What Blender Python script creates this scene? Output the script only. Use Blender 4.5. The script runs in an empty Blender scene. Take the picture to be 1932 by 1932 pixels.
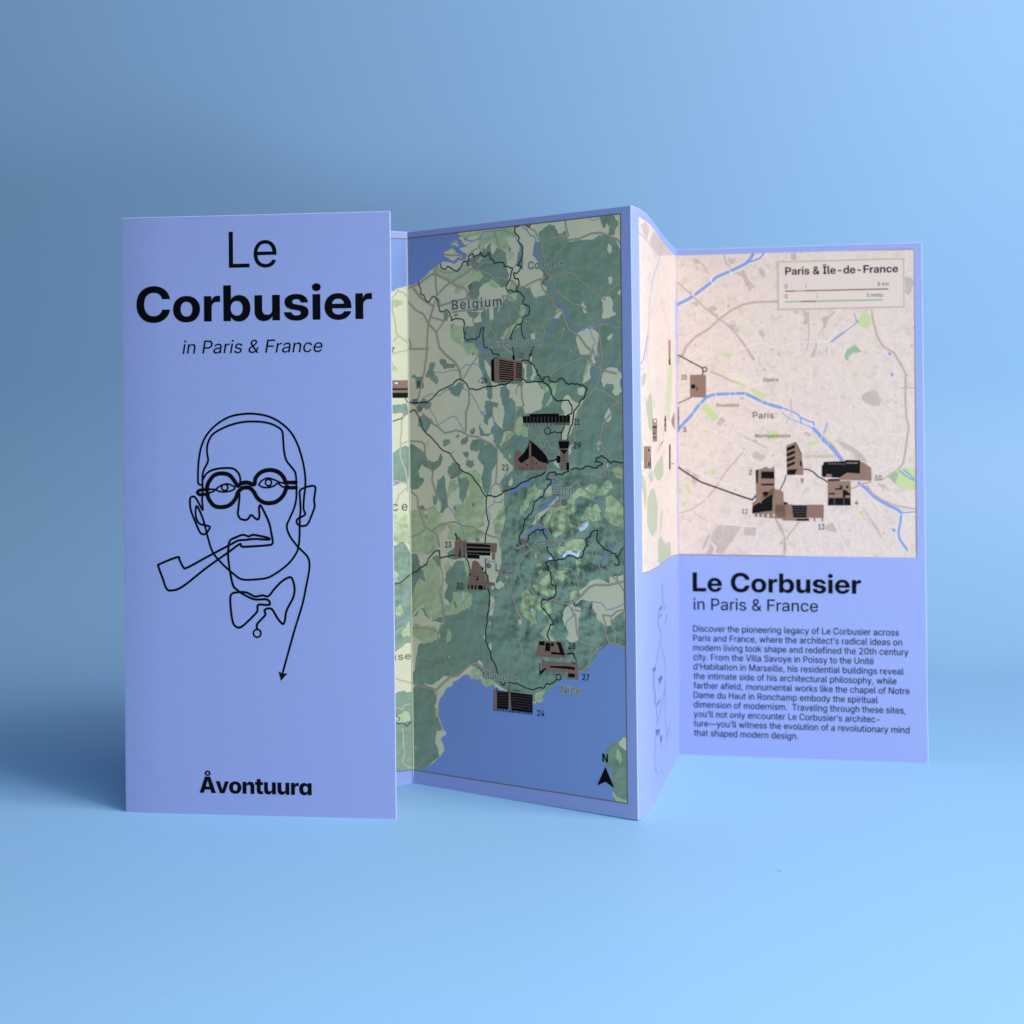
import bpy, math, random
from mathutils import Vector
from mathutils.geometry import delaunay_2d_cdt

scene = bpy.context.scene
COL = scene.collection

# ------------------------------------------------------------------ camera
CAM_H = 0.12871
cam = bpy.data.cameras.new('camera')
cam.lens = 43.789
cam.sensor_width = 36.0
cam.shift_x = 0.0008
cam.shift_y = -0.06477
cam.clip_start = 0.01
cam.clip_end = 50.0
cam.dof.use_dof = True
cam.dof.focus_distance = 0.428
cam.dof.aperture_fstop = 12.0
cam_obj = bpy.data.objects.new('camera', cam)
COL.objects.link(cam_obj)
cam_obj.location = (0.0, 0.0, CAM_H)
cam_obj.rotation_euler = (math.radians(90), 0.01000, 0.0)
scene.camera = cam_obj

# ------------------------------------------------------------------ world, lamps, exposure
world = bpy.data.worlds.new('World')
scene.world = world
world.use_nodes = True
bg = world.node_tree.nodes['Background']
bg.inputs['Color'].default_value = (0.80, 0.90, 1.0, 1.0)
bg.inputs['Strength'].default_value = 0.05

def area_lamp(name, loc, target, sx, sy, power, colour, spread=180):
    l = bpy.data.lights.new(name, 'AREA')
    l.shape = 'RECTANGLE'; l.size = sx; l.size_y = sy
    l.energy = power; l.color = colour; l.spread = math.radians(spread)
    o = bpy.data.objects.new(name, l); COL.objects.link(o)
    o.location = loc
    o.rotation_euler = (Vector(target) - Vector(loc)).to_track_quat('-Z', 'Y').to_euler()
    return o

area_lamp('window_lamp', (0.89, -0.06, 0.92), (0.0, 0.46, 0.08), 0.70, 0.65, 15.8, (1.0, 0.975, 0.94))
area_lamp('floor_fill_lamp', (0.22, -0.08, 0.66), (-0.03, 0.17, 0.0), 0.45, 0.25, 0.8, (0.68, 0.88, 1.0), 80)  # added bluish fill over the front floor, no real skylight
area_lamp('low_fill_lamp', (0.38, -0.06, 0.04), (0.05, 0.46, 0.0), 0.16, 0.08, 1.7, (0.84, 0.93, 1.0))  # added low fill that brightens the lower part of the panels

scene.view_settings.view_transform = 'Standard'
scene.view_settings.look = 'None'
scene.view_settings.exposure = 0.0
scene.view_settings.gamma = 1.0
scene.view_settings.use_curve_mapping = False

# ------------------------------------------------------------------ data (all in panel millimetres, traced from the print)
PANELS = {
  'cov': ([(-0.13814, 0.44248), (-0.13690, 0.44222), (-0.13568, 0.44197), (-0.13445, 0.44172), (-0.13323, 0.44149), (-0.13201, 0.44127), (-0.13080, 0.44106), (-0.12959, 0.44086), (-0.12838, 0.44067), (-0.12718, 0.44049), (-0.12598, 0.44031), (-0.12478, 0.44015), (-0.12358, 0.44000), (-0.12299, 0.43993), (-0.04089, 0.43031)], [(-0.13753, 0.44248, 0.21103), (-0.13631, 0.44222, 0.21100), (-0.13509, 0.44197, 0.21097), (-0.13387, 0.44172, 0.21095), (-0.13266, 0.44149, 0.21092), (-0.13145, 0.44127, 0.21090), (-0.13025, 0.44106, 0.21087), (-0.12904, 0.44086, 0.21086), (-0.12784, 0.44067, 0.21084), (-0.12665, 0.44049, 0.21082), (-0.12546, 0.44031, 0.21081), (-0.12427, 0.44015, 0.21080), (-0.12308, 0.44000, 0.21079), (-0.12249, 0.43993, 0.21078), (-0.04098, 0.43031, 0.21022)]),
  'p2': ([(-0.13814, 0.44248), (-0.03872, 0.47615)], [(-0.13753, 0.44248, 0.21103), (-0.03925, 0.47615, 0.21084)]),
  'p3': ([(-0.03872, 0.47615), (0.04209, 0.42513)], [(-0.03925, 0.47615, 0.21084), (0.04166, 0.42513, 0.21041)]),
  'p5': ([(0.06859, 0.51592), (0.16539, 0.49751)], [(0.06914, 0.51592, 0.20934), (0.16493, 0.49751, 0.20834)]),
  'p4': ([(0.04209, 0.42513), (0.04292, 0.42661), (0.04411, 0.42879), (0.04533, 0.43131), (0.04647, 0.43406), (0.04763, 0.43717), (0.04881, 0.44068), (0.05001, 0.44468), (0.05122, 0.44908), (0.05244, 0.45371), (0.05367, 0.45857), (0.05490, 0.46366), (0.05613, 0.46872), (0.05736, 0.47370), (0.05859, 0.47864), (0.05983, 0.48347), (0.06110, 0.48823), (0.06237, 0.49289), (0.06357, 0.49724), (0.06469, 0.50127), (0.06573, 0.50499), (0.06665, 0.50833), (0.06745, 0.51140), (0.06813, 0.51408), (0.06859, 0.51592)], [(0.04166, 0.42513, 0.21041), (0.04258, 0.42661, 0.21037), (0.04390, 0.42879, 0.21032), (0.04523, 0.43131, 0.21027), (0.04642, 0.43406, 0.21023), (0.04761, 0.43717, 0.21018), (0.04881, 0.44068, 0.21014), (0.05002, 0.44468, 0.21010), (0.05123, 0.44908, 0.21005), (0.05244, 0.45371, 0.21001), (0.05367, 0.45857, 0.20996), (0.05490, 0.46366, 0.20992), (0.05613, 0.46872, 0.20987), (0.05736, 0.47370, 0.20983), (0.05859, 0.47864, 0.20978), (0.05983, 0.48347, 0.20974), (0.06110, 0.48823, 0.20969), (0.06236, 0.49289, 0.20965), (0.06357, 0.49724, 0.20960), (0.06471, 0.50127, 0.20956), (0.06580, 0.50499, 0.20952), (0.06679, 0.50833, 0.20947), (0.06772, 0.51140, 0.20942), (0.06856, 0.51408, 0.20937), (0.06914, 0.51592, 0.20934)]),
}
FRAMES = {'p3': (0.00000, 0.00513, 0.09158, 0.20746), 'p2': (0.00500, 0.00515, 0.10496, 0.20726), 'p5': (0.00000, 0.08297, 0.09533, 0.20740), 'p4': (0.00622, 0.08297, 0.09479, 0.20740), 'cov': (0.00000, 0.00000, 0.09803, 0.21000)}
AREAS = [  # panel, layer, colour, edge roughness, outline in 0.02 mm
 ('p3',1,'cream',3,'-108 9443 142 9486 276 9533 447 9630 617 9746 729 9812 785 9815 819 9850 878 9867 960 9846 1042 9816 1115 9793 1161 9822 1207 9865 1297 9843 1352 9853 1398 9921 1353 9976 1282 10005 1219 10070 1319 10091 1446 10132 1482 10187 1429 10203 1358 10258 1286 10302 1205 10325 1215 10398 2396 10416 4607 10417 4605 7983 4567 2892 4460 2952 4367 2986 4258 2971 4163 2915 4067 2810 4002 2721 3905 2615 3840 2497 3751 2461 3646 2438 3434 2319 3286 2277 3220 2229 3186 2183 3085 2073 2985 2035 2892 1926 2916 1885 2882 1832 2781 1797 2715 1793 2531 1933 2015 1970 1893 2002 1841 2059 1778 1998 1681 1996 1628 2036 1594 2106 1559 2162 1505 2098 1362 2114 1326 2170 1273 2188 1145 2139 1090 2074 1034 2047 970 2041 941 1941 830 1900 717 1754 642 1656 621 1492 618 1341 654 1239 699 1169 726 1096 790 1059 780 997 678 970 667 894 722 810 739 721 720 681 625 572 474 447 227 286 -312 162'),
 ('p3',1,'cream',3,'852 9997 881 10040 991 10072 1065 10084 1137 10047 1127 10003 1227 9980 1334 9904 1298 9882 1181 9924 1116 9863 1061 9857 989 9911 898 9948'),
 ('p3',1,'cream',3,'1010 10096 1021 10192 1067 10225 1140 10231 1190 10207 1211 10153 1165 10112 1139 10144 1066 10161'),
 ('p3',1,'cream',3,'1199 10266 1286 10314 1354 10278 1330 10209 1447 10198 1464 10152 1356 10125 1266 10170'),
 ('p3',1,'dgreen',4,'4594 1426 4485 1386 4422 1309 4344 1300 4250 1233 4185 1128 4137 1053 4143 915 4166 848 4244 803 4274 696 4209 520 4301 450 4292 338 4346 249 4593 229'),
 ('p3',3,'cream',4,'4594 1419 4501 1381 4430 1310 4452 1230 4513 1189 4590 1151'),
 ('p3',3,'lgreen',4,'4405 1183 4466 1094 4488 1000 4463 900 4387 987 4349 1066'),
 ('p3',3,'lgreen',4,'4301 436 4378 350 4579 310 4578 234 4346 249 4292 338'),
 ('p3',2,'dgreen',4,'2983 10043 3165 10055 3331 10108 3494 10109 3558 10005 3558 9976 3800 9996 4023 9976 4150 10054 4338 10030 4477 9961 4552 9776 4613 9715 4605 7983 4567 2892 4460 2952 4367 2986 4258 2971 4163 2915 4067 2810 4002 2721 3905 2615 3840 2497 3751 2461 3646 2438 3434 2319 3286 2277 3220 2229 3186 2183 3085 2073 2985 2035 2892 1926 2916 1885 2882 1832 2781 1797 2682 1862 2015 2014 1631 2198 1365 2367 1311 2318 1127 2167 889 2131 647 2018 497 1929 252 1936 195 1885 43 1932 -2 2111 88 2364 130 2581 302 2686 509 2732 660 2819 661 2924 775 3128 664 3106 515 3126 367 3237 351 3403 255 3336 139 3207 24 3169 44 3186 256 3367 348 3205 516 3156 777 3249 1072 3298 1254 3384 1402 3601 1367 3688 1187 3723 1020 3504 926 3363 892 3496 764 3579 821 3702 860 3825 787 3911 846 4109 957 4159 1086 4285 1268 4278 1338 4132 1659 4132 1764 4049 1866 3760 1920 3866 1993 4089 2065 4239 2053 4589 2038 4764 2093 4941 2148 5147 2134 5350 2137 5555 2070 5729 2158 5846 2281 5935 2350 6008 2249 6124 2129 6211 2061 6328 2010 6387 2150 6459 2307 6588 2412 6689 2416 6964 2504 7122 2588 7076 2640 7176 2574 7279 2524 7367 2509 7497 2440 7442 2438 7282 2470 7180 2418 7109 2317 7271 2234 7491 2078 7511 1992 7587 1908 7824 2034 8053 2242 8000 1892 7927 1925 7765 1822 7930 1770 7991 1743 7948 1802 7769 1870 7620 1921 7472 1882 7253 1795 7328 1798 7519 1730 7683 1661 7833 1628 7982 1648 8129 1648 8130 1560 8193 1561 8281 1508 8313 1346 8292 1284 8339 1277 8518 1333 8619 1513 8624 1567 8680 1701 8702 1676 8850 1748 8898 1881 8926 1869 8721 1957 8731 1959 8921 2082 8957 2045 8828 2099 8912 2152 8996 2258 9106 2276 9206 2464 9222 2499 9270 2753 9259 2818 9075 2876 9028 2952 9073 3069 9072 3071 9207 3005 9298 3023 9396 3025 9482 2942 9560 2894 9722 2837 9798 2830 9899 2865 10039'),
 ('p3',2,'dgreen',5,'4171 10379 4444 10372 4543 10217 4479 10113 4463 10018 4338 10044 4372 10179 4310 10240 4262 10148 4238 10164 4186 10322'),
 ('p3',2,'dgreen',5,'2934 10183 3052 10279 3169 10339 3284 10285 3332 10153 3430 10141 3463 10183 3511 10164 3502 10106 3331 10108 2982 10040'),
 ('p3',2,'dgreen',5,'1423 9815 1514 9911 1621 9887 1711 9968 1765 10081 1782 10020 1808 9959 1836 10060 1871 10100 1942 10109 1923 10023 1956 9902 1992 9929 2028 10028 2114 9962 2167 9972 2252 9921 2268 9803 2284 9700 2248 9645 2299 9539 2296 9394 2261 9309 2122 9290 1967 9433 1914 9408 1773 9389 1683 9322 1645 9162 1591 9092 1484 9084 1413 9163 1432 9251 1523 9333 1489 9439 1614 9445 1730 9495 1705 9585 1528 9658 1476 9751'),
 ('p3',2,'dgreen',5,'845 8901 937 8926 973 8849 935 8761 843 8781'),
 ('p3',2,'dgreen',5,'1364 8899 1534 8874 1659 8866 1604 8796 1515 8757 1426 8807'),
 ('p3',2,'dgreen',5,'1064 8858 1192 8888 1173 8837 1082 8827'),
 ('p3',2,'dgreen',5,'1016 8696 1080 8700 1101 8632 1060 8574 1006 8592'),
 ('p3',2,'dgreen',5,'2475 9901 2579 10008 2610 9803 2607 9572 2539 9592 2490 9697'),
 ('p3',2,'dgreen',5,'486 7938 553 7996 646 7993 645 7932 607 7873 604 7722 679 7735 715 7673 696 7599 639 7548 584 7632 511 7695 417 7714 457 7834'),
 ('p3',2,'dgreen',5,'740 8049 832 8060 887 8013 923 7951 1087 7937 1068 7871 958 7867 866 7848 811 7911 739 7989'),
 ('p3',2,'dgreen',5,'77 7741 154 7784 191 7737 361 7738 357 7503 168 7509 171 7707 95 7717'),
 ('p3',2,'dgreen',5,'907 7502 1099 7541 1173 7598 1299 7572 1289 7491 1169 7315 1096 7332 988 7425'),
 ('p3',2,'dgreen',5,'336 7322 541 7241 540 7180 464 7114 333 7139 199 7036 182 7158'),
 ('p3',2,'dgreen',5,'236 6959 312 6995 536 6923 573 6877 497 6803 420 6690 308 6775 214 6792'),
 ('p3',2,'dgreen',5,'1403 6679 1503 6766 1534 6714 1501 6641 1447 6619'),
 ('p3',2,'dgreen',5,'1076 6593 1158 6637 1161 6585 1103 6573'),
 ('p3',2,'dgreen',5,'790 6513 864 6550 965 6542 955 6467 844 6407 789 6423'),
 ('p3',2,'dgreen',5,'1230 6547 1357 6598 1374 6538 1337 6479 1201 6428 1192 6480'),
 ('p3',2,'dgreen',5,'427 6501 455 6508 454 6425 431 6410'),
 ('p3',2,'dgreen',5,'1426 6449 1463 6523 1606 6536 1783 6505 1905 6431 1992 6357 1970 6065 1881 5947 1840 5577 1840 5609 1786 5491 1699 5578 1649 5843 1631 5769 1686 5931 1706 6049 1636 6123 1566 6211 1621 6344 1532 6300 1425 6330 1408 6390'),
 ('p3',2,'dgreen',5,'1244 6301 1370 6308 1378 6241 1332 6167 1476 6152 1501 6078 1438 6004 1295 6078 1332 6152 1288 6227'),
 ('p3',2,'dgreen',5,'-40 6397 57 6488 170 6411 376 6288 449 6152 561 6122 673 6137 750 6287 794 6197 709 6031 558 5940 447 6000 316 6076 201 5938 237 5817 313 5833 349 5757 311 5696 177 5603 177 5603 62 5586 -71 5646'),
 ('p3',2,'dgreen',5,'912 6032 1041 6107 1150 6078 1167 6003 1238 5929 1128 5824 963 5793 892 5927'),
 ('p3',2,'dgreen',5,'1110 5824 1237 5840 1346 5855 1398 5781 1379 5692 1322 5454 1230 5348 1159 5451 1126 5689 1110 5854'),
 ('p3',2,'dgreen',5,'799 5889 835 5822 833 5671 884 5447 901 5297 788 5174 714 5158 735 5324 627 5563 668 5790'),
 ('p3',2,'dgreen',5,'1759 7241 1969 7207 2056 7190 2071 7014 1985 7118 1933 7120 1913 6944 1876 6842 1805 6784 1735 6830 1719 6948 1774 7050'),
 ('p3',2,'dgreen',5,'1628 6802 1664 6831 1680 6712 1732 6638 1873 6651 1929 6856 1999 6826 2119 6722 2157 6940 2159 7115 2076 7321 2078 7496 2217 7492 2319 7373 2401 7124 2415 6935 2377 6675 2153 6648 2116 6503 2027 6372 1941 6460 1820 6593 1643 6595'),
 ('p3',2,'dgreen',5,'1798 7505 1903 7502 1919 7354 1882 7260 1795 7328'),
 ('p3',2,'dgreen',5,'551 5487 627 5518 662 5413 604 5291 549 5351'),
 ('p3',2,'dgreen',5,'209 5268 323 5301 360 5241 303 5179 227 5192'),
 ('p3',2,'dgreen',5,'349 5119 396 5135 423 5075 376 5029 338 5058'),
 ('p3',2,'dgreen',5,'5 4392 176 4368 211 4171 381 4164 304 4069 358 3859 282 3825 226 3928 91 3754 68 3523 -9 3504'),
 ('p3',2,'dgreen',5,'515 4306 609 4370 682 4313 699 4178 605 4128 532 4231'),
 ('p3',2,'dgreen',5,'297 3628 364 3647 391 3557 315 3538'),
 ('p3',2,'dgreen',5,'869 4426 1036 4537 1087 4300 867 4321'),
 ('p3',2,'dgreen',5,'20 3521 88 3555 24 3154 7 2663 245 2681 659 2804 647 2008 496 1873 568 1728 528 1513 635 1237 707 1079 558 1062 518 861 625 587 227 286 -21 246'),
 ('p3',3,'lgreen',5,'1214 10324 1287 10332 1431 10333 1610 10346 2014 10351 2257 10386 2481 10393 2428 10296 2478 10219 2563 10139 2426 10181 2254 10168 2338 10029 2354 9926 2251 9921 2148 9988 2115 9991 2046 10055 1960 10122 1872 10130 1783 10079 1694 10043 1624 10093 1643 10195 1680 10265 1573 10290 1411 10246 1322 10284'),
 ('p3',3,'lgreen',5,'2252 9921 2407 9907 2440 9817 2370 9736 2285 9772'),
 ('p3',3,'lgreen',5,'617 9746 729 9812 784 9717 875 9650 985 9641 1058 9666 1186 9656 1350 9776 1439 9665 1312 9616 1184 9536 1055 9472 874 9575 690 9664 578 9658'),
 ('p3',3,'lgreen',5,'1055 9457 1239 9562 1439 9665 1617 9636 1705 9600 1739 9509 1614 9445 1453 9442 1308 9349 1200 9371'),
 ('p3',3,'lgreen',5,'1692 9881 1744 9862 1654 9766 1602 9815'),
 ('p3',3,'lgreen',5,'1145 9346 1289 9305 1197 9230 1107 9259'),
 ('p3',3,'lgreen',5,'1879 9410 1932 9465 1984 9388 2087 9293 1965 9287 1878 9337'),
 ('p3',3,'lgreen',5,'2276 9148 2499 9162 2463 9048 2377 8996 2274 9046'),
 ('p3',3,'lgreen',5,'2312 9305 2365 9374 2450 9310 2465 9207 2311 9204'),
 ('p3',3,'lgreen',5,'2530 8943 2598 8953 2648 8863 2629 8763 2544 8725 2511 8828'),
 ('p3',3,'lgreen',5,'2091 8358 2197 8469 2249 8539 2353 8577 2457 8658 2612 8721 2541 8566 2386 8473 2282 8406 2177 8324'),
 ('p3',3,'lgreen',5,'987 8563 1062 8679 1279 8652 1259 8519 1257 8340 1400 8319 1544 8326 1560 8193 1648 8144 1594 8070 1558 8074 1397 8088 1326 8173 1273 8250 1093 8349 1022 8442'),
 ('p3',3,'lgreen',5,'-363 9230 -111 9205 -132 9115 -287 9079 -364 9130'),
 ('p3',3,'lgreen',5,'2930 7499 3080 7508 3127 7350 3010 7268'),
 ('p3',3,'lgreen',5,'3146 7506 3311 7529 3225 7290 3107 7122 3007 7068 3126 7265 3193 7348'),
 ('p3',3,'lgreen',5,'3899 7902 3946 7886 3928 7691 3814 7527 3799 7612'),
 ('p3',3,'lgreen',5,'2414 6848 2501 6963 2568 6889 2600 6759 2685 6714 2665 6556 2564 6572 2411 6602 2378 6704'),
 ('p3',3,'lgreen',5,'2079 6357 2150 6473 2307 6559 2359 6617 2274 6647 2170 6648 2151 6503 2062 6386'),
 ('p3',3,'lgreen',5,'2250 6240 2303 6269 2301 6182 2258 6167'),
 ('p3',3,'lgreen',5,'4085 6460 4149 6487 4132 6418 4068 6390'),
 ('p3',3,'lgreen',5,'4084 6376 4131 6362 4099 6307 4068 6335'),
 ('p3',3,'lgreen',5,'4361 6001 4517 6016 4578 5975 4576 5810 4483 5836 4438 5877 4376 5946'),
 ('p3',3,'lgreen',5,'2650 5620 2804 5736 2853 5651 2969 5581 3170 5726 3202 5641 3101 5511 2968 5495 2901 5523 2816 5450 2715 5419 2628 5288 2525 5170 2483 5198 2492 5285 2544 5329 2563 5431 2631 5446'),
 ('p3',3,'lgreen',5,'3363 5388 3543 5490 3659 5633 3820 5649 3901 5734 4028 5735 4090 5638 4217 5765 4281 5807 4357 5711 4357 5642 4214 5543 4104 5541 3977 5469 3881 5454 3786 5522 3657 5492 3607 5392 3621 5266 3571 5152 3491 5235'),
 ('p3',3,'lgreen',5,'3148 5313 3460 5347 3558 5349 3539 5180 3490 5136 3569 5011 3650 4985 3781 5185 3831 5299 3911 5328 4055 5387 4132 5277 4130 5096 3971 5078 3876 5132 3780 5073 3698 4958 3567 4856 3389 4893 3223 4774 3141 4828 3127 4999 3162 5171'),
 ('p3',3,'lgreen',5,'2963 5137 3131 5312 3163 5199 3061 5054 3027 4953 2977 4995'),
 ('p3',3,'lgreen',5,'4230 5501 4371 5531 4447 5450 4570 5369 4565 4984 4441 5008 4286 5059 4194 5167 4211 5279'),
 ('p3',3,'lgreen',5,'3609 4392 3739 4440 3687 4171 3639 4239'),
 ('p3',3,'lgreen',5,'3419 4752 3582 4758 3775 4764 3806 4639 3708 4523 3579 4560 3384 4539 3301 4464 3219 4518 3187 4602'),
 ('p3',3,'lgreen',5,'2817 4287 2934 4321 2949 4207 2881 4118 2814 4129'),
 ('p3',3,'lgreen',5,'2728 3995 2811 3899 2981 4080 3082 4142 3146 4016 3211 3920 3176 3790 3076 3713 2943 3763 2809 3784 2727 3894'),
 ('p3',3,'lgreen',5,'3148 4131 3412 4242 3526 4234 3475 4104 3311 4011 3179 4032'),
 ('p3',3,'lgreen',5,'2504 3738 2608 3859 2691 3720 2875 3702 2924 3619 2940 3534 2872 3458 2772 3523 2787 3366 2685 3302 2551 3452 2450 3518'),
 ('p3',3,'lgreen',5,'2941 3620 3124 3631 3089 3514 2989 3494'),
 ('p3',3,'lgreen',5,'3504 3795 3634 3858 3616 3717 3485 3652'),
 ('p3',3,'lgreen',5,'2866 3056 2968 3149 3087 3357 3135 3232 3066 3042 3197 2966 3230 2926 3032 2954 2916 3031'),
 ('p3',3,'lgreen',5,'2939 3448 3090 3543 3121 3431 2971 3393'),
 ('p3',3,'lgreen',5,'2467 3533 2638 3572 2703 3433 2786 3309 2801 3223 2683 3172 2650 3271 2532 3320 2466 3432'),
 ('p3',3,'lgreen',5,'1147 5869 1238 5914 1347 5944 1473 5989 1633 5916 1646 5607 1715 5490 1712 5283 1689 4929 1493 4894 1260 4947 1134 5003 1062 5091 1027 5210 1047 5315 1175 5332 1285 5394 1395 5559 1380 5752 1310 5855 1200 5809'),
 ('p3',3,'lgreen',5,'868 5552 926 5747 1110 5809 1125 5630 996 5553 940 5448 885 5477'),
 ('p3',3,'lgreen',5,'1902 5053 2010 5231 2134 5350 2165 5147 2128 4971 2056 4764 1933 4760 1900 4877'),
 ('p3',3,'lgreen',5,'18 5188 322 5225 375 4983 392 4847 435 5197 604 5276 659 5202 731 5083 730 5023 914 4967 1169 4944 1635 4869 1668 4722 1525 4688 1346 4652 1201 4677 909 4667 800 4754 651 4719 686 4569 610 4461 422 4378 196 4399 5 4407'),
 ('p3',3,'lgreen',5,'230 4127 515 4306 679 4087 711 3787 784 3700 763 3519 891 3436 965 3531 1005 3713 1151 3721 1220 3516 1327 3404 1254 3369 1072 3298 777 3234 516 3171 367 3237 294 3430 161 3361 25 3184 10 3505 91 3738 226 3898 358 3859 323 4040'),
 ('p3',3,'lgreen',5,'772 4121 867 4291 957 4174 826 4033'),
 ('p3',3,'lgreen',5,'1214 4290 1287 4338 1373 4089 1317 3953 1265 4114'),
 ('p3',3,'lgreen',5,'1205 3724 1403 3675 1401 3542 1327 3389 1202 3515'),
 ('p3',3,'lgreen',5,'22 3000 175 3057 212 2968 364 3040 532 3036 662 2955 623 2831 509 2732 302 2670 19 2817'),
 ('p3',3,'lgreen',5,'847 3013 938 2915 918 2808 806 2709 827 2876'),
 ('p3',3,'lgreen',5,'1327 2200 1455 2375 1508 2305 1649 2200 1505 2098 1362 2114'),
 ('p3',3,'lgreen',5,'1594 2106 1719 2162 1877 2132 1910 2004 1841 2059 1778 1998 1681 1996 1611 2063'),
 ('p3',3,'lgreen',5,'546 1495 621 1533 618 1336 562 1300'),
 ('p3',3,'lgreen',5,'2732 1939 2986 2064 2892 1926 2916 1885 2882 1832 2747 1793'),
 ('p3',3,'lgreen',5,'2201 5235 2272 5353 2298 5324 2236 5221'),
 ('p3',3,'lgreen',5,'2141 4053 2271 4088 2288 4045 2183 3953'),
 ('p3',3,'lgreen',5,'2770 4472 2821 4502 2837 4417 2786 4386'),
 ('p3',4,'cream',5,'2254 10168 2426 10181 2544 10040 2542 9924 2490 9813 2471 9685 2316 9639 2264 9658 2317 9770 2474 9901 2372 9968 2338 10029'),
 ('p3',4,'cream',5,'4320 9810 4360 9882 4413 9802 4412 9746 4357 9696 4327 9754'),
 ('p3',4,'cream',5,'4328 9297 4375 9321 4414 9277 4389 9182 4342 9185'),
 ('p3',4,'cream',5,'4182 8933 4293 8981 4355 8977 4415 8821 4399 8739 4468 8693 4459 8638 4334 8591 4201 8598 4212 8834'),
 ('p3',4,'cream',5,'3784 8847 3841 8921 3896 8826 3902 8714 3846 8710'),
 ('p3',4,'cream',5,'3229 8713 3297 8836 3411 8787 3343 8649 3261 8647'),
 ('p3',4,'cream',5,'2988 9270 3088 9235 3086 9163 3053 9137'),
 ('p3',4,'cream',5,'3680 8334 3762 8414 3938 8474 4033 8441 4127 8338 4109 8200 4137 7960 4058 7965 4088 7838 3977 7787 3944 7691 3958 7578 3797 7486 3814 7555 3896 7692 3946 7844 3932 7985 3788 7991 3741 8063 3679 8263'),
 ('p3',4,'cream',5,'3406 8454 3455 8480 3446 8417'),
 ('p3',4,'cream',5,'4299 8274 4393 8338 4376 8242 4314 8218'),
 ('p3',4,'cream',5,'2749 8411 2842 8435 2841 8320 2773 8266'),
 ('p3',4,'cream',1,'3564 8100 3588 8071 3571 8029'),
 ('p3',4,'cream',1,'3803 9085 3827 9076 3819 9048'),
 ('p3',4,'cream',5,'4478 10582 4594 10597 4589 10226 4543 10217'),
 ('p3',4,'cream',5,'4471 10059 4558 10174 4604 10197 4599 9771 4493 9946'),
 ('p3',4,'cream',5,'4504 9035 4574 9086 4573 8989 4511 8994'),
 ('p3',4,'cream',5,'2564 7900 2683 7874 2648 7796 2662 7622 2627 7544 2863 7551 2929 7470 3028 7381 3010 7268 2957 7069 2805 7014 2737 6987 2602 6990 2570 7149 2539 7338 2542 7511 2594 7625 2605 7797'),
 ('p3',4,'cream',5,'2233 7521 2474 7527 2420 7370 2477 7151 2433 7109 2350 7256 2281 7272 2300 7388'),
 ('p3',4,'cream',5,'2767 7892 2850 7817 2865 7687 2813 7589 2729 7591'),
 ('p3',4,'cream',5,'3699 7404 3812 7443 3843 7358 3826 7288 3778 7283 3699 7362'),
 ('p3',4,'cream',5,'4163 7516 4196 7640 4276 7734 4478 7740 4554 7654 4565 7310 4441 7251 4379 7329 4442 7369 4412 7452 4272 7471 4193 7418'),
 ('p3',4,'cream',5,'3371 7131 3422 7257 3504 7304 3552 7268 3600 7196 3696 7151 3793 7205 3825 7176 3677 6969 3626 6773 3492 6492 3346 6493 3431 6762 3547 6915 3417 6946'),
 ('p3',4,'cream',5,'4217 6875 4313 7054 4359 6956 4357 6845 4294 6798 4248 6819'),
 ('p3',4,'cream',5,'3192 6110 3242 6139 3322 6011 3273 6011'),
 ('p3',4,'cream',5,'4237 6070 4277 6105 4300 6043 4268 6001'),
 ('p3',4,'cream',3,'3507 6351 3589 6449 3554 6280 3505 6238'),
 ('p3',4,'cream',3,'2718 7995 2769 8007 2768 7935 2726 7922'),
 ('p3',4,'cream',5,'2242 5760 2312 5840 2336 5746 2310 5688 2249 5687'),
 ('p3',4,'cream',5,'2243 5731 2314 5840 2330 5761 2311 5688'),
 ('p3',4,'cream',3,'2726 4988 2830 5191 2880 5207 3099 5354 3232 5457 3266 5514 3282 5486 3165 5342 2913 5136 2861 5063 2793 4989'),
 ('p3',4,'cream',3,'3682 3861 3828 3953 3893 4041 4084 4092 4272 4019 4289 4130 4554 4185 4559 3398 4561 3566 4420 3474 4326 3371 4293 3285 4152 3275 4043 3351 3997 3488 3934 3540 3952 3666 3729 3709 3598 3617 3632 3689 3713 3736'),
 ('p3',4,'cream',5,'3352 3460 3468 3595 3550 3628 3598 3560 3711 3582 3734 3499 3659 3339 3655 3086 3638 2986 3492 2946 3411 3011 3462 3128 3414 3209 3334 3360'),
 ('p3',4,'cream',3,'2395 3268 2463 3287 2497 3217 2428 3183'),
 ('p3',4,'cream',5,'1750 5461 1944 5493 2136 5511 2099 5350 2010 5231 1902 5053 1934 4790 2020 4734 1984 4645 1738 4636 1796 4962 1764 5226'),
 ('p3',4,'cream',5,'1877 5698 1965 5706 2068 5583 1944 5493 1804 5506'),
 ('p3',4,'cream',5,'1898 5933 1969 5977 2127 6109 2247 5993 2229 5920 2123 5832 2052 5700 1947 5728 1876 5654'),
 ('p3',4,'cream',5,'769 5114 955 5253 1044 5090 1061 5016 914 4997 804 5009 731 5083'),
 ('p3',4,'cream',5,'651 4719 877 4936 930 4848 874 4741 835 4605 869 4411 791 4152 699 4163 704 4540'),
 ('p3',4,'cream',5,'1749 4225 1944 4307 2050 4399 2016 4471 1912 4496 1839 4317 1734 4371 1739 4092 1835 4023 2010 4061 1959 4146'),
 ('p3',4,'cream',5,'1921 3910 2044 3975 2130 3906 2006 3797 1920 3851'),
 ('p3',4,'cream',3,'1794 3653 1847 3657 1933 3588 1859 3305 1780 3314 1818 3493'),
 ('p3',4,'cream',2,'1763 2740 1817 2832 1833 2730 1823 2656'),
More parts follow.
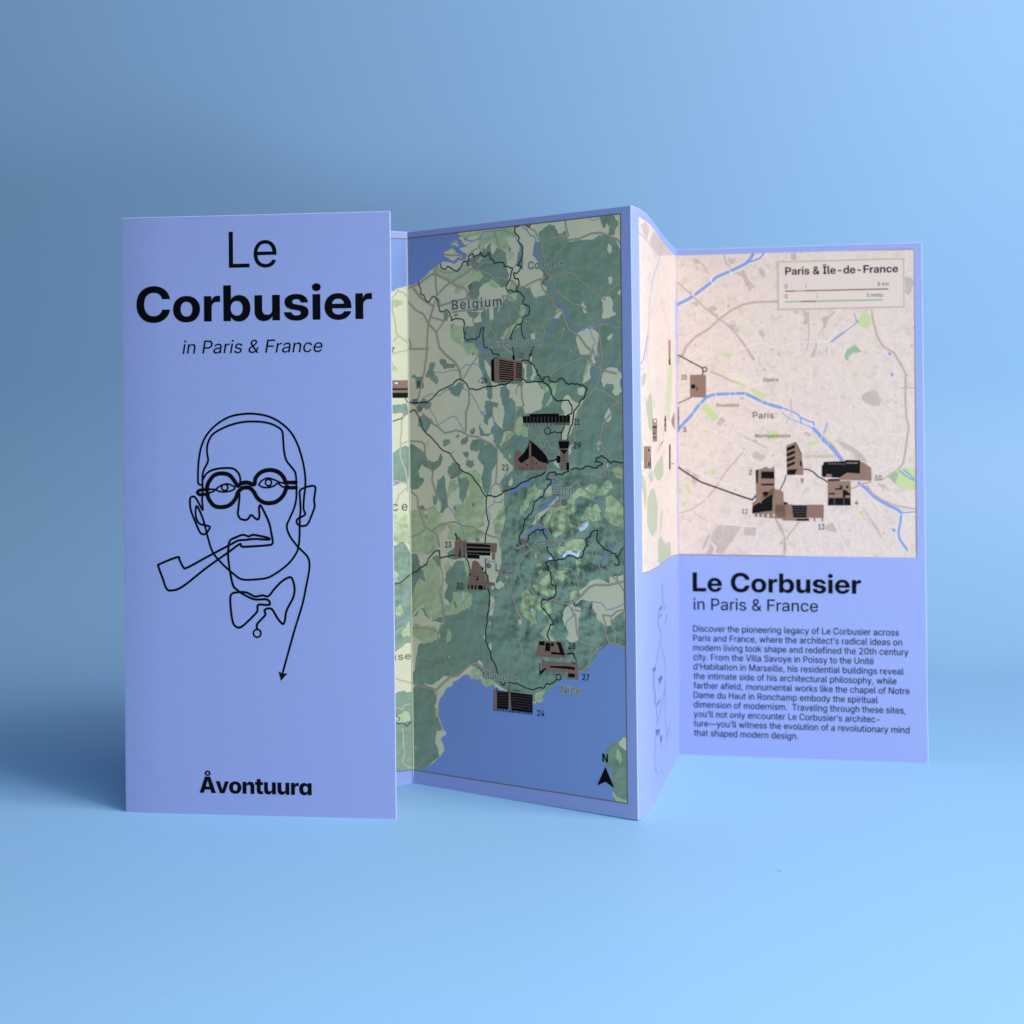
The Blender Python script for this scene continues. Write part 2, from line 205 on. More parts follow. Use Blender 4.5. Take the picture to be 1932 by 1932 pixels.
 ('p3',4,'cream',2,'1651 2937 1686 2955 1694 2867 1659 2872'),
 ('p3',4,'cream',2,'1778 3167 1801 3191 1818 3141 1790 3127'),
 ('p3',4,'cream',3,'1509 2424 1546 2479 1634 2420 1686 2306 1615 2329 1509 2379'),
 ('p3',4,'cream',3,'252 1921 497 1929 760 2119 944 2121 1054 2161 943 2061 757 1938 645 1882 421 1876'),
 ('p3',4,'cream',3,'74 2699 170 2759 236 2711 149 2613 108 2426 66 2148 -11 2110 -22 2676'),
 ('p3',4,'cream',3,'577 1064 670 1045 676 865 720 734 627 723 554 820'),
 ('p3',4,'cream',1,'52 684 72 724 96 689 71 663'),
 ('p3',4,'cream',1,'858 2481 876 2505 898 2474 872 2459'),
 ('p3',4,'cream',2,'-14 1957 100 1891 22 1807 -17 1742'),
 ('p3',4,'cream',2,'1932 7090 1959 7104 1976 7045 1949 7017'),
 ('p3',4,'cream',2,'2111 6780 2137 6751 2136 6707 2110 6722'),
 ('p3',4,'cream',3,'1801 6549 1891 6637 1934 6607 1924 6504 1818 6505'),
 ('p3',4,'cream',3,'1981 6840 2071 7000 2160 7129 2175 6998 2120 6780'),
 ('p3',4,'cream',3,'1806 6828 1860 6916 1904 6959 1894 6856 1840 6784'),
 ('p3',4,'cream',2,'1738 6462 1756 6491 1773 6439 1746 6410'),
 ('p3',5,'dgreen',4,'2288 9990 2314 10031 2356 9970 2347 9920 2295 9917'),
 ('p3',5,'dgreen',1,'1473 9581 1495 9579 1484 9551'),
 ('p3',5,'dgreen',2,'1469 8122 1496 8143 1523 8112 1478 8077'),
 ('p3',5,'dgreen',4,'1010 5269 1066 5315 1102 5301 1083 5233 1019 5225'),
 ('p3',5,'dgreen',4,'1419 5352 1500 5375 1499 5324 1445 5285'),
 ('p3',5,'dgreen',1,'1024 5614 1052 5629 1066 5599 1033 5587'),
 ('p3',5,'dgreen',4,'1002 3518 1039 3535 1074 3448 1055 3402 1009 3414'),
 ('p3',5,'dgreen',4,'1490 4702 1579 4719 1605 4661 1507 4643'),
 ('p3',5,'dgreen',4,'2645 7623 2683 7895 2767 7863 2764 7662 2712 7592'),
 ('p3',5,'dgreen',4,'3011 7339 3127 7379 3142 7250 3024 7110 2975 7140'),
 ('p3',5,'dgreen',4,'3607 5392 3754 5508 3945 5455 3911 5328 3751 5353 3621 5266'),
 ('p3',5,'dgreen',4,'3598 3589 3936 3693 3951 3638 3919 3567 4013 3489 4043 3365 4183 3264 4164 3040 3670 3002 3659 3367 3726 3512 3694 3566'),
 ('p3',5,'dgreen',4,'4326 3384 4451 3476 4561 3538 4552 2932 4383 3001 4401 3182 4324 3287'),
 ('p3',5,'dgreen',1,'998 5703 1017 5718 1035 5688 1016 5673'),
 ('p3',5,'dgreen',2,'3393 5176 3425 5184 3433 5149 3408 5134'),
 ('p3',5,'dgreen',2,'3228 5122 3277 5131 3268 5088 3227 5080'),
 ('p3',5,'dgreen',1,'1605 7629 1626 7643 1631 7584 1608 7570'),
 ('p3',5,'dgreen',1,'1017 6317 1035 6332 1040 6287 1022 6279'),
 ('p3',5,'snow',6,'3681 4944 3747 5030 3876 5090 3891 5020 3810 4934 3713 4889'),
 ('p3',5,'snow',6,'3350 4466 3416 4511 3531 4572 3562 4517 3643 4506 3708 4565 3691 4480 3642 4422 3578 4461 3480 4472 3382 4425'),
 ('p3',5,'snow',6,'3052 4383 3119 4443 3135 4401 3085 4356'),
 ('p3',5,'snow',6,'2636 3486 2705 3533 2738 3478 2686 3417'),
 ('p3',5,'lake',2,'2880 5236 2999 5367 3100 5454 3183 5484 3233 5528 3249 5499 3149 5412 2998 5295 2914 5251'),
 ('p3',5,'lake',2,'2570 4781 2657 4899 2827 4983 2960 4951 3059 4854 3074 4769 3025 4810 2976 4909 2859 4920 2724 4872 2639 4812 2620 4725 2570 4738'),
 ('p3',5,'lake',2,'4120 4400 4184 4459 4232 4558 4255 4531 4183 4431 4134 4290'),
 ('p3',5,'lake',2,'4265 4628 4328 4658 4358 4618 4280 4587'),
 ('p3',5,'lake',2,'3961 5483 4087 5471 4165 5389 4118 5388 3992 5442'),
 ('p3',5,'lake',2,'2545 10011 2588 10007 2577 9878 2542 9809'),
 ('p3',5,'lake',2,'4530 7531 4569 7558 4558 7365 4528 7421'),
 ('p3',5,'lake',2,'3138 5783 3204 5812 3237 5769 3171 5747'),
 ('p3',7,'urban',2,'2499 8076 2609 8079 2608 7985 2497 7975'),
 ('p3',7,'urban',2,'3347 5459 3462 5460 3460 5347 3346 5352'),
 ('p3',7,'urban',2,'89 7313 222 7309 220 7203 88 7221'),
 ('p3',7,'urban',2,'1732 4253 1786 4285 1855 4229 1819 4169 1749 4181'),
 ('p3',7,'urban',2,'2484 4706 2570 4738 2637 4682 2585 4623 2500 4634'),
 ('p3',7,'urban',2,'3041 9452 3124 9446 3131 9360 3056 9351'),
 ('p3',7,'urban',2,'2989 9342 3056 9323 3072 9279 3005 9269'),
 ('p3',7,'urban',2,'239 7157 333 7170 332 7094 256 7050'),
 ('p3',7,'urban',2,'1369 9804 1423 9815 1467 9737 1421 9711 1377 9744'),
 ('p3',7,'urban',2,'1398 9372 1507 9438 1523 9333 1432 9251'),
 ('p2',1,'cream',3,'3475 8907 4246 9259 4967 9357 5047 9413 5255 9466 5262 263 3837 365 3389 943'),
 ('p2',2,'lgreen',4,'4950 9197 5156 9195 5139 9103 5011 9054 4869 9095'),
 ('p2',2,'lgreen',4,'4856 7998 4950 8000 5044 7894 5012 7848 4854 7861'),
 ('p2',2,'lgreen',4,'4352 5150 5198 5128 5231 4545 5097 4641 5017 4537 4939 4631 4347 4696'),
 ('p2',2,'dgreen',4,'4532 7176 5003 7207 5210 7238 5271 7039 5144 7039 4844 7039 4530 7009'),
 ('p2',2,'dgreen',4,'4365 6223 4929 6293 5152 6428 5262 6396 5214 5724 4360 5769'),
 ('p2',2,'dgreen',4,'4192 4626 4970 4539 5097 4626 5236 4392 5258 3595 5246 2662 5071 2612 4944 2528 4322 2582'),
 ('p2',2,'dgreen',4,'4467 1755 4950 1743 5077 1787 5250 1729 5262 247 4295 307'),
 ('p2',3,'lgreen',4,'4940 4068 4995 4020 4993 3867 4937 3839'),
 ('p2',3,'lgreen',4,'4939 3367 5034 3423 5088 3267 5031 3194 4938 3260'),
 ('p2',3,'lgreen',4,'5043 2858 5107 2946 5188 3079 5220 3077 5232 2786 5153 2836 5089 2794'),
 ('p2',3,'lgreen',4,'4929 1310 5087 1389 5181 1351 5195 1197 5053 1163 4928 1219'),
 ('p2',3,'cream',4,'4928 2438 5039 2537 5103 2656 5262 2677 5275 2508 5234 1760 5077 1787 4950 1743 4778 1778 4786 2416'),
 ('p2',3,'cream',3,'4514 5676 4921 5653 5142 5679 5205 5632 5202 5372 4918 5394'),
 ('p5',1,'beige',0,'-105 10382 2245 10388 4770 10363 4747 4138 2183 4158 -11 4162 -149 4160'),
 ('p5',5,'seine',3,'4247 8295 4304 8286 4304 8227 4247 8236'),
 ('p5',5,'seine',3,'4283 7871 4340 7871 4348 7811 4291 7812'),
 ('p5',5,'seine',3,'4273 4732 4354 4732 4345 4665 4272 4669'),
 ('p5',3,'park',3,'504 7225 582 7302 718 7171 854 6997 785 6919 648 7033'),
 ('p5',3,'park',3,'1498 7578 1591 7585 1861 7454 1775 7360 1556 7474'),
 ('p5',3,'park',3,'1099 7738 1185 7780 1320 7701 1422 7648 1354 7631 1201 7685'),
 ('p5',3,'park',3,'1286 7632 1354 7614 1370 7579 1277 7589'),
 ('p5',3,'park',3,'941 8267 1036 8318 1155 8324 1104 8256 967 8241'),
 ('p5',3,'park',3,'1846 6723 2056 6713 2080 6627 2038 6542 1852 6525'),
 ('p5',3,'park',3,'691 5924 810 5872 784 5794 647 5837'),
 ('p5',3,'park',3,'2621 6474 2871 6524 2887 6481 2770 6422 2637 6388'),
 ('p5',3,'park',3,'1886 6726 2037 6716 2070 6665 1968 6562 1884 6545'),
 ('p5',3,'park',3,'-1 5557 85 5488 67 5418 -2 5435'),
 ('p5',3,'park',3,'129 5627 207 5601 292 5453 240 5410 172 5488'),
 ('p5',3,'park',3,'83 5244 161 5279 178 5210 126 5157 74 5192'),
 ('p5',3,'park',3,'3674 9010 3790 9118 3920 9022 3902 8835 3754 8813 3656 8874'),
 ('p5',3,'park',3,'4012 8443 4110 8399 4077 8349 4020 8392'),
 ('p5',3,'park',3,'3563 7906 3661 7854 3612 7829 3546 7847'),
 ('p5',3,'park',3,'2943 8700 2993 8785 2992 8648'),
 ('p5',3,'park',3,'3624 5084 3698 5067 3746 4991 3697 4974 3632 5025'),
 ('p5',3,'park',3,'2713 5704 2796 5687 2796 5627 2746 5627'),
 ('p5',3,'park',3,'478 9467 530 9518 555 9431 495 9389'),
 ('p5',3,'park',3,'242 9108 277 9142 320 9106 276 9064'),
 ('p5',3,'park',3,'691 10225 760 10249 742 10197 708 10189'),
 ('p5',3,'park',3,'1228 8898 1296 8879 1287 8810 1228 8829'),
 ('p5',3,'park',3,'532 9743 653 9844 722 9860 584 9777'),
 ('p5',3,'park',3,'646 8926 698 8977 715 8934'),
 ('p5',3,'park',3,'2172 8611 2240 8636 2222 8559 2180 8551'),
 ('p5',3,'park',3,'-51 8117 19 8185 122 8149 35 8116'),
 ('p5',3,'park',3,'4392 5942 4587 5959 4756 5942 4751 5503 4582 5536 4420 5553 4357 5671 4423 5773'),
 ('p5',3,'dpark',3,'4211 5773 4326 5874 4424 5891 4357 5671 4452 5536 4324 5654'),
 ('p5',3,'dpark',3,'3385 8232 3436 8368 3602 8459 3724 8312 3584 8297 3484 8231 3450 8129 3401 8181'),
 ('p5',2,'taupe',3,'632 9273 787 9330 838 9251 751 9184 871 9112 819 9061 666 9203'),
 ('p5',2,'taupe',3,'313 9402 443 9381 460 9312 356 9331'),
 ('p5',2,'taupe',3,'337 10278 415 10293 484 10196 380 10190'),
 ('p5',2,'taupe',3,'1681 10077 1782 10022 1832 9884 1764 9877 1697 9956'),
 ('p5',2,'taupe',3,'1221 9986 1392 10033 1475 9841 1610 9700 1524 9633 1406 9722 1373 9861'),
 ('p5',2,'taupe',3,'1069 10283 1223 10262 1188 10159 1085 10196'),
 ('p5',2,'taupe',3,'1704 8803 1821 8714 1770 8612 1686 8717'),
 ('p5',2,'taupe',3,'905 9025 1041 8919 1212 8933 1228 8811 1176 8726 1040 8884'),
 ('p5',2,'taupe',3,'905 7014 990 6944 887 6823 801 6876'),
 ('p5',2,'taupe',3,'1546 6268 1614 6311 1782 6199 1730 6078 1528 6182'),
 ('p5',2,'taupe',3,'158 5959 278 5924 261 5837 157 5889'),
 ('p5',2,'taupe',3,'295 5872 432 5803 362 5577 276 5664'),
 ('p5',2,'taupe',3,'836 4797 956 4798 798 4330 662 4449 698 4606'),
 ('p5',2,'taupe',3,'981 4789 1295 4740 1123 4471 899 4175 763 4208 868 4538'),
 ('p5',2,'taupe',3,'662 4398 747 4312 711 4173 557 4171'),
 ('p5',2,'taupe',3,'1346 4732 1600 4733 1565 4561 1345 4576'),
 ('p5',2,'taupe',3,'3706 7421 3953 7529 4114 7332 4081 7247 3950 7198 3738 7318'),
 ('p5',2,'taupe',3,'3186 6539 3383 6453 3629 6317 3726 6231 3839 6044 3578 6130 3546 6249 3349 6351'),
 ('p5',2,'taupe',3,'2607 6713 2723 6644 2689 6576 2556 6662'),
 ('p5',2,'taupe',3,'2929 9008 3079 9056 3044 8903 2926 8735 2858 8565 2876 8701 2994 8870'),
 ('p5',2,'taupe',3,'2563 9152 2697 9149 2695 8944 2628 8877 2553 8913 2595 9014'),
 ('p5',2,'taupe',3,'4582 9819 4728 9781 4750 9646 4659 9445 4579 9515'),
 ('p5',2,'taupe',3,'3723 7442 3855 7512 3986 7528 4083 7438'),
 ('p5',2,'taupe',3,'2773 8396 2815 8378 2788 8207 2730 8208'),
 ('p5',2,'taupe',3,'2340 10357 2441 10354 2456 10216 2339 10220'),
 ('p5',2,'taupe',3,'2362 9165 2497 9171 2446 9103'),
 ('p5',2,'taupe',3,'3998 5654 4161 5603 4257 5468 4127 5502'),
 ('p5',2,'taupe',3,'2970 4782 3136 4868 3200 4647 3002 4680'),
 ('p5',2,'taupe',3,'516 4379 629 4605 663 4553 576 4345 489 4275'),
 ('p5',2,'taupe',3,'1267 7425 1369 7424 1369 7364 1283 7356'),
 ('p5',2,'taupe',3,'3683 5195 3844 4958 4005 4755 4099 4468 4036 4586 3859 4890'),
 ('p4',1,'beige',0,'296 10370 714 10368 1495 10380 2607 10368 3908 10351 4541 10354 5140 10445 4913 4148 4180 4194 3486 4193 2104 4188 998 4199 273 4198 184 4841 287 10053'),
 ('p4',2,'taupe',1,'383 10229 713 10345 1091 10294 833 10041 583 10103'),
 ('p4',2,'taupe',1,'1076 10067 1604 10338 2731 10341 3454 10329 4336 10317 2193 9961 1693 9985'),
 ('p4',3,'palegreen',1,'364 7613 544 7668 691 7677 594 7495 481 7445 382 7426'),
 ('p4',3,'palegreen',1,'843 7301 1096 7372 1183 7241 1255 6867 1051 6653 850 6709 724 6928 609 7144'),
 ('p4',3,'paleleaf',1,'1280 7260 1486 7207 1589 7073 1323 7125'),
 ('p4',3,'paleleaf',1,'299 6829 351 6555 445 6411 459 6120 299 6150'),
 ('p4',3,'palegreen',1,'277 6062 353 5917 526 5797 631 5546 506 5287 367 5627 266 5702'),
 ('p4',3,'palegreen',1,'677 5926 1105 6008 1283 5794 919 5744'),
 ('p4',3,'palegreen',1,'1631 6093 2660 6241 2759 5871 2365 5768 1723 5769 1293 5930'),
 ('p4',3,'palegreen',1,'657 5457 996 5652 1375 5610 1584 5482 1810 5319 1656 4896 1121 4765 799 4875 612 5063'),
 ('p4',3,'palegreen',1,'2319 5201 2573 5157 2291 4856 2021 4748'),
 ('p4',3,'palegreen',1,'1819 4654 2149 4724 2907 4526 3625 4506 3720 4198 2105 4195 1787 4271'),
 ('p4',3,'paleleaf',1,'3522 7997 4203 8094 3929 7266 3111 7187'),
 ('p4',3,'paleleaf',1,'3111 7187 3928 7249 3735 6924 3215 6978'),
 ('p4',9,'ghost',0,'1842 3390 2301 3395 2362 3356 1968 3343'),
 ('p4',9,'ghost',0,'1767 3261 2289 3254 2220 3224 1765 3230'),
 ('p4',9,'ghost',0,'1623 2162 2258 2094 2186 2028 1731 2019'),
 ('p4',9,'ghost',0,'942 2448 1312 2430 1308 2370 1021 2368'),
 ('p4',9,'ghost',0,'1237 1301 1851 1180 1663 1145 1329 1159'),
 ('p4',9,'ghost',0,'1423 1730 1832 1725 1829 1694 1526 1679'),
 ('p4',9,'ghost',0,'1773 1027 2165 1000 2093 923 1894 907'),
 ('p5',2.5,'park',2,'291 6083 317 6088 325 6064 301 6059'),
 ('p5',2.5,'taupe',2,'613 5595 641 5600 650 5574 624 5569'),
 ('p5',2.5,'taupe',2,'4353 7305 4395 7315 4408 7273 4370 7264'),
 ('p5',2.5,'taupe',2,'1397 5608 1428 5606 1438 5585 1409 5579'),
 ('p5',2.5,'park',2,'1151 8684 1175 8685 1182 8666 1160 8662'),
 ('p5',2.5,'taupe',2,'359 9041 398 9045 411 9012 375 9005'),
 ('p5',2.5,'taupe',2,'1649 8256 1674 8259 1682 8237 1659 8232'),
 ('p5',2.5,'taupe',2,'1323 5949 1354 5956 1364 5925 1335 5919'),
 ('p5',2.5,'taupe',2,'1596 6904 1636 6907 1648 6874 1612 6867'),
 ('p5',2.5,'taupe',2,'3326 7611 3357 7613 3367 7587 3338 7581'),
 ('p5',2.5,'park',2,'1933 6981 1972 6987 1985 6951 1948 6943'),
 ('p5',2.5,'taupe',2,'4191 6261 4224 6259 4235 6236 4204 6229'),
 ('p5',2.5,'taupe',2,'2053 4436 2108 4450 2126 4396 2075 4384'),
 ('p5',2.5,'taupe',2,'4084 4654 4129 4659 4144 4620 4101 4610'),
 ('p5',2.5,'park',2,'4400 8206 4425 8206 4433 8187 4410 8182'),
 ('p5',2.5,'taupe',2,'284 6157 319 6161 331 6131 298 6124'),
 ('p5',2.5,'taupe',2,'3408 4485 3437 4488 3447 4463 3420 4457'),
 ('p5',2.5,'taupe',2,'1608 7984 1662 7981 1680 7943 1629 7932'),
 ('p5',2.5,'park',2,'119 4298 150 4306 160 4275 131 4269'),
 ('p5',2.5,'taupe',2,'1553 6528 1607 6540 1625 6488 1574 6477'),
 ('p5',2.5,'taupe',2,'1214 8812 1260 8816 1275 8776 1232 8768'),
 ('p5',2.5,'taupe',2,'3057 6869 3087 6872 3097 6846 3069 6840'),
 ('p5',2.5,'park',2,'2385 7926 2415 7928 2424 7904 2397 7898'),
 ('p5',2.5,'taupe',2,'1833 5607 1867 5609 1878 5581 1846 5574'),
 ('p5',2.5,'taupe',2,'621 8851 653 8857 663 8827 634 8821'),
 ('p5',2.5,'taupe',2,'344 8523 394 8523 411 8485 363 8475'),
 ('p5',2.5,'park',2,'1899 4631 1938 4641 1951 4602 1914 4594'),
 ('p5',2.5,'taupe',2,'4669 8440 4720 8452 4736 8400 4688 8390'),
 ('p5',2.5,'taupe',2,'3539 7216 3581 7226 3594 7184 3555 7176'),
 ('p5',2.5,'park',2,'1969 4630 2003 4637 2015 4604 1982 4597'),
 ('p5',2.5,'taupe',2,'540 5867 585 5869 599 5834 558 5825'),
 ('p5',2.5,'taupe',2,'1910 8410 1962 8417 1978 8371 1930 8361'),
 ('p5',2.5,'park',2,'1306 9142 1361 9143 1380 9099 1327 9088'),
 ('p5',2.5,'taupe',2,'407 10111 447 10118 460 10080 423 10073'),
 ('p5',2.5,'taupe',2,'85 6458 119 6462 129 6433 98 6427'),
 ('p5',2.5,'taupe',2,'1494 8273 1549 8284 1567 8231 1516 8221'),
 ('p5',2.5,'park',2,'4242 7318 4269 7318 4278 7296 4252 7291'),
 ('p5',2.5,'taupe',2,'1927 8240 1948 8243 1954 8224 1935 8220'),
 ('p5',2.5,'taupe',2,'761 5764 808 5774 823 5729 779 5719'),
 ('p5',2.5,'taupe',2,'1820 5017 1854 5016 1865 4991 1833 4984'),
 ('p5',2.5,'park',2,'4610 8289 4658 8289 4674 8250 4629 8241'),
 ('p5',2.5,'taupe',2,'1672 4876 1708 4875 1719 4849 1686 4842'),
 ('p5',2.5,'taupe',2,'1038 9324 1094 9325 1112 9281 1060 9271'),
 ('p5',2.5,'taupe',2,'4545 7731 4579 7737 4590 7705 4558 7699'),
 ('p5',2.5,'park',2,'565 6989 586 6989 594 6972 573 6968'),
 ('p5',2.5,'taupe',2,'1430 4999 1472 5001 1486 4968 1446 4960'),
 ('p5',2.5,'taupe',2,'1316 6380 1370 6381 1388 6340 1337 6329'),
 ('p5',2.5,'taupe',2,'1913 7018 1938 7019 1945 7000 1923 6995'),
 ('p5',2.5,'taupe',2,'549 8520 574 8526 582 8501 559 8496'),
 ('p5',2.5,'taupe',2,'1850 5111 1876 5116 1884 5092 1860 5087'),
 ('p5',2.5,'taupe',2,'1909 6227 1956 6237 1971 6192 1927 6183'),
 ('p5',2.5,'park',2,'563 6728 607 6736 621 6696 580 6687'),
 ('p5',2.5,'taupe',2,'4224 4404 4249 4409 4258 4386 4234 4380'),
 ('p5',2.5,'taupe',2,'2049 8291 2094 8302 2108 8257 2067 8249'),
 ('p5',2.5,'taupe',2,'1457 9659 1511 9666 1528 9617 1478 9608'),
 ('p5',2.5,'taupe',2,'844 6700 882 6701 894 6671 859 6663'),
 ('p5',2.5,'taupe',2,'3976 8028 4022 8025 4037 7992 3994 7984'),
 ('p5',2.5,'taupe',2,'782 7690 815 7697 826 7664 795 7658'),
 ('p5',2.5,'park',2,'3781 6330 3819 6328 3831 6300 3796 6293'),
 ('p5',2.5,'taupe',2,'405 7535 462 7535 480 7493 428 7482'),
 ('p5',2.5,'taupe',2,'271 9615 317 9615 332 9579 289 9571'),
 ('p5',2.5,'taupe',2,'3300 7424 3330 7429 3340 7401 3312 7395'),
 ('p5',2.5,'park',2,'2361 7543 2403 7545 2417 7511 2378 7503'),
 ('p5',2.5,'taupe',2,'997 9904 1018 9908 1025 9888 1005 9884'),
 ('p5',2.5,'taupe',2,'3436 4695 3473 4705 3485 4668 3451 4660'),
 ('p5',2.5,'park',2,'2056 4873 2085 4875 2094 4852 2067 4846'),
 ('p5',2.5,'taupe',2,'1582 10118 1618 10124 1630 10090 1596 10084'),
 ('p5',2.5,'taupe',2,'1343 8214 1385 8214 1399 8182 1359 8174'),
 ('p5',2.5,'taupe',2,'1146 5526 1192 5537 1207 5491 1164 5482'),
 ('p5',2.5,'park',2,'3729 5724 3761 5728 3771 5700 3741 5694'),
 ('p5',2.5,'taupe',2,'1987 7084 2027 7092 2040 7053 2002 7045'),
 ('p5',2.5,'taupe',2,'2449 7058 2489 7056 2501 7028 2465 7020'),
 ('p5',2.5,'park',2,'1169 9500 1223 9508 1241 9458 1190 9448'),
 ('p5',2.5,'taupe',2,'1698 8975 1737 8975 1750 8944 1713 8937'),
 ('p5',2.5,'taupe',2,'654 8443 685 8447 695 8420 667 8414'),
 ('p5',2.5,'taupe',2,'1131 4771 1154 4771 1161 4754 1140 4750'),
 ('p5',2.5,'taupe',2,'4258 4854 4280 4856 4287 4837 4267 4833'),
 ('p5',2.5,'taupe',2,'1740 8605 1761 8605 1768 8589 1748 8585'),
 ('p5',2.5,'taupe',2,'1751 7993 1804 8005 1821 7953 1771 7942'),
 ('p5',2.5,'park',2,'53 10195 84 10198 94 10171 65 10166'),
 ('p5',2.5,'taupe',2,'2103 9065 2135 9064 2145 9040 2115 9035'),
 ('p5',2.5,'taupe',2,'1093 6870 1138 6868 1153 6836 1111 6828'),
 ('p5',2.5,'taupe',2,'4572 7854 4625 7859 4642 7813 4593 7803'),
 ('p5',2.5,'park',2,'2846 6676 2886 6674 2900 6645 2862 6637'),
 ('p5',2.5,'taupe',2,'2081 4485 2106 4490 2115 4466 2091 4460'),
 ('p5',2.5,'taupe',2,'3674 5083 3714 5093 3727 5053 3689 5044'),
]
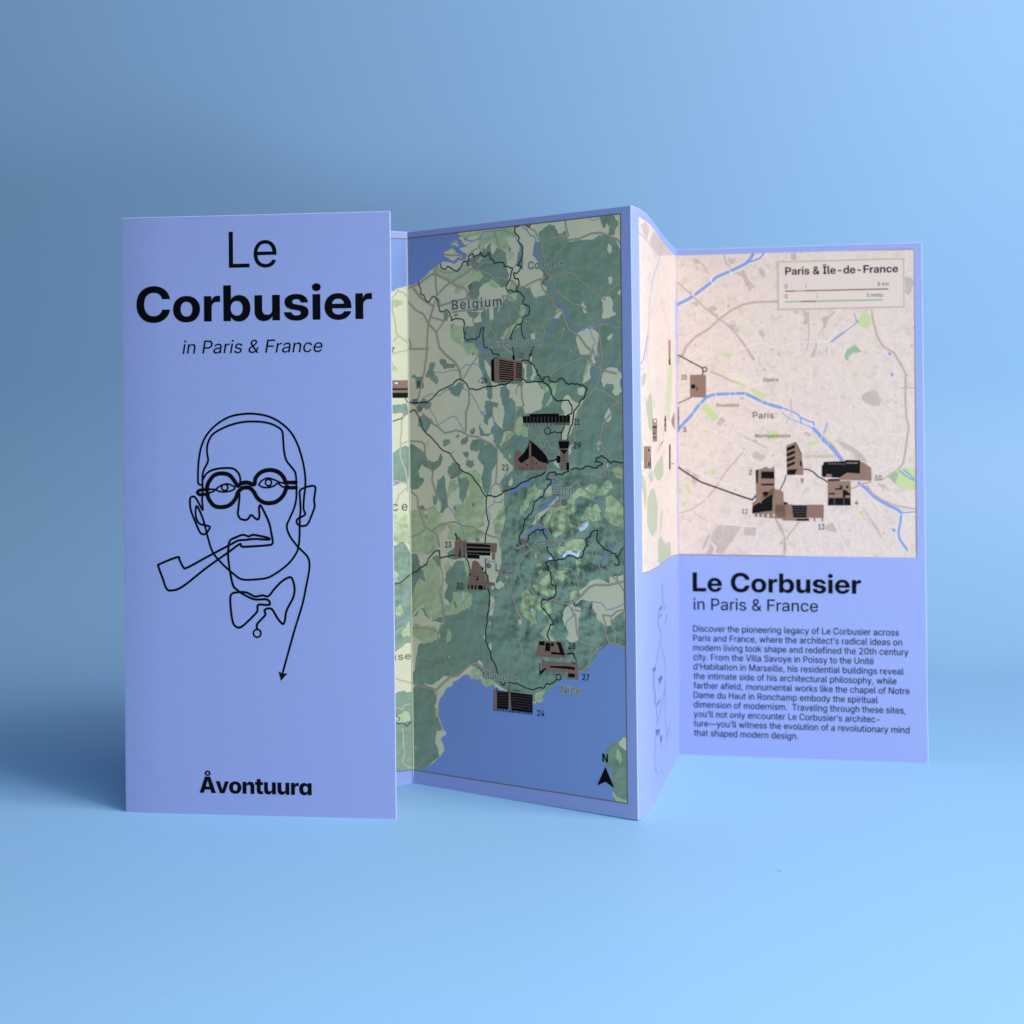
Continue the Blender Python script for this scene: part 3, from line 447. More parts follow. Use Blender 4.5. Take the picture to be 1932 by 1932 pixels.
LINES = [  # panel, layer, colour, width in um, roughness, path
 ('p3',6,'river',328,4,'1322 10269 1447 10198 1536 10175 1643 10210 1733 10275 1822 10340 2015 10343 2085 10329 2224 10338 2309 10264 2412 10240 2478 10104 2562 9995 2578 9892 2508 9783 2472 9670 2403 9618'),
 ('p3',6,'river',264,4,'1661 10208 1873 10196 2014 10227'),
 ('p3',6,'river',580,4,'1196 10310 1249 10216 1302 10152'),
 ('p3',6,'river',1189,4,'1156 10076 1245 9993 1353 9954 1316 9898'),
 ('p3',6,'river',387,4,'2616 10336 2717 10254 2766 10178 2866 10111 2882 10038 2930 9862 2944 9689 3026 9553 3075 9507'),
 ('p3',6,'river',973,4,'2882 10038 2897 9893 2920 9748'),
 ('p3',6,'river',466,4,'3105 9319 3154 9216 3235 9110 3298 8964 3363 8903 3460 8840 3491 8739 3538 8609 3602 8493 3681 8404 3794 8426 3875 8464 4033 8427'),
 ('p3',6,'river',555,4,'3244 8641 3360 8648 3277 8610 3210 8529 3159 8404 3075 8322 2872 8146'),
 ('p3',6,'river',251,4,'3954 8445 4000 8317 4062 8203 3997 8108 4027 7964 4005 8121 4059 7979 4057 7868 4088 7838 4040 7743 4006 7605 3924 7412'),
 ('p3',6,'river',374,4,'4066 8481 4177 8544 4365 8547 4472 8444 4547 8261'),
 ('p3',6,'river',332,4,'4199 7834 4324 7843 4418 7880 4479 7781 4539 7682'),
 ('p3',6,'river',209,4,'3965 10365 4059 10307 4154 10332'),
 ('p3',6,'river',574,4,'1743 8552 1706 8480 1616 8382 1684 8202 1754 8110 1719 8170 1806 8078'),
 ('p3',6,'river',309,4,'1747 8846 1743 8581'),
 ('p3',6,'river',268,4,'606 7813 828 7790 920 7809 1140 7816 1231 7835 1359 7926 1466 7915 1627 7894 1713 7728 1763 7521'),
 ('p3',6,'river',291,4,'180 7051 239 7202 355 7336 544 7407 692 7358 823 7429 989 7500 1135 7488 1334 7452 1440 7367 1545 7232 1615 7097 1685 7022 1756 7050 1862 7048'),
 ('p3',6,'river',270,4,'502 7136 684 6815 814 6873 1018 6975 1144 6913 1197 6808 1286 6688'),
 ('p3',6,'river',442,4,'1658 7022 1737 6991 1702 6970'),
 ('p3',6,'river',351,4,'1930 6944 1963 6797 1942 6577 1976 6475'),
 ('p3',6,'river',262,4,'2095 7466 2179 7260 2263 7112 2295 6937 2275 6763'),
 ('p3',6,'river',391,4,'2408 6414 2460 6486 2597 6542'),
 ('p3',6,'river',437,4,'2264 6007 2158 5861 2052 5714'),
 ('p3',6,'river',1158,4,'2310 5583 2483 5704 2687 5706 2586 5763 2310 5586'),
 ('p3',6,'river',308,4,'1944 5479 1925 5390 1836 5315 1764 5240 1816 5153 1814 5036'),
 ('p3',6,'river',307,4,'1942 5391 2082 5379 2118 5452'),
 ('p3',6,'river',269,4,'882 5282 991 5209 1062 5061 1224 4946 1239 4798 1291 4650'),
 ('p3',6,'river',268,4,'1169 3722 1184 3544 1255 3414 1326 3374'),
 ('p3',6,'river',353,4,'1751 4328 1803 4301 1944 4307'),
 ('p3',6,'river',306,4,'2119 4343 2204 4230'),
 ('p3',6,'river',305,4,'2362 4528 2377 4383 2375 4267'),
 ('p3',6,'river',227,4,'594 4596 441 4379'),
 ('p3',6,'river',292,4,'3936 3693 4031 3671 4126 3663 4219 3558 4328 3565 4469 3629 4562 3676'),
 ('p3',6,'river',297,4,'3234 3239 3365 3192 3414 3252 3432 3310 3547 3388 3566 3601'),
 ('p3',6,'river',251,4,'3911 6475 4037 6404 4147 6362'),
 ('p3',6,'river',249,4,'4539 6526 4368 6472 4257 6375'),
 ('p3',6,'river',291,4,'4170 5750 4232 5668 4357 5642'),
 ('p3',6,'river',266,4,'1658 2849 1726 2648 1671 2497 1634 2390 1668 2319'),
 ('p3',6,'river',221,4,'1693 2233 1709 2087 1769 2005'),
 ('p3',6,'river',209,4,'4166 7738 4005 7521'),
 ('p3',6,'river',366,4,'-7 7284 145 7235 163 7173'),
 ('p3',7,'roadedge',759,0,'26 9426 313 9496 446 9577 578 9643 690 9634 928 9518 1163 9374 1344 9324 1396 9238 1377 9136 1050 9098 773 9041'),
 ('p3',7.5,'road',330,0,'26 9426 313 9496 446 9577 578 9643 690 9634 928 9518 1163 9374 1344 9324 1396 9238 1377 9136 1050 9098 773 9041'),
 ('p3',7,'roadedge',762,0,'672 9711 677 9439 702 9242'),
 ('p3',7.5,'road',331,0,'672 9711 677 9439 702 9242'),
 ('p3',7,'roadedge',755,0,'702 9242 908 9408 1055 9472 1184 9536 1348 9598 1438 9651'),
 ('p3',7.5,'road',328,0,'702 9242 908 9408 1055 9472 1184 9536 1348 9598 1438 9651'),
 ('p3',7,'roadedge',831,0,'122 9449 309 9238 532 9087 625 9051 547 8859 489 8726 600 8629 673 8550 743 8260 743 8260 888 8118 1106 7959 1194 7806 1228 7671'),
 ('p3',7.5,'road',361,0,'122 9449 309 9238 532 9087 625 9051 547 8859 489 8726 600 8629 673 8550 743 8260 743 8260 888 8118 1106 7959 1194 7806 1228 7671'),
 ('p3',7,'roadedge',699,0,'-71 9341 22 9166 191 9002 379 8915 489 8726 466 8470 443 8168 463 8273 422 8032 381 7806 282 7490 222 7279'),
 ('p3',7.5,'road',304,0,'-71 9341 22 9166 191 9002 379 8915 489 8726 466 8470 443 8168 463 8273 422 8032 381 7806 282 7490 222 7279'),
 ('p3',7,'roadedge',623,0,'566 8843 751 8787 861 8750 692 8564'),
 ('p3',7.5,'road',271,0,'566 8843 751 8787 861 8750 692 8564'),
 ('p3',7,'roadedge',623,0,'625 9051 683 9198 756 9148 773 9041'),
 ('p3',7.5,'road',271,0,'625 9051 683 9198 756 9148 773 9041'),
 ('p3',7,'roadedge',700,0,'-11 8272 482 8249'),
 ('p3',7.5,'road',304,0,'-11 8272 482 8249'),
 ('p3',7,'roadedge',633,0,'-82 8651 86 8337 47 8293'),
 ('p3',7.5,'road',275,0,'-82 8651 86 8337 47 8293'),
 ('p3',7,'roadedge',613,0,'1047 8904 1410 8926 1766 8919'),
 ('p3',7.5,'road',267,0,'1047 8904 1410 8926 1766 8919'),
 ('p3',7,'roadedge',668,0,'1439 9680 1528 9673 1741 9612 1916 9539 2002 9460 2124 9465 2297 9408 2382 9387 2500 9263 2637 9267 2857 9352 3025 9382 3073 9407'),
 ('p3',7.5,'road',290,0,'1439 9680 1528 9673 1741 9612 1916 9539 2002 9460 2124 9465 2297 9408 2382 9387 2500 9263 2637 9267 2857 9352 3025 9382 3073 9407'),
 ('p3',7,'roadedge',538,0,'1523 9304 1609 9120 1783 8903 1869 8751 1901 8543 1987 8451 2020 8288 2193 8193 2381 8082 2193 8192 2380 8067'),
 ('p3',7.5,'road',234,0,'1523 9304 1609 9120 1783 8903 1869 8751 1901 8543 1987 8451 2020 8288 2193 8193 2381 8082 2193 8192 2380 8067'),
 ('p3',7,'roadedge',544,0,'1481 8892 1531 8638 1528 8431 1543 8267 1648 8144 1611 8069 1611 8071 1430 7872 1283 7669 1264 7625'),
 ('p3',7.5,'road',237,0,'1481 8892 1531 8638 1528 8431 1543 8267 1648 8144 1611 8069 1611 8071 1430 7872 1283 7669 1264 7625'),
 ('p3',7,'roadedge',543,0,'1511 9704 1565 9759 1656 9899'),
 ('p3',7.5,'road',236,0,'1511 9704 1565 9759 1656 9899'),
 ('p3',7,'roadedge',606,0,'1600 9682 1743 9766 1919 9766 2113 9896 2131 9946 2048 10172 1998 10338'),
 ('p3',7.5,'road',263,0,'1600 9682 1743 9766 1919 9766 2113 9896 2131 9946 2048 10172 1998 10338'),
 ('p3',7,'roadedge',475,0,'1398 9921 1515 9999 1677 10059 1693 9999'),
 ('p3',7.5,'road',207,0,'1398 9921 1515 9999 1677 10059 1693 9999'),
 ('p3',7,'roadedge',548,0,'862 9996 990 9970 1208 9952 1316 9898 1351 9850'),
 ('p3',7.5,'road',238,0,'862 9996 990 9970 1208 9952 1316 9898 1351 9850'),
 ('p3',7,'roadedge',480,0,'1029 10117 1030 10191 1140 10211 1229 10144'),
 ('p3',7.5,'road',209,0,'1029 10117 1030 10191 1140 10211 1229 10144'),
 ('p3',7,'roadedge',483,0,'783 9702 838 9668 1058 9651'),
 ('p3',7.5,'road',210,0,'783 9702 838 9668 1058 9651'),
 ('p3',7,'roadedge',593,0,'2154 9127 2292 9118 2361 9070 2393 8966 2477 8859 2527 8755 2628 8648 2712 8629 2794 8480 2911 8431 3027 8382 3059 8423 3011 8540 3079 8636 3212 8671 3295 8751 3411 8801 3280 8837 3249 8967 3118 9061 3020 9197 2972 9315 3023 9382'),
 ('p3',7.5,'road',258,0,'2154 9127 2292 9118 2361 9070 2393 8966 2477 8859 2527 8755 2628 8648 2712 8629 2794 8480 2911 8431 3027 8382 3059 8423 3011 8540 3079 8636 3212 8671 3295 8751 3411 8801 3280 8837 3249 8967 3118 9061 3020 9197 2972 9315 3023 9382'),
 ('p3',7,'roadedge',535,0,'2154 9127 2256 8960 2288 8813 2337 8607 2283 8450 2177 8324'),
 ('p3',7.5,'road',233,0,'2154 9127 2256 8960 2288 8813 2337 8607 2283 8450 2177 8324'),
 ('p3',7,'roadedge',591,0,'2718 10341 2868 10240 2950 10089 2999 10027 2997 9884 3045 9766 3076 9621 3123 9432'),
 ('p3',7.5,'road',257,0,'2718 10341 2868 10240 2950 10089 2999 10027 2997 9884 3045 9766 3076 9621 3123 9432'),
 ('p3',7,'roadedge',586,0,'2999 10027 3314 10098 3396 10076 3559 10089 3512 10235 3490 10364'),
 ('p3',7.5,'road',255,0,'2999 10027 3314 10098 3396 10076 3559 10089 3512 10235 3490 10364'),
 ('p3',7,'roadedge',703,0,'3558 10019 3752 10015 4008 10089 4182 10086 4338 10023 4508 9945 4569 9870'),
 ('p3',7.5,'road',306,0,'3558 10019 3752 10015 4008 10089 4182 10086 4338 10023 4508 9945 4569 9870'),
 ('p3',7,'roadedge',456,0,'3542 10006 3426 9889 3294 9802 3259 9691'),
 ('p3',7.5,'road',198,0,'3542 10006 3426 9889 3294 9802 3259 9691'),
 ('p3',7,'roadedge',514,0,'3156 9415 3288 9405 3371 9441 3647 9440 3758 9298 3933 9201 3979 9086 4120 9021 4245 8915 4309 9049 4498 9160 4575 9161'),
 ('p3',7.5,'road',224,0,'3156 9415 3288 9405 3371 9441 3647 9440 3758 9298 3933 9201 3979 9086 4120 9021 4245 8915 4309 9049 4498 9160 4575 9161'),
 ('p3',7,'roadedge',580,0,'3156 9386 3238 9323 3268 9165 3414 9041 3576 8945 3607 8887 3704 8881 3831 8816 3910 8741 3941 8628 4065 8467 4176 8503 4364 8492 4456 8418 4565 8425'),
 ('p3',7.5,'road',252,0,'3156 9386 3238 9323 3268 9165 3414 9041 3576 8945 3607 8887 3704 8881 3831 8816 3910 8741 3941 8628 4065 8467 4176 8503 4364 8492 4456 8418 4565 8425'),
 ('p3',7,'roadedge',772,0,'3411 8801 3457 8642 3520 8483 3664 8363 3728 8331 3823 8214 3886 8127 3965 8068 3979 7966 3964 8025 3963 7913 3993 7800 4166 7738 4181 7710 4461 7637'),
 ('p3',7.5,'road',336,0,'3411 8801 3457 8642 3520 8483 3664 8363 3728 8331 3823 8214 3886 8127 3965 8068 3979 7966 3964 8025 3963 7913 3993 7800 4166 7738 4181 7710 4461 7637'),
 ('p3',7,'roadedge',578,0,'4160 8476 4142 8282 4107 8075 4106 7991 4112 7824 4166 7724 4148 7600 4051 7394 3986 7326 3841 7204 3693 6955 3626 6731 3638 6491 3555 6351'),
 ('p3',7.5,'road',251,0,'4160 8476 4142 8282 4107 8075 4106 7991 4112 7824 4166 7724 4148 7600 4051 7394 3986 7326 3841 7204 3693 6955 3626 6731 3638 6491 3555 6351'),
 ('p3',7,'roadedge',639,0,'4158 8281 4185 7958 4192 7945 4166 7738'),
 ('p3',7.5,'road',278,0,'4158 8281 4185 7958 4192 7945 4166 7738'),
 ('p3',7,'roadedge',575,0,'4051 7394 4239 7333 4332 7247 4455 7189 4470 7133 4360 7067 4359 6956 4200 6792 4134 6557 4179 6376 4318 6250 4254 6154 4206 6070 4219 5876 4140 5848 3951 5902 3823 5915 3744 5971'),
 ('p3',7.5,'road',250,0,'4051 7394 4239 7333 4332 7247 4455 7189 4470 7133 4360 7067 4359 6956 4200 6792 4134 6557 4179 6376 4318 6250 4254 6154 4206 6070 4219 5876 4140 5848 3951 5902 3823 5915 3744 5971'),
 ('p3',7,'roadedge',444,0,'4470 7133 4578 7131'),
 ('p3',7.5,'road',193,0,'4470 7133 4578 7131'),
 ('p3',7,'roadedge',509,0,'4220 5987 4361 5960 4453 5905 4577 5878'),
 ('p3',7.5,'road',221,0,'4220 5987 4361 5960 4453 5905 4577 5878'),
 ('p3',7,'roadedge',524,0,'2531 7959 2599 7942 2767 7892 2868 7859 2933 7728 3015 7653 3131 7635 3265 7730 3462 7835 3690 7897 3820 7961 3948 7984'),
 ('p3',7.5,'road',228,0,'2531 7959 2599 7942 2767 7892 2868 7859 2933 7728 3015 7653 3131 7635 3265 7730 3462 7835 3690 7897 3820 7961 3948 7984'),
 ('p3',7,'roadedge',602,0,'2593 7553 2550 7482 2547 7280 2587 7134 2553 7106 2416 7095 2414 6935 2376 6675 2201 6546 2254 6458 2114 6371 2009 6357 2007 6211 1985 5918 1965 5728 2052 5700 2102 5580'),
 ('p3',7.5,'road',262,0,'2593 7553 2550 7482 2547 7280 2587 7134 2553 7106 2416 7095 2414 6935 2376 6675 2201 6546 2254 6458 2114 6371 2009 6357 2007 6211 1985 5918 1965 5728 2052 5700 2102 5580'),
 ('p3',7,'roadedge',526,0,'2553 7106 2619 6960 2667 6787 2766 6613 2916 6554 2947 6382 2997 6382 3049 6496 3098 6481 3113 6367 3245 6352 3310 6295 3323 6068'),
 ('p3',7.5,'road',229,0,'2553 7106 2619 6960 2667 6787 2766 6613 2916 6554 2947 6382 2997 6382 3049 6496 3098 6481 3113 6367 3245 6352 3310 6295 3323 6068'),
 ('p3',7,'roadedge',401,0,'2190 8163 2361 8068'),
 ('p3',7.5,'road',174,0,'2190 8163 2361 8068'),
 ('p3',7,'roadedge',686,0,'331 7033 462 6940 572 6832 683 6785 829 6663 977 6676 1087 6705 1195 6689 1303 6643 1393 6597 1589 6581 1730 6506 1888 6446 1992 6357'),
 ('p3',7.5,'road',298,0,'331 7033 462 6940 572 6832 683 6785 829 6663 977 6676 1087 6705 1195 6689 1303 6643 1393 6597 1589 6581 1730 6506 1888 6446 1992 6357'),
 ('p3',7,'roadedge',751,0,'1322 6687 1327 7029 1402 7205 1405 7428'),
 ('p3',7.5,'road',326,0,'1322 6687 1327 7029 1402 7205 1405 7428'),
 ('p3',7,'roadedge',697,0,'38 6519 304 6501 379 6440 376 6243 485 6031 558 5910 528 5789 609 5560 627 5518 772 5325'),
 ('p3',7.5,'road',303,0,'38 6519 304 6501 379 6440 376 6243 485 6031 558 5910 528 5789 609 5560 627 5518 772 5325'),
 ('p3',7,'roadedge',472,0,'1965 5728 1876 5668 1857 5577 1839 5506'),
 ('p3',7.5,'road',205,0,'1965 5728 1876 5668 1857 5577 1839 5506'),
 ('p3',7,'roadedge',699,0,'43 5555 156 5481 202 5390 191 5283 282 5072 355 4891 467 4834 578 4792 651 4719 686 4539'),
 ('p3',7.5,'road',304,0,'43 5555 156 5481 202 5390 191 5283 282 5072 355 4891 467 4834 578 4792 651 4719 686 4539'),
 ('p3',7,'roadedge',631,0,'48 4699 239 4766 354 4846'),
 ('p3',7.5,'road',274,0,'48 4699 239 4766 354 4846'),
 ('p3',7,'roadedge',612,0,'541 4836 692 4931 914 4990 1061 5001 1205 4938 1457 4923 1564 4867 1687 4811 1863 4758 2020 4734 2053 4560 2296 4656 2398 4558 2570 4622'),
 ('p3',7.5,'road',266,0,'541 4836 692 4931 914 4990 1061 5001 1205 4938 1457 4923 1564 4867 1687 4811 1863 4758 2020 4734 2053 4560 2296 4656 2398 4558 2570 4622'),
 ('p3',7,'roadedge',489,0,'209 5222 397 5211 548 5275'),
 ('p3',7.5,'road',213,0,'209 5222 397 5211 548 5275'),
 ('p3',7,'roadedge',555,0,'685 4464 699 4163 752 4015 749 3819 673 3694 761 3368 776 3140 777 3264 662 2970 623 2861 621 2710 748 2539 837 2321 909 2253 889 2116'),
 ('p3',7.5,'road',241,0,'685 4464 699 4163 752 4015 749 3819 673 3694 761 3368 776 3140 777 3264 662 2970 623 2861 621 2710 748 2539 837 2321 909 2253 889 2116'),
 ('p3',7,'roadedge',489,0,'21 2955 269 2987 475 2972 661 2894'),
 ('p3',7.5,'road',213,0,'21 2955 269 2987 475 2972 661 2894'),
 ('p3',7,'roadedge',829,0,'-14 1926 195 1870 421 1846 570 1830 721 1965 889 2101 1072 2147 1311 2347 1474 2421 1633 2331 1827 2289'),
 ('p3',7.5,'road',360,0,'-14 1926 195 1870 421 1846 570 1830 721 1965 889 2101 1072 2147 1311 2347 1474 2421 1633 2331 1827 2289'),
 ('p3',7,'roadedge',488,0,'570 1830 567 1618 490 1459 505 1279'),
 ('p3',7.5,'road',212,0,'570 1830 567 1618 490 1459 505 1279'),
 ('p3',7,'roadedge',490,0,'503 1147 558 1062 518 846 441 746 401 559 230 461 56 302 -116 295'),
 ('p3',7.5,'road',213,0,'503 1147 558 1062 518 846 441 746 401 559 230 461 56 302 -116 295'),
 ('p3',7,'roadedge',590,0,'2880 5221 3098 5326 3330 5402'),
 ('p3',7.5,'road',257,0,'2880 5221 3098 5326 3330 5402'),
 ('p3',7,'roadedge',528,0,'2827 4990 2846 5192'),
 ('p3',7.5,'road',230,0,'2827 4990 2846 5192'),
 ('p3',7,'roadedge',594,0,'2570 4738 2622 4855 2844 5005 3026 4939 3092 4855 3115 4728'),
 ('p3',7.5,'road',258,0,'2570 4738 2622 4855 2844 5005 3026 4939 3092 4855 3115 4728'),
 ('p3',7,'roadedge',459,0,'3043 4954 3078 5054 3162 5128 3164 5256 3330 5359'),
 ('p3',7.5,'road',199,0,'3043 4954 3078 5054 3162 5128 3164 5256 3330 5359'),
 ('p3',7,'roadedge',514,0,'3316 5571 3332 5501 3429 5474 3497 5631 3628 5759 3708 5732 3740 5676 3930 5552 3960 5455 4087 5415 4180 5306 4194 5209 4146 5111 4144 5013 4331 4908 4392 4827 4453 4704 4374 4605 4387 4425 4432 4345'),
 ('p3',7.5,'road',223,0,'3316 5571 3332 5501 3429 5474 3497 5631 3628 5759 3708 5732 3740 5676 3930 5552 3960 5455 4087 5415 4180 5306 4194 5209 4146 5111 4144 5013 4331 4908 4392 4827 4453 4704 4374 4605 4387 4425 4432 4345'),
 ('p3',7,'roadedge',444,0,'4453 4704 4561 4736'),
 ('p3',7.5,'road',193,0,'4453 4704 4561 4736'),
 ('p3',7,'roadedge',458,0,'3106 5854 3205 5840 3336 5784 3351 5700'),
 ('p3',7.5,'road',199,0,'3106 5854 3205 5840 3336 5784 3351 5700'),
 ('p3',7,'roadedge',524,0,'2619 4639 2686 4569 2820 4545 2886 4433 3019 4381 3084 4284 3215 4191 3526 4234 3637 4084 3667 3945 3648 3733'),
 ('p3',7.5,'road',228,0,'2619 4639 2686 4569 2820 4545 2886 4433 3019 4381 3084 4284 3215 4191 3526 4234 3637 4084 3667 3945 3648 3733'),
 ('p3',7,'roadedge',454,0,'3403 4723 3534 4784 3695 4776 3792 4793'),
 ('p3',7.5,'road',197,0,'3403 4723 3534 4784 3695 4776 3792 4793'),
 ('p3',7,'roadedge',589,0,'2686 4555 2548 4434 2443 4256 2424 4110 2491 3983 2628 4062 2678 4050 2659 3891 2758 3752 2892 3688 2957 3592 3141 3674 3468 3609 3579 3418 3596 3448 3624 3111 3686 2989 3814 2943 3973 2914 4036 2863 3971 2788 3874 2682 3857 2568 3743 2460 3646 2438'),
 ('p3',7.5,'road',256,0,'2686 4555 2548 4434 2443 4256 2424 4110 2491 3983 2628 4062 2678 4050 2659 3891 2758 3752 2892 3688 2957 3592 3141 3674 3468 3609 3579 3418 3596 3448 3624 3111 3686 2989 3814 2943 3973 2914 4036 2863 3971 2788 3874 2682 3857 2568 3743 2460 3646 2438'),
 ('p3',7,'roadedge',469,0,'2045 4063 2219 4071 2409 4109'),
 ('p3',7.5,'road',204,0,'2045 4063 2219 4071 2409 4109'),
 ('p3',7,'roadedge',468,0,'2491 3983 2454 3793 2298 3697 2126 3746'),
 ('p3',7.5,'road',203,0,'2491 3983 2454 3793 2298 3697 2126 3746'),
 ('p3',7,'roadedge',534,0,'2131 3950 2267 3812 2316 3669 2365 3469 2516 3259 2348 3453 2516 3290 2549 3177 2512 3001 2426 2908 2491 2681 2314 2304'),
 ('p3',7.5,'road',232,0,'2131 3950 2267 3812 2316 3669 2365 3469 2516 3259 2348 3453 2516 3290 2549 3177 2512 3001 2426 2908 2491 2681 2314 2304'),
 ('p3',7,'roadedge',472,0,'1843 3436 1916 3573 2215 3794'),
 ('p3',7.5,'road',205,0,'1843 3436 1916 3573 2215 3794'),
 ('p3',7,'roadedge',512,0,'3902 4685 3965 4659 3947 4491 4057 4425 4102 4260 4290 4172 4459 4056 4550 3909'),
 ('p3',7.5,'road',223,0,'3902 4685 3965 4659 3947 4491 4057 4425 4102 4260 4290 4172 4459 4056 4550 3909'),
 ('p3',7,'roadedge',836,0,'3468 3609 3681 3734 3876 3928 3988 3976 4272 3991 4552 4061'),
 ('p3',7.5,'road',363,0,'3468 3609 3681 3734 3876 3928 3988 3976 4272 3991 4552 4061'),
 ('p3',7,'roadedge',508,0,'4459 4056 4429 4096 4463 4346'),
 ('p3',7.5,'road',221,0,'4459 4056 4429 4096 4463 4346'),
 ('p3',7,'roadedge',648,0,'3581 3517 3710 3497'),
 ('p3',7.5,'road',282,0,'3581 3517 3710 3497'),
 ('p3',7,'roadedge',637,0,'4561 3579 4421 3543 4311 3453 4139 3469 4199 3293 4197 3154 4258 2992 4383 2987 4552 2932'),
 ('p3',7.5,'road',277,0,'4561 3579 4421 3543 4311 3453 4139 3469 4199 3293 4197 3154 4258 2992 4383 2987 4552 2932'),
 ('p3',7,'roadedge',573,0,'4311 3453 4309 3300 4401 3182 4367 3000'),
 ('p3',7.5,'road',249,0,'4311 3453 4309 3300 4401 3182 4367 3000'),
 ('p3',7,'roadedge',513,0,'4036 2863 4131 2926'),
 ('p3',7.5,'road',223,0,'4036 2863 4131 2926'),
 ('p3',8,'border',497,7,'2786 10370 2685 10358 2480 10357 2437 10325 2445 10251 2512 10187 2544 10054 2603 9991 2610 9861 2522 9709 2487 9654 2581 9618 2468 9511 2400 9516 2416 9443 2484 9423 2525 9304 2465 9265 2481 9192 2275 9206 2242 9310 2348 9506 2375 9620 2212 9662 2180 9737 2006 9737 1972 9799 1920 9818 1887 9938 1798 9872 1727 9907 1693 9969 1639 9900 1549 9893 1532 9954 1461 9930 1441 9843 1351 9821 1241 9711 1149 9658 1077 9694 950 9764 894 9709 802 9746 794 9822'),
 ('p3',8,'border',462,7,'2481 9192 2598 9097 2632 9066 2597 8967 2715 8916 2729 8772 2592 8664 2557 8609 2472 8599 2402 8516 2314 8347 2363 8185 2395 8038'),
 ('p3',8,'border',433,7,'2557 8609 2556 8479 2638 8330'),
 ('p3',8,'border',402,7,'2805 8207 2770 8094 2719 8024 2770 8079 2700 7923'),
 ('p3',8,'border',476,7,'276 9530 328 9282 495 9127 628 9232 719 9150 754 8982 845 8924 901 8958 992 8892 1026 8741 1100 8781 1245 8765 1334 8678 1296 8576 1349 8499 1303 8413 1401 8363 1580 8384 1652 8424 1672 8556 1743 8581 1723 8406 1773 8212 1844 8209 1930 8102 2069 8052 2052 8081'),
 ('p3',8,'border',511,7,'2548 7930 2633 7941 2717 7908 2817 7847 2882 7715 2948 7598 3014 7582 3015 7632 3131 7614 3146 7549 3295 7544 3378 7598 3426 7568 3490 7495 3636 7477 3765 7459 3892 7385 3842 7260 3728 7151 3630 7026 3594 6787 3494 6591 3476 6506'),
 ('p3',8,'border',501,7,'3550 5984 3664 6013 3728 5985 3889 6041 4063 6014 4175 6084 4033 6112 4066 6195 4177 6223 4270 6154 4347 6098 4456 6119 4564 6099'),
 ('p3',8,'border',515,7,'3501 5955 3403 5927 3370 5884 3238 5883 3223 5940 3107 5925 3039 5810 3138 5797 3087 5711 2968 5495 2782 5406 2746 5247 2574 5070 2538 4896 2450 4748 2483 4634'),
 ('p3',8,'border',507,7,'2637 4682 2655 4798 2825 4904 2976 4923 2991 4809 3040 4739 3038 4568 3136 4443 3184 4360 3316 4394 3513 4473 3658 4423 3772 4497 3805 4611 3870 4655 3823 4752 3920 4825 3969 4910 4064 4927 4046 4746 4186 4611 4404 4537 4480 4402 4448 4331 4386 4356'),
 ('p3',8,'border',386,7,'4434 4497 4560 4639'),
 ('p3',8,'border',514,7,'3151 4359 3001 4324 3033 4196 3115 4143 3113 4001 3211 3920 3209 3778 3075 3685 2942 3677 2891 3602 2956 3492 3054 3398 3136 3301 3152 3233 3102 3230 3033 3082 3065 2956'),
 ('p3',8,'border',396,7,'3423 2729 3554 2754 3585 2658'),
 ('p3',9,'route',447,2,'-102 7333 -27 7254 183 7234 447 7243 599 7345 712 7448 1027 7558 1082 7616 1192 7657 1335 7578 1406 7465 1549 7441 1638 7451 1745 7489 1973 7499 2235 7535 2322 7583'),
 ('p3',9,'route',427,2,'2545 7626 2613 7595 2646 7544 2999 7554 2997 7547 3145 7435 3192 7277 3274 7204 3339 7188 3388 7204 3519 7198 3582 7098 3577 6971 3482 6937'),
 ('p3',9,'route',425,2,'3423 6747 3364 6635 3354 6493'),
 ('p3',9,'route',341,2,'3133 6630 3233 6653 3266 6636 3372 6642'),
 ('p3',9,'route',427,2,'3251 6167 3143 6139 3059 6089'),
 ('p3',9,'route',443,2,'3016 5939 2940 5881 2772 5844 2652 5778 2516 5741 2378 5645 2135 5584 2119 5569 2067 5524 1944 5486 1786 5506 1742 5490 1663 5577 1646 5636 1541 5738 1418 5885 1239 5944 1167 6018 1168 6063 1060 6137 970 6272 769 6348 549 6560 327 6744 255 6958 143 7113 28 7069'),
 ('p3',9,'route',442,2,'1777 5505 1748 5358 1754 5167 1814 5006 1731 4783 1711 4635'),
 ('p3',9,'route',442,2,'1725 4341 1721 4091 1773 4020 1762 3916'),
 ('p3',9,'route',442,2,'1761 3813 1803 3698 1790 3418 1745 3312 1743 3206 1744 3238 1705 3015 1702 2838 1754 2724 1797 2669 1821 2524 1899 2428 1958 2257'),
 ('p3',9,'route',454,2,'-1 3994 152 4047 229 4111 381 4179 421 4287 591 4445 666 4463 701 4314 978 4385 1051 4381'),
 ('p3',9,'route',446,2,'1197 4364 1287 4353 1349 4251 1373 4104'),
 ('p3',9,'route',354,2,'1676 4082 1721 4098'),
 ('p3',9,'route',439,2,'2008 2115 2051 2061 2085 2050 2121 2111'),
 ('p3',9,'route',374,2,'2190 2118 2380 2114 2567 2052 2719 2031 2837 2085 2938 2088 2987 2171 3070 2165 3170 2224 3204 2270'),
 ('p2',7,'road',489,3,'4950 9220 5063 9391 5189 9334 5267 9229'),
 ('p2',7,'road',550,3,'4965 9159 4962 8946 5022 8642 5052 8521 5257 8387'),
 ('p2',7,'road',488,3,'5052 8521 4956 8412'),
 ('p2',7,'road',489,3,'4952 8167 5111 8223 5270 8233'),
 ('p2',7,'road',611,3,'5119 6978 5074 6520 5070 6215 5177 5938 5204 5553'),
 ('p2',7,'road',489,3,'5089 6459 5264 6519'),
 ('p2',7,'road',488,3,'4938 5767 5206 5716'),
 ('p2',7,'road',550,3,'5205 5632 5045 5513 4980 5316'),
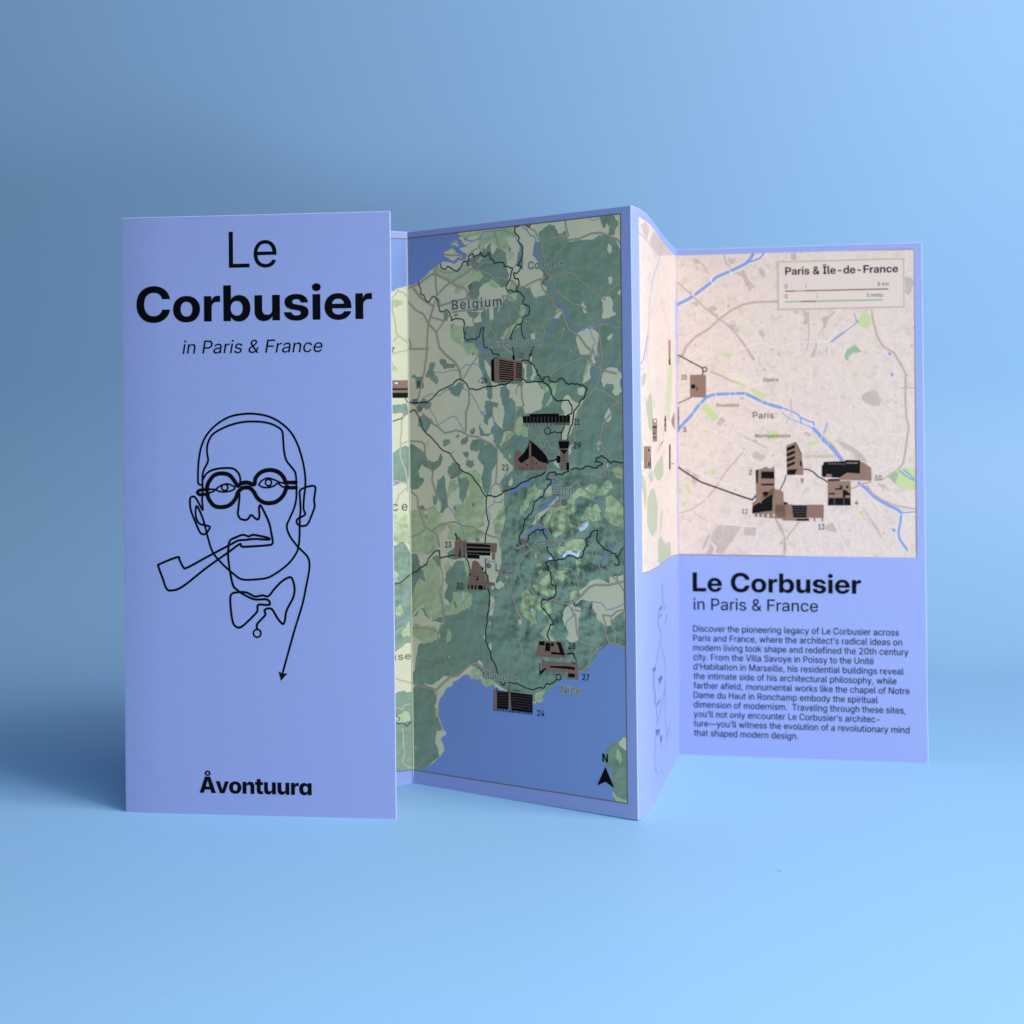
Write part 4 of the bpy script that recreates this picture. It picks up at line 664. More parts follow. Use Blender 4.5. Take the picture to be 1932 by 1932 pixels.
 ('p2',7,'road',427,3,'4940 4692 5256 4682'),
 ('p2',7,'road',610,3,'4938 2025 5236 1898'),
 ('p2',7,'road',427,3,'4931 1477 5041 1423 5120 1509 5247 1515'),
 ('p2',7,'road',427,3,'5044 1061 5064 800 5077 555 5059 404 5152 319 5247 295'),
 ('p2',7,'road',366,3,'4933 2894 5044 2964 5250 2968'),
 ('p2',9,'route',397,1,'4936 6895 5127 6955'),
 ('p2',9,'route',398,1,'5179 7330 5226 7254 5305 7246'),
 ('p2',9,'route',397,1,'4937 3809 5055 3834 5199 3950 5263 4001'),
 ('p2',6,'river',610,3,'4921 5683 5064 5742 5206 5709'),
 ('p2',6,'river',428,3,'5004 3485 5164 3661 5244 3749'),
 ('p2',6,'river',427,3,'4935 3016 5110 3129 5252 3152'),
 ('p2',8,'border',366,3,'4929 1310 4999 1259 4975 1215'),
 ('p2',8,'border',366,3,'4937 8197 4978 8290 4938 8289'),
 ('p2',8,'border',397,4,'4927 1173 5084 1160 5131 1095 5226 1164'),
 ('p5',4,'halo',2146,0,'-86 9309 27 9356 236 9455 358 9531 531 9657 722 9799 826 9901 1084 10006 1341 10120 1444 10178 1513 10254 1581 10355'),
 ('p5',5,'seine',1384,0,'-86 9309 27 9356 236 9455 358 9531 531 9657 722 9799 826 9901 1084 10006 1341 10120 1444 10178 1513 10254 1581 10355'),
 ('p5',4,'halo',1584,0,'1444 10178 1717 10265 1794 10358'),
 ('p5',5,'seine',826,0,'1444 10178 1717 10265 1794 10358'),
 ('p5',4,'halo',1867,0,'-63 6577 8 6742 95 6846 304 7070 426 7243 617 7432 772 7482 1063 7488 1387 7496 1556 7414 1758 7308 1893 7256 2111 7194 2109 7188'),
 ('p5',5,'seine',1383,0,'-63 6577 8 6742 95 6846 304 7070 426 7243 617 7432 772 7482 1063 7488 1387 7496 1556 7414 1758 7308 1893 7256 2111 7194 2109 7188'),
 ('p5',4,'halo',1233,0,'2151 7182 2310 7126 2443 7057 2492 6996 2625 6927 2767 6883 2774 6832'),
 ('p5',5,'seine',753,0,'2151 7182 2310 7126 2443 7057 2492 6996 2625 6927 2767 6883 2774 6832'),
 ('p5',4,'halo',959,0,'2125 7111 2225 6998 2391 6920 2558 6859 2757 6764'),
 ('p5',5,'seine',480,0,'2125 7111 2225 6998 2391 6920 2558 6859 2757 6764'),
 ('p5',4,'halo',1096,0,'2501 6996 2516 6868'),
 ('p5',5,'seine',616,0,'2501 6996 2516 6868'),
 ('p5',4,'halo',1980,0,'2757 6764 2856 6661 2954 6523 3086 6403 3200 6267 3314 6113'),
 ('p5',5,'seine',1502,0,'2757 6764 2856 6661 2954 6523 3086 6403 3200 6267 3314 6113'),
 ('p5',4,'halo',1831,0,'3638 5654 3768 5552 3930 5382 4076 5281 4221 5197 4399 5113 4463 5046'),
 ('p5',5,'seine',1356,0,'3638 5654 3768 5552 3930 5382 4076 5281 4221 5197 4399 5113 4463 5046'),
 ('p5',4,'halo',1081,0,'4463 5046 4738 5073'),
 ('p5',5,'seine',608,0,'4463 5046 4738 5073'),
 ('p5',4,'halo',1488,0,'4463 5046 4445 4860 4402 4657 4425 4521 4568 4300'),
 ('p5',5,'seine',1015,0,'4463 5046 4445 4860 4402 4657 4425 4521 4568 4300'),
 ('p5',5,'seine',478,0,'2964 6660 3041 6898'),
 ('p5',5,'seine',750,0,'3132 8526 3257 8626 3390 8717'),
 ('p5',4,'river',340,0,'3390 8717 3640 8908 3592 9096'),
 ('p5',5,'seine',680,0,'3624 8943 3656 8925'),
 ('p5',6,'halo',416,0,'332 9575 392 9487'),
 ('p5',6,'halo',416,0,'705 9878 747 9755'),
 ('p5',6,'halo',414,0,'1101 10023 1143 9953'),
 ('p5',6,'halo',242,0,'781 7551 797 7430'),
 ('p5',6,'halo',242,0,'1081 7548 1083 7427'),
 ('p5',6,'halo',242,0,'1191 7547 1190 7426'),
 ('p5',6,'halo',241,0,'1404 7527 1378 7433'),
 ('p5',6,'halo',241,0,'1741 7352 1715 7266'),
 ('p5',6,'halo',241,0,'1859 7299 1833 7222'),
 ('p5',6,'halo',243,0,'444 7329 512 7242'),
 ('p5',6,'halo',243,0,'288 7140 373 7052'),
 ('p5',6,'halo',239,0,'2939 6626 2904 6524'),
 ('p5',6,'halo',239,0,'3086 6489 3019 6387'),
 ('p5',6,'halo',240,0,'2293 7161 2284 7075'),
 ('p5',6,'halo',237,0,'4414 5012 4495 5012'),
 ('p4',5,'seine',615,0,'4331 6578 4213 6474'),
 ('p5',5,'seine',608,0,'4440 5900 4585 5773 4713 5706'),
 ('p5',5,'seine',608,0,'4521 5917 4650 5807 4713 5731'),
 ('p5',7,'ring',899,0,'106 8276 194 8483 403 8688 645 8822 870 9026 1129 9211 1368 9326 1573 9365 2047 9371'),
 ('p5',7,'ring',487,0,'-51 8117 19 8185 106 8341'),
 ('p5',7,'ring',744,0,'3930 9140 3968 8885 4031 8629 4143 8424 4353 8285 4481 8063 4576 7859 4571 7433 4570 7311 4582 7006 4629 6803 4593 6550 4541 6212 4507 6043 4424 5942'),
 ('p5',7,'ring',610,0,'4424 5942 4261 5824 4097 5722'),
 ('p5',7,'ring',687,0,'1938 5016 2036 4776 2152 4570 2183 4276'),
 ('p5',7,'ring',617,0,'2455 4847 2269 4623 2201 4502'),
 ('p5',7,'ring',687,0,'1956 4942 2089 4771 2154 4548 2150 4188'),
 ('p5',7,'ring',610,0,'3802 5603 3914 5433 4092 5315 4351 5198 4739 5123'),
 ('p5',7,'ring',477,0,'2955 6609 3152 6403 3347 6130'),
 ('p5',7,'ring',748,0,'3506 5534 3671 5620 3868 5671'),
 ('p5',7,'ring',473,0,'4475 7573 4767 7570'),
 ('p5',7,'ring',481,0,'1910 9372 2078 9351'),
 ('p5',7,'rail',623,0,'30 9808 357 9505 580 9274 870 9043 1159 8813 1328 8568 1462 8359 1562 8185'),
 ('p5',7,'rail',552,0,'1261 8668 1362 8545 1513 8301 1596 8180'),
 ('p5',7,'rail',553,0,'618 5350 791 5576 964 5853 1188 6112 1342 6284'),
 ('p5',7,'rail',417,0,'13 5018 272 5089 549 5281'),
 ('p5',7,'rail',410,0,'2686 8910 2675 8551 2639 8363'),
 ('p5',7,'rail',484,0,'984 10355 1017 10198 1119 10092'),
 ('p5',7,'rail',416,0,'432 10266 570 10141 655 9983'),
 ('p5',7,'rail',410,0,'2841 8531 2806 8327'),
 ('p5',7,'rail',409,0,'3213 9138 3079 9022 2994 8819'),
 ('p5',7,'rail',341,0,'3005 8323 3089 8442'),
 ('p5',7,'rail',692,0,'690 7950 912 7861 1133 7737'),
 ('p5',7,'rail',278,0,'323 5019 614 4848'),
 ('p5',7,'rail',413,0,'1362 6613 1582 6492 1817 6371'),
 ('p5',7,'rail',343,0,'2320 7383 2319 7212 2335 7109 2275 6972 2207 6870'),
 ('p5',7,'street',379,0,'1937 8420 1735 8544 1292 8396'),
 ('p5',7,'street',378,0,'1917 9916 1750 10161'),
 ('p5',7,'street',376,0,'1901 8470 2070 8424 2407 8521 2674 8534 3057 8519 3293 8864 3493 9056'),
 ('p5',7,'street',374,0,'3082 8476 3096 8220 3365 7841 3657 7443 3689 7370 3770 7216 3916 7113 4044 6858 4091 6654 4179 6535 4103 6264'),
 ('p5',7,'street',381,0,'339 7052 492 6843 732 6720 1055 6580 1257 6286'),
 ('p5',7,'street',381,0,'3 6063 278 5924 621 5751 962 5647 1572 5441'),
 ('p5',7,'street',379,0,'1444 6303 1528 6147 1309 6320'),
 ('p5',7,'street',375,0,'3041 6933 3154 6642'),
 ('p5',7,'street',372,0,'3935 5824 4361 6044 4480 6517'),
 ('p5',7,'street',372,0,'4410 7532 4439 7227 4468 6923'),
 ('p5',7,'street',375,0,'3006 5072 3168 4783 3281 4512 3394 4288'),
 ('p5',7,'street',376,0,'2805 4901 2853 4645 2883 4337'),
 ('p5',7,'street',380,0,'819 4797 1617 4742'),
 ('p5',7,'street',379,0,'1634 4768 1581 4527 1511 4216'),
 ('p5',7,'street',372,0,'4107 6654 4481 6635'),
 ('p5',7,'street',382,0,'-91 7491 290 7487'),
 ('p5',7,'street',382,0,'262 8269 609 8523'),
 ('p5',7,'street',378,0,'1980 5943 2197 5840'),
 ('p5',7,'street',381,0,'645 4467 764 4295'),
 ('p5',7,'street',373,0,'3897 5314 4186 4977'),
 ('p5',7,'street',372,0,'4128 5553 4514 5232 4740 5199'),
 ('p5',7,'street',372,0,'4126 8340 4352 8133 4380 7743'),
 ('p5',7,'street',377,0,'2431 5789 2214 5858'),
 ('p4',7,'ring',482,0,'296 10084 637 10039 1364 9993 1932 9898'),
 ('p4',5,'river',484,0,'2856 10330 2582 10061 2181 9811 1663 9581 1219 9308 1015 8983 961 8754 863 8432 679 8136 497 7902 755 8329 558 8019 396 7833 269 7817'),
 ('p4',5,'river',246,0,'1781 9597 1537 9441 1213 9217'),
 ('p4',5,'river',204,0,'612 7965 548 7785 417 7725 266 7716'),
 ('p4',7,'ring',280,0,'1003 8758 1615 8946 1872 9161 2156 9509 2312 9846'),
 ('p4',7,'ring',239,0,'1189 8838 900 8376 608 7863'),
 ('p4',7,'ring',301,0,'2503 9063 3127 9036 3800 8708 3786 8505 4433 8305'),
 ('p4',7,'ring',208,0,'980 8349 738 7959 862 7672 927 7379'),
 ('p4',7,'ring',252,0,'1765 6308 2810 6500'),
 ('p4',7,'rail',261,0,'2507 9111 3020 9219 3254 9148'),
 ('p4',7,'ring',150,0,'1005 7308 1255 6867'),
 ('p4',7,'ring',177,0,'632 6999 499 6557 956 6414'),
 ('p4',7,'halo',295,0,'273 5947 426 5887 847 5923 1632 6108'),
 ('p5',8,'frame',341,0,'-52 10381 2245 10388 4770 10363 4747 4138'),
 ('p5',8,'frame',311,0,'-11 4162 2183 4154'),
 ('p5',8,'frame',338,0,'4751 5874 4742 4301'),
 ('p4',8,'frame',191,0,'273 4198 998 4199 2104 4188 3486 4193 4180 4194 4913 4148'),
 ('p4',8,'frame',174,0,'273 4198 283 8287 296 10370'),
 ('p4',8,'frame',194,0,'296 10370 714 10368 1495 10380 2607 10368 3908 10351 4541 10354 5140 10445'),
 ('p5',9,'route',486,0,'-50 8329 89 8271 295 8155 536 8022'),
 ('p5',9,'route',485,0,'544 7970 517 7883'),
 ('p5',9,'route',348,0,'290 7421 12 7298 -58 7243'),
 ('p5',9,'route',623,0,'-84 6044 106 5905 466 5671 876 5524 1301 5370 1520 5301 1589 5388'),
 ('p5',9,'route',412,0,'2205 5806 2162 5669 2077 5506'),
 ('p5',9,'route',513,0,'2557 5926 2632 5929 2748 5875 2847 5772 2946 5729 3045 5653'),
 ('p4',9,'route',304,0,'3847 6054 4242 6050'),
 ('p4',9,'route',221,0,'2810 6500 2291 6434 1892 6308'),
 ('p4',9,'ghost',484,2,'2269 3808 2392 3732 2317 3598 2561 3410 2807 3235'),
 ('p4',9,'ghost',465,2,'2040 3412 1772 3322 1587 3224 1756 3108 2129 2915 2053 2786 1601 2640 1424 2517 1159 2351 1148 2173 1232 1977 1317 1749 1404 1470 1396 1356'),
 ('p4',9,'ghost',414,2,'2112 2714 2357 2503 2727 2266 2632 1899 2658 1414'),
 ('p4',9,'ghost',421,2,'2657 2998 2919 3059 3051 3122 2797 3124'),
 ('p4',9,'ghost',391,2,'1021 2360 972 2235 1129 1877 1366 1679'),
 ('p4',9,'ghost',407,2,'1504 1363 2018 1594 2421 1703 2693 1842'),
 ('p4',9,'ghost',347,2,'2680 1684 2636 1149 2873 856 2590 584'),
 ('p4',9,'ghost',326,2,'1189 1311 1098 643 1439 451'),
 ('p4',9,'ghost',334,2,'1607 1188 1963 953 2080 770'),
 ('p4',9,'ghost',352,2,'3373 957 3124 848 2739 805'),
 ('p4',9,'ghost',335,2,'1791 468 2169 262'),
 ('p4',9,'ghostred',175,2,'898 2397 627 2546 487 2671 520 2797 470 2892 643 2925 779 2978 965 2861 1095 2856'),
 ('p4',6.5,'ring',128,0,'1083 7126 960 6970'),
 ('p4',6.5,'taupe',180,0,'2489 9399 2400 9279'),
 ('p4',6.5,'taupe',123,0,'1035 9541 1054 9301'),
 ('p4',6.5,'ring',179,0,'1299 9279 1359 9165'),
 ('p4',6.5,'taupe',168,0,'3669 8368 3616 8115'),
 ('p4',6.5,'taupe',204,0,'1108 6868 1201 6793'),
 ('p4',6.5,'ring',210,0,'2272 6795 2382 6617'),
 ('p4',6.5,'taupe',140,0,'2080 6579 1997 6428'),
 ('p4',6.5,'taupe',235,0,'3620 10036 3615 9868'),
 ('p4',6.5,'ring',149,0,'2855 8650 2804 8371'),
 ('p4',6.5,'taupe',158,0,'934 6177 949 6082'),
 ('p4',6.5,'taupe',134,0,'2666 6998 2562 6910'),
 ('p4',6.5,'ring',225,0,'3353 8866 3277 8766'),
 ('p4',6.5,'taupe',203,0,'648 9045 679 8819'),
 ('p4',6.5,'taupe',151,0,'4009 7401 4047 7264'),
 ('p4',6.5,'ring',153,0,'3697 8392 3670 8259'),
 ('p4',6.5,'taupe',120,0,'907 9033 805 8898'),
 ('p4',6.5,'taupe',169,0,'831 5909 807 5659'),
 ('p4',6.5,'ring',125,0,'1052 8091 971 8014'),
 ('p4',6.5,'taupe',189,0,'3061 9746 2984 9555'),
 ('p4',6.5,'taupe',153,0,'539 5825 610 5618'),
 ('p4',6.5,'ring',145,0,'1972 6899 1939 6736'),
 ('p4',6.5,'taupe',133,0,'2894 9183 2795 9002'),
 ('p4',6.5,'taupe',145,0,'1247 9387 1190 9238'),
 ('p4',6.5,'ring',177,0,'3887 9528 3994 9256'),
 ('p4',6.5,'taupe',139,0,'2867 8476 2751 8299'),
 ('p4',6.5,'taupe',201,0,'3742 8335 3827 8201'),
 ('p4',6.5,'ring',196,0,'2815 8425 2715 8216'),
 ('p4',6.5,'taupe',164,0,'3923 8235 3946 7981'),
 ('p4',6.5,'taupe',145,0,'1058 9027 1140 8828'),
 ('p4',6.5,'ring',208,0,'3569 6048 3694 5856'),
 ('p4',6.5,'taupe',201,0,'1192 9749 1085 9671'),
 ('p4',6.5,'taupe',221,0,'3507 8548 3396 8354'),
 ('p4',6.5,'ring',171,0,'2808 6747 2635 6490'),
 ('p4',6.5,'taupe',143,0,'2942 7172 2879 6978'),
 ('p4',6.5,'taupe',167,0,'3375 9051 3225 8906'),
 ('p4',6.5,'ring',168,0,'4128 9275 4031 9023'),
 ('p4',6.5,'taupe',213,0,'2109 8080 2211 8009'),
 ('p4',6.5,'taupe',191,0,'1415 5505 1273 5282'),
 ('p4',6.5,'ring',181,0,'3681 7032 3539 6761'),
 ('p4',6.5,'taupe',143,0,'2515 9246 2505 9144'),
 ('p4',6.5,'taupe',123,0,'1548 8816 1476 8607'),
 ('p4',6.5,'ring',175,0,'2230 6443 2184 6273'),
 ('p4',6.5,'taupe',180,0,'1423 9373 1458 9121'),
 ('p4',6.5,'taupe',182,0,'2539 6776 2678 6551'),
 ('p4',6.5,'ring',149,0,'2069 6528 2092 6386'),
 ('p5',7,'street',150,0,'1154 6986 1160 6520'),
 ('p5',7,'street',200,0,'4551 8920 5065 8839'),
 ('p5',7,'street',168,0,'2052 4962 1950 5519'),
 ('p5',7,'street',187,0,'369 5934 1010 6076'),
 ('p5',7,'street',158,0,'3195 6659 2804 6313'),
 ('p5',7,'street',144,0,'1739 7619 1944 7900'),
 ('p5',7,'street',185,0,'93 6225 326 6431'),
 ('p5',7,'street',164,0,'2374 4756 1972 4416'),
 ('p5',7,'street',138,0,'2141 5141 2432 4977'),
 ('p5',7,'street',162,0,'956 6369 292 6575'),
 ('p5',7,'street',164,0,'1894 5985 1680 5734'),
 ('p5',7,'street',166,0,'1070 5755 505 5549'),
 ('p5',7,'street',145,0,'1011 9220 1015 9525'),
 ('p5',7,'street',160,0,'1004 6368 1040 6912'),
 ('p5',7,'street',201,0,'1913 5496 2234 5655'),
 ('p5',7,'street',184,0,'4496 8167 4382 8556'),
 ('p5',7,'street',161,0,'1261 6723 1658 6888'),
 ('p5',7,'street',180,0,'1159 8765 1394 9206'),
 ('p5',7,'street',201,0,'3104 9096 2848 9466'),
]
RINGS = [
 ('p3',0.06155,0.13333,0.001198,0.000342),
 ('p3',0.06485,0.04615,0.001025,0.000398),
 ('p5',0.01140,0.15998,0.000901,0.000451),
]
BUILDINGS = [  # panel, label, shapes
 ('p3','slab block with rows of dark balconies',[
  ('ink','1896 7971 1981 8026 2068 8015 2062 7562 1992 7557 1894 7604'),
  ('brown','1963 8005 2068 8019 2097 7569 1966 7555'),
  ('brown','2060 8020 2566 7917 2562 7626 2425 7572 2053 7563'),
  ('ink','2077 7978 2387 7917 2386 7894 2076 7953'),
  ('ink','2076 7937 2386 7880 2386 7856 2076 7911'),
  ('ink','2075 7895 2386 7842 2385 7819 2075 7870'),
  ('ink','2075 7854 2385 7804 2385 7781 2074 7828'),
  ('ink','2074 7813 2385 7767 2384 7743 2074 7787'),
  ('ink','2073 7771 2384 7729 2384 7706 2073 7746'),
  ('ink','2073 7730 2383 7691 2383 7668 2073 7704'),
  ('ink','2072 7689 2383 7654 2383 7630 2072 7663'),
  ('ink','2072 7647 2382 7616 2382 7593 2071 7622'),
  ('ink','2433 7908 2562 7889 2562 7868 2433 7887'),
  ('ink','2432 7874 2562 7855 2562 7834 2432 7853'),
  ('ink','2432 7839 2561 7821 2561 7800 2432 7818'),
  ('ink','2431 7804 2561 7787 2561 7766 2431 7783'),
  ('ink','2431 7769 2560 7753 2560 7733 2431 7748'),
  ('ink','2430 7735 2560 7719 2560 7699 2430 7714'),
  ('ink','2430 7700 2559 7685 2559 7665 2430 7679'),
  ('ink','2429 7665 2559 7651 2559 7631 2429 7644'),
  ('ink','2359 8039 2406 8037 2413 7957 2362 7966'),
  ('ink','2106 7605 2121 7604 2121 7565 2105 7566'),
  ('ink','2144 7604 2160 7603 2159 7566 2144 7567'),
  ('ink','2182 7602 2198 7602 2197 7567 2182 7567'),
  ('ink','2220 7601 2236 7600 2235 7568 2220 7568'),
  ('ink','2258 7600 2274 7599 2273 7568 2258 7569'),
  ('ink','2296 7598 2312 7598 2311 7569 2296 7570'),
  ('ink','2334 7597 2349 7597 2349 7570 2334 7570'),
  ('ink','2442 7601 2466 7607 2473 7574 2452 7577'),
  ('ink','2493 7599 2517 7606 2524 7572 2503 7576'),
  ('ink','2528 7598 2551 7604 2558 7571 2537 7575'),
 ]),
 ('p3','long dark block raised on thin posts',[
  ('ink','2712 6976 3311 6973 3319 6933 2711 6937'),
  ('ink','2564 6940 3539 6936 3537 6795 3235 6800 2569 6824'),
  ('stone','2644 6931 2652 6931 2651 6827 2642 6827'),
  ('stone','2720 6930 2728 6930 2727 6826 2718 6826'),
  ('stone','2796 6928 2804 6928 2803 6825 2794 6825'),
  ('stone','2871 6927 2880 6927 2878 6824 2870 6824'),
  ('stone','2946 6926 2955 6926 2953 6823 2945 6823'),
  ('stone','3021 6924 3030 6924 3028 6821 3020 6822'),
  ('stone','3096 6923 3104 6923 3103 6820 3095 6820'),
  ('stone','3171 6922 3179 6922 3177 6819 3169 6819'),
  ('stone','3245 6920 3253 6920 3252 6818 3243 6818'),
  ('stone','3319 6919 3327 6919 3326 6817 3317 6817'),
  ('stone','3392 6918 3401 6918 3399 6816 3391 6816'),
  ('stone','3466 6917 3474 6916 3473 6815 3464 6815'),
  ('ink','2569 6810 2579 6810 2578 6752 2568 6752'),
  ('ink','2642 6809 2652 6809 2651 6751 2641 6751'),
  ('ink','2715 6808 2725 6807 2724 6750 2714 6750'),
  ('ink','2787 6806 2797 6806 2796 6749 2786 6749'),
  ('ink','2859 6805 2869 6805 2869 6748 2859 6748'),
  ('ink','2931 6804 2941 6804 2941 6747 2931 6747'),
  ('ink','3003 6803 3013 6803 3012 6746 3002 6746'),
  ('ink','3075 6802 3085 6802 3084 6745 3074 6745'),
  ('ink','3146 6801 3156 6801 3155 6744 3145 6744'),
  ('brown','3222 6800 3537 6802 3537 6760 3221 6764'),
  ('ink','3235 6803 3251 6802 3251 6781 3235 6781'),
  ('ink','3281 6802 3297 6802 3297 6780 3281 6781'),
  ('ink','3327 6801 3343 6801 3343 6780 3327 6780'),
  ('ink','3373 6801 3389 6800 3389 6779 3373 6779'),
  ('ink','3419 6800 3435 6800 3435 6778 3418 6779'),
  ('stone','2574 6823 3538 6808 3537 6798 2574 6813'),
 ]),
 ('p3','chapel with a dark upswept roof',[
  ('brown','2379 6327 2516 6319 2523 6239 2678 6354 2794 6239 2877 6167 3010 6096 3059 6082 3058 5970 2374 5967'),
  ('ink','2445 6167 2592 6297 2661 6398 2697 6513 2847 6411 2979 6296 3053 6210 3090 6139 3060 6099 2976 6103 2877 6139 2794 6210 2743 6218 2624 6153 2521 6088'),
  ('brown','2690 6484 2730 6455 2737 5980 2682 5980'),
  ('ink','2822 6103 2846 6103 2845 6065 2822 6065'),
  ('ink','2606 6110 2620 6110 2619 6066 2606 6066'),
  ('ink','2631 6074 2669 6074 2668 6053 2631 6053'),
  ('ink','2884 6045 2944 6046 2944 6038 2884 6038'),
  ('ink','2880 6010 2930 6010 2930 6001 2880 6001'),
  ('ink','2478 6037 2488 6037 2487 6001 2477 6001'),
  ('ink','2503 6008 2554 6008 2554 5997 2503 5997'),
  ('ink','2537 6037 2548 6037 2547 6023 2537 6023'),
  ('ink','2571 6016 2588 6016 2588 5990 2571 5990'),
  ('ink','2768 6196 2777 6196 2774 5980 2765 5980'),
  ('ink','2726 6210 2736 6210 2733 5980 2723 5980'),
 ]),
 ('p3','narrow tower with a wide dark top',[
  ('brown','3327 6352 3490 6337 3487 6111 3324 6111'),
  ('ink','3296 6487 3522 6478 3499 6351 3319 6352'),
  ('ink','3335 6335 3490 6330 3408 6245'),
  ('ink','3256 6224 3334 6224 3332 6103 3255 6103'),
  ('brown','3332 6103 3512 6111 3510 5970 3330 5969'),
  ('ink','3454 6104 3512 6108 3510 5970 3456 5969'),
  ('stone','3293 6497 3522 6495 3522 6481 3293 6482'),
  ('ink','3401 6245 3411 6245 3409 6111 3399 6111'),
 ]),
 ('p3','monastery with slanted bell tower',[
  ('ink','1036 4776 1067 4807 1093 4748 1110 4659 1074 4658 1066 4732'),
  ('brown','1084 4748 1148 4720 1201 4662 1092 4659'),
  ('brown','1041 4649 1310 4666 1309 4636 1210 4625 1205 4327 1036 4320'),
  ('ink','1145 4541 1171 4438 1169 4363 1106 4360 1134 4406'),
  ('stone','1219 4626 1282 4628 1287 4368 1215 4365'),
  ('brown','1282 4635 1966 4637 1983 4608 1964 4461 1876 4458 1843 4625 1282 4605'),
  ('ink','1291 4628 1834 4603 1831 4405 1592 4402 1591 4336 1314 4339 1298 4472'),
  ('brown','1291 4628 1835 4632 1834 4612 1291 4607'),
  ('brown','1290 4554 1834 4559 1833 4538 1290 4533'),
  ('brown','1289 4475 1833 4481 1832 4461 1289 4454'),
  ('brown','1835 4632 1966 4630 1955 4461 1841 4464'),
  ('brown','1867 4450 1937 4453 1927 4328 1866 4340'),
  ('stone','1315 4421 1593 4417 1592 4407 1315 4408'),
 ]),
 ('p3','cone shaped church on a podium',[
  ('brown','1430 4277 1475 4304 1555 4283 1634 4190 1727 3929 1921 3910 1920 3854 1726 3856 1716 3774 1323 3767 1325 3909 1372 4000'),
  ('ink','1325 3849 1717 3855 1716 3774 1323 3767'),
  ('brown','1355 3851 1395 3853 1393 3767 1354 3765'),
  ('brown','1438 3855 1477 3857 1476 3771 1437 3769'),
  ('brown','1513 3859 1552 3861 1551 3775 1512 3773'),
  ('brown','1656 3867 1695 3869 1693 3783 1654 3781'),
  ('ink','1634 4190 1678 4185 1668 4133 1642 4131'),
  ('ink','1533 4008 1551 4016 1559 3950 1496 3932 1488 3947 1523 3963'),
  ('stone','1352 3895 1921 3898 1920 3889 1352 3883'),
  ('ink','1355 4059 1382 4075 1390 4023 1363 4015'),
  ('ink','1426 4018 1533 4020 1533 4013 1426 4009'),
 ]),
 ('p3','flat roofed house with dark openings',[
  ('brown','2847 2925 3312 2947 3407 2699 3414 2657 2768 2639 2768 2675'),
  ('ink','2856 2919 2964 2920 2963 2848 2846 2846'),
  ('ink','2981 2900 3081 2903 3078 2750 2970 2749'),
  ('ink','3089 2901 3155 2903 3154 2849 3088 2844'),
  ('ink','3197 2924 3295 2924 3382 2704 3094 2702 3095 2745 3276 2745 3245 2856'),
  ('stone','2768 2675 3390 2686 3390 2679 2768 2666'),
 ]),
 ('p3','house on pillars by the coast',[
  ('brown','2893 2614 2993 2565 3616 2583 3640 2550 3645 2297 3425 2290 3427 2411 2991 2415 2890 2413'),
  ('ink','3067 2493 3420 2516 3575 2509 3574 2459 3420 2467 3066 2464'),
  ('ink','3440 2391 3573 2396 3572 2332 3439 2327'),
  ('ink','2850 2524 2867 2525 2864 2303 2847 2294'),
  ('ink','2865 2382 2983 2457 2982 2428 2872 2311'),
  ('ink','3503 2608 3592 2588 3592 2574 3503 2587'),
  ('ink','3598 2673 3611 2674 3610 2575 3597 2574'),
  ('stone','2982 2414 2999 2415 2997 2308 2981 2306'),
  ('stone','3032 2418 3049 2420 3047 2312 3031 2311'),
  ('stone','3148 2429 3165 2430 3163 2323 3147 2322'),
  ('stone','3321 2444 3338 2445 3336 2339 3320 2337'),
  ('stone','3362 2447 3379 2449 3377 2343 3361 2341'),
  ('ink','3415 2728 3562 2754 3585 2672 3561 2677 3546 2736 3423 2718'),
 ]),
 ('p3','dark slab block on stilts by the sea',[
  ('brown','1857 1954 1945 1963 1940 1618 1852 1609'),
  ('ink','1935 1940 2188 1950 2183 1622 1931 1617'),
  ('ink','2188 1950 2701 1943 2696 1618 2200 1616'),
  ('brown','2190 2081 2224 2085 2243 1584 2200 1573 2185 1986'),
  ('stone','1947 1912 2184 1925 2184 1921 1947 1907'),
  ('stone','1947 1865 2183 1878 2183 1874 1947 1861'),
  ('stone','1946 1818 2183 1832 2183 1827 1946 1814'),
  ('stone','1945 1771 2182 1785 2182 1780 1945 1767'),
  ('stone','1945 1724 2181 1738 2181 1734 1944 1720'),
  ('stone','1944 1677 2181 1691 2181 1687 1944 1673'),
  ('stone','2251 1898 2697 1909 2697 1905 2251 1894'),
  ('stone','2250 1854 2696 1862 2696 1857 2250 1850'),
  ('stone','2250 1811 2695 1814 2695 1810 2250 1806'),
  ('stone','2249 1767 2695 1766 2695 1762 2249 1763'),
  ('stone','2249 1723 2694 1719 2694 1714 2248 1719'),
  ('stone','2248 1680 2693 1671 2693 1667 2248 1675'),
  ('ink','1855 1609 1880 1611 1879 1575 1855 1572'),
  ('ink','1906 1609 1931 1612 1930 1575 1906 1573'),
  ('ink','1957 1610 1981 1612 1981 1576 1956 1573'),
  ('ink','2008 1610 2032 1613 2031 1576 2007 1574'),
  ('ink','2058 1611 2082 1613 2082 1577 2058 1574'),
  ('ink','2108 1611 2133 1614 2132 1577 2108 1575'),
  ('ink','2159 1612 2183 1614 2183 1578 2158 1575'),
  ('ink','2209 1612 2233 1615 2233 1578 2208 1576'),
  ('ink','2259 1612 2283 1615 2283 1579 2258 1576'),
  ('ink','2309 1613 2333 1615 2333 1579 2308 1577'),
  ('ink','2359 1613 2383 1616 2382 1580 2358 1577'),
  ('ink','2408 1614 2432 1616 2432 1580 2408 1577'),
  ('ink','2458 1614 2482 1617 2481 1580 2458 1578'),
  ('ink','2508 1615 2531 1617 2531 1581 2507 1578'),
  ('ink','2557 1615 2581 1618 2580 1581 2556 1579'),
  ('ink','2606 1615 2630 1618 2629 1582 2606 1579'),
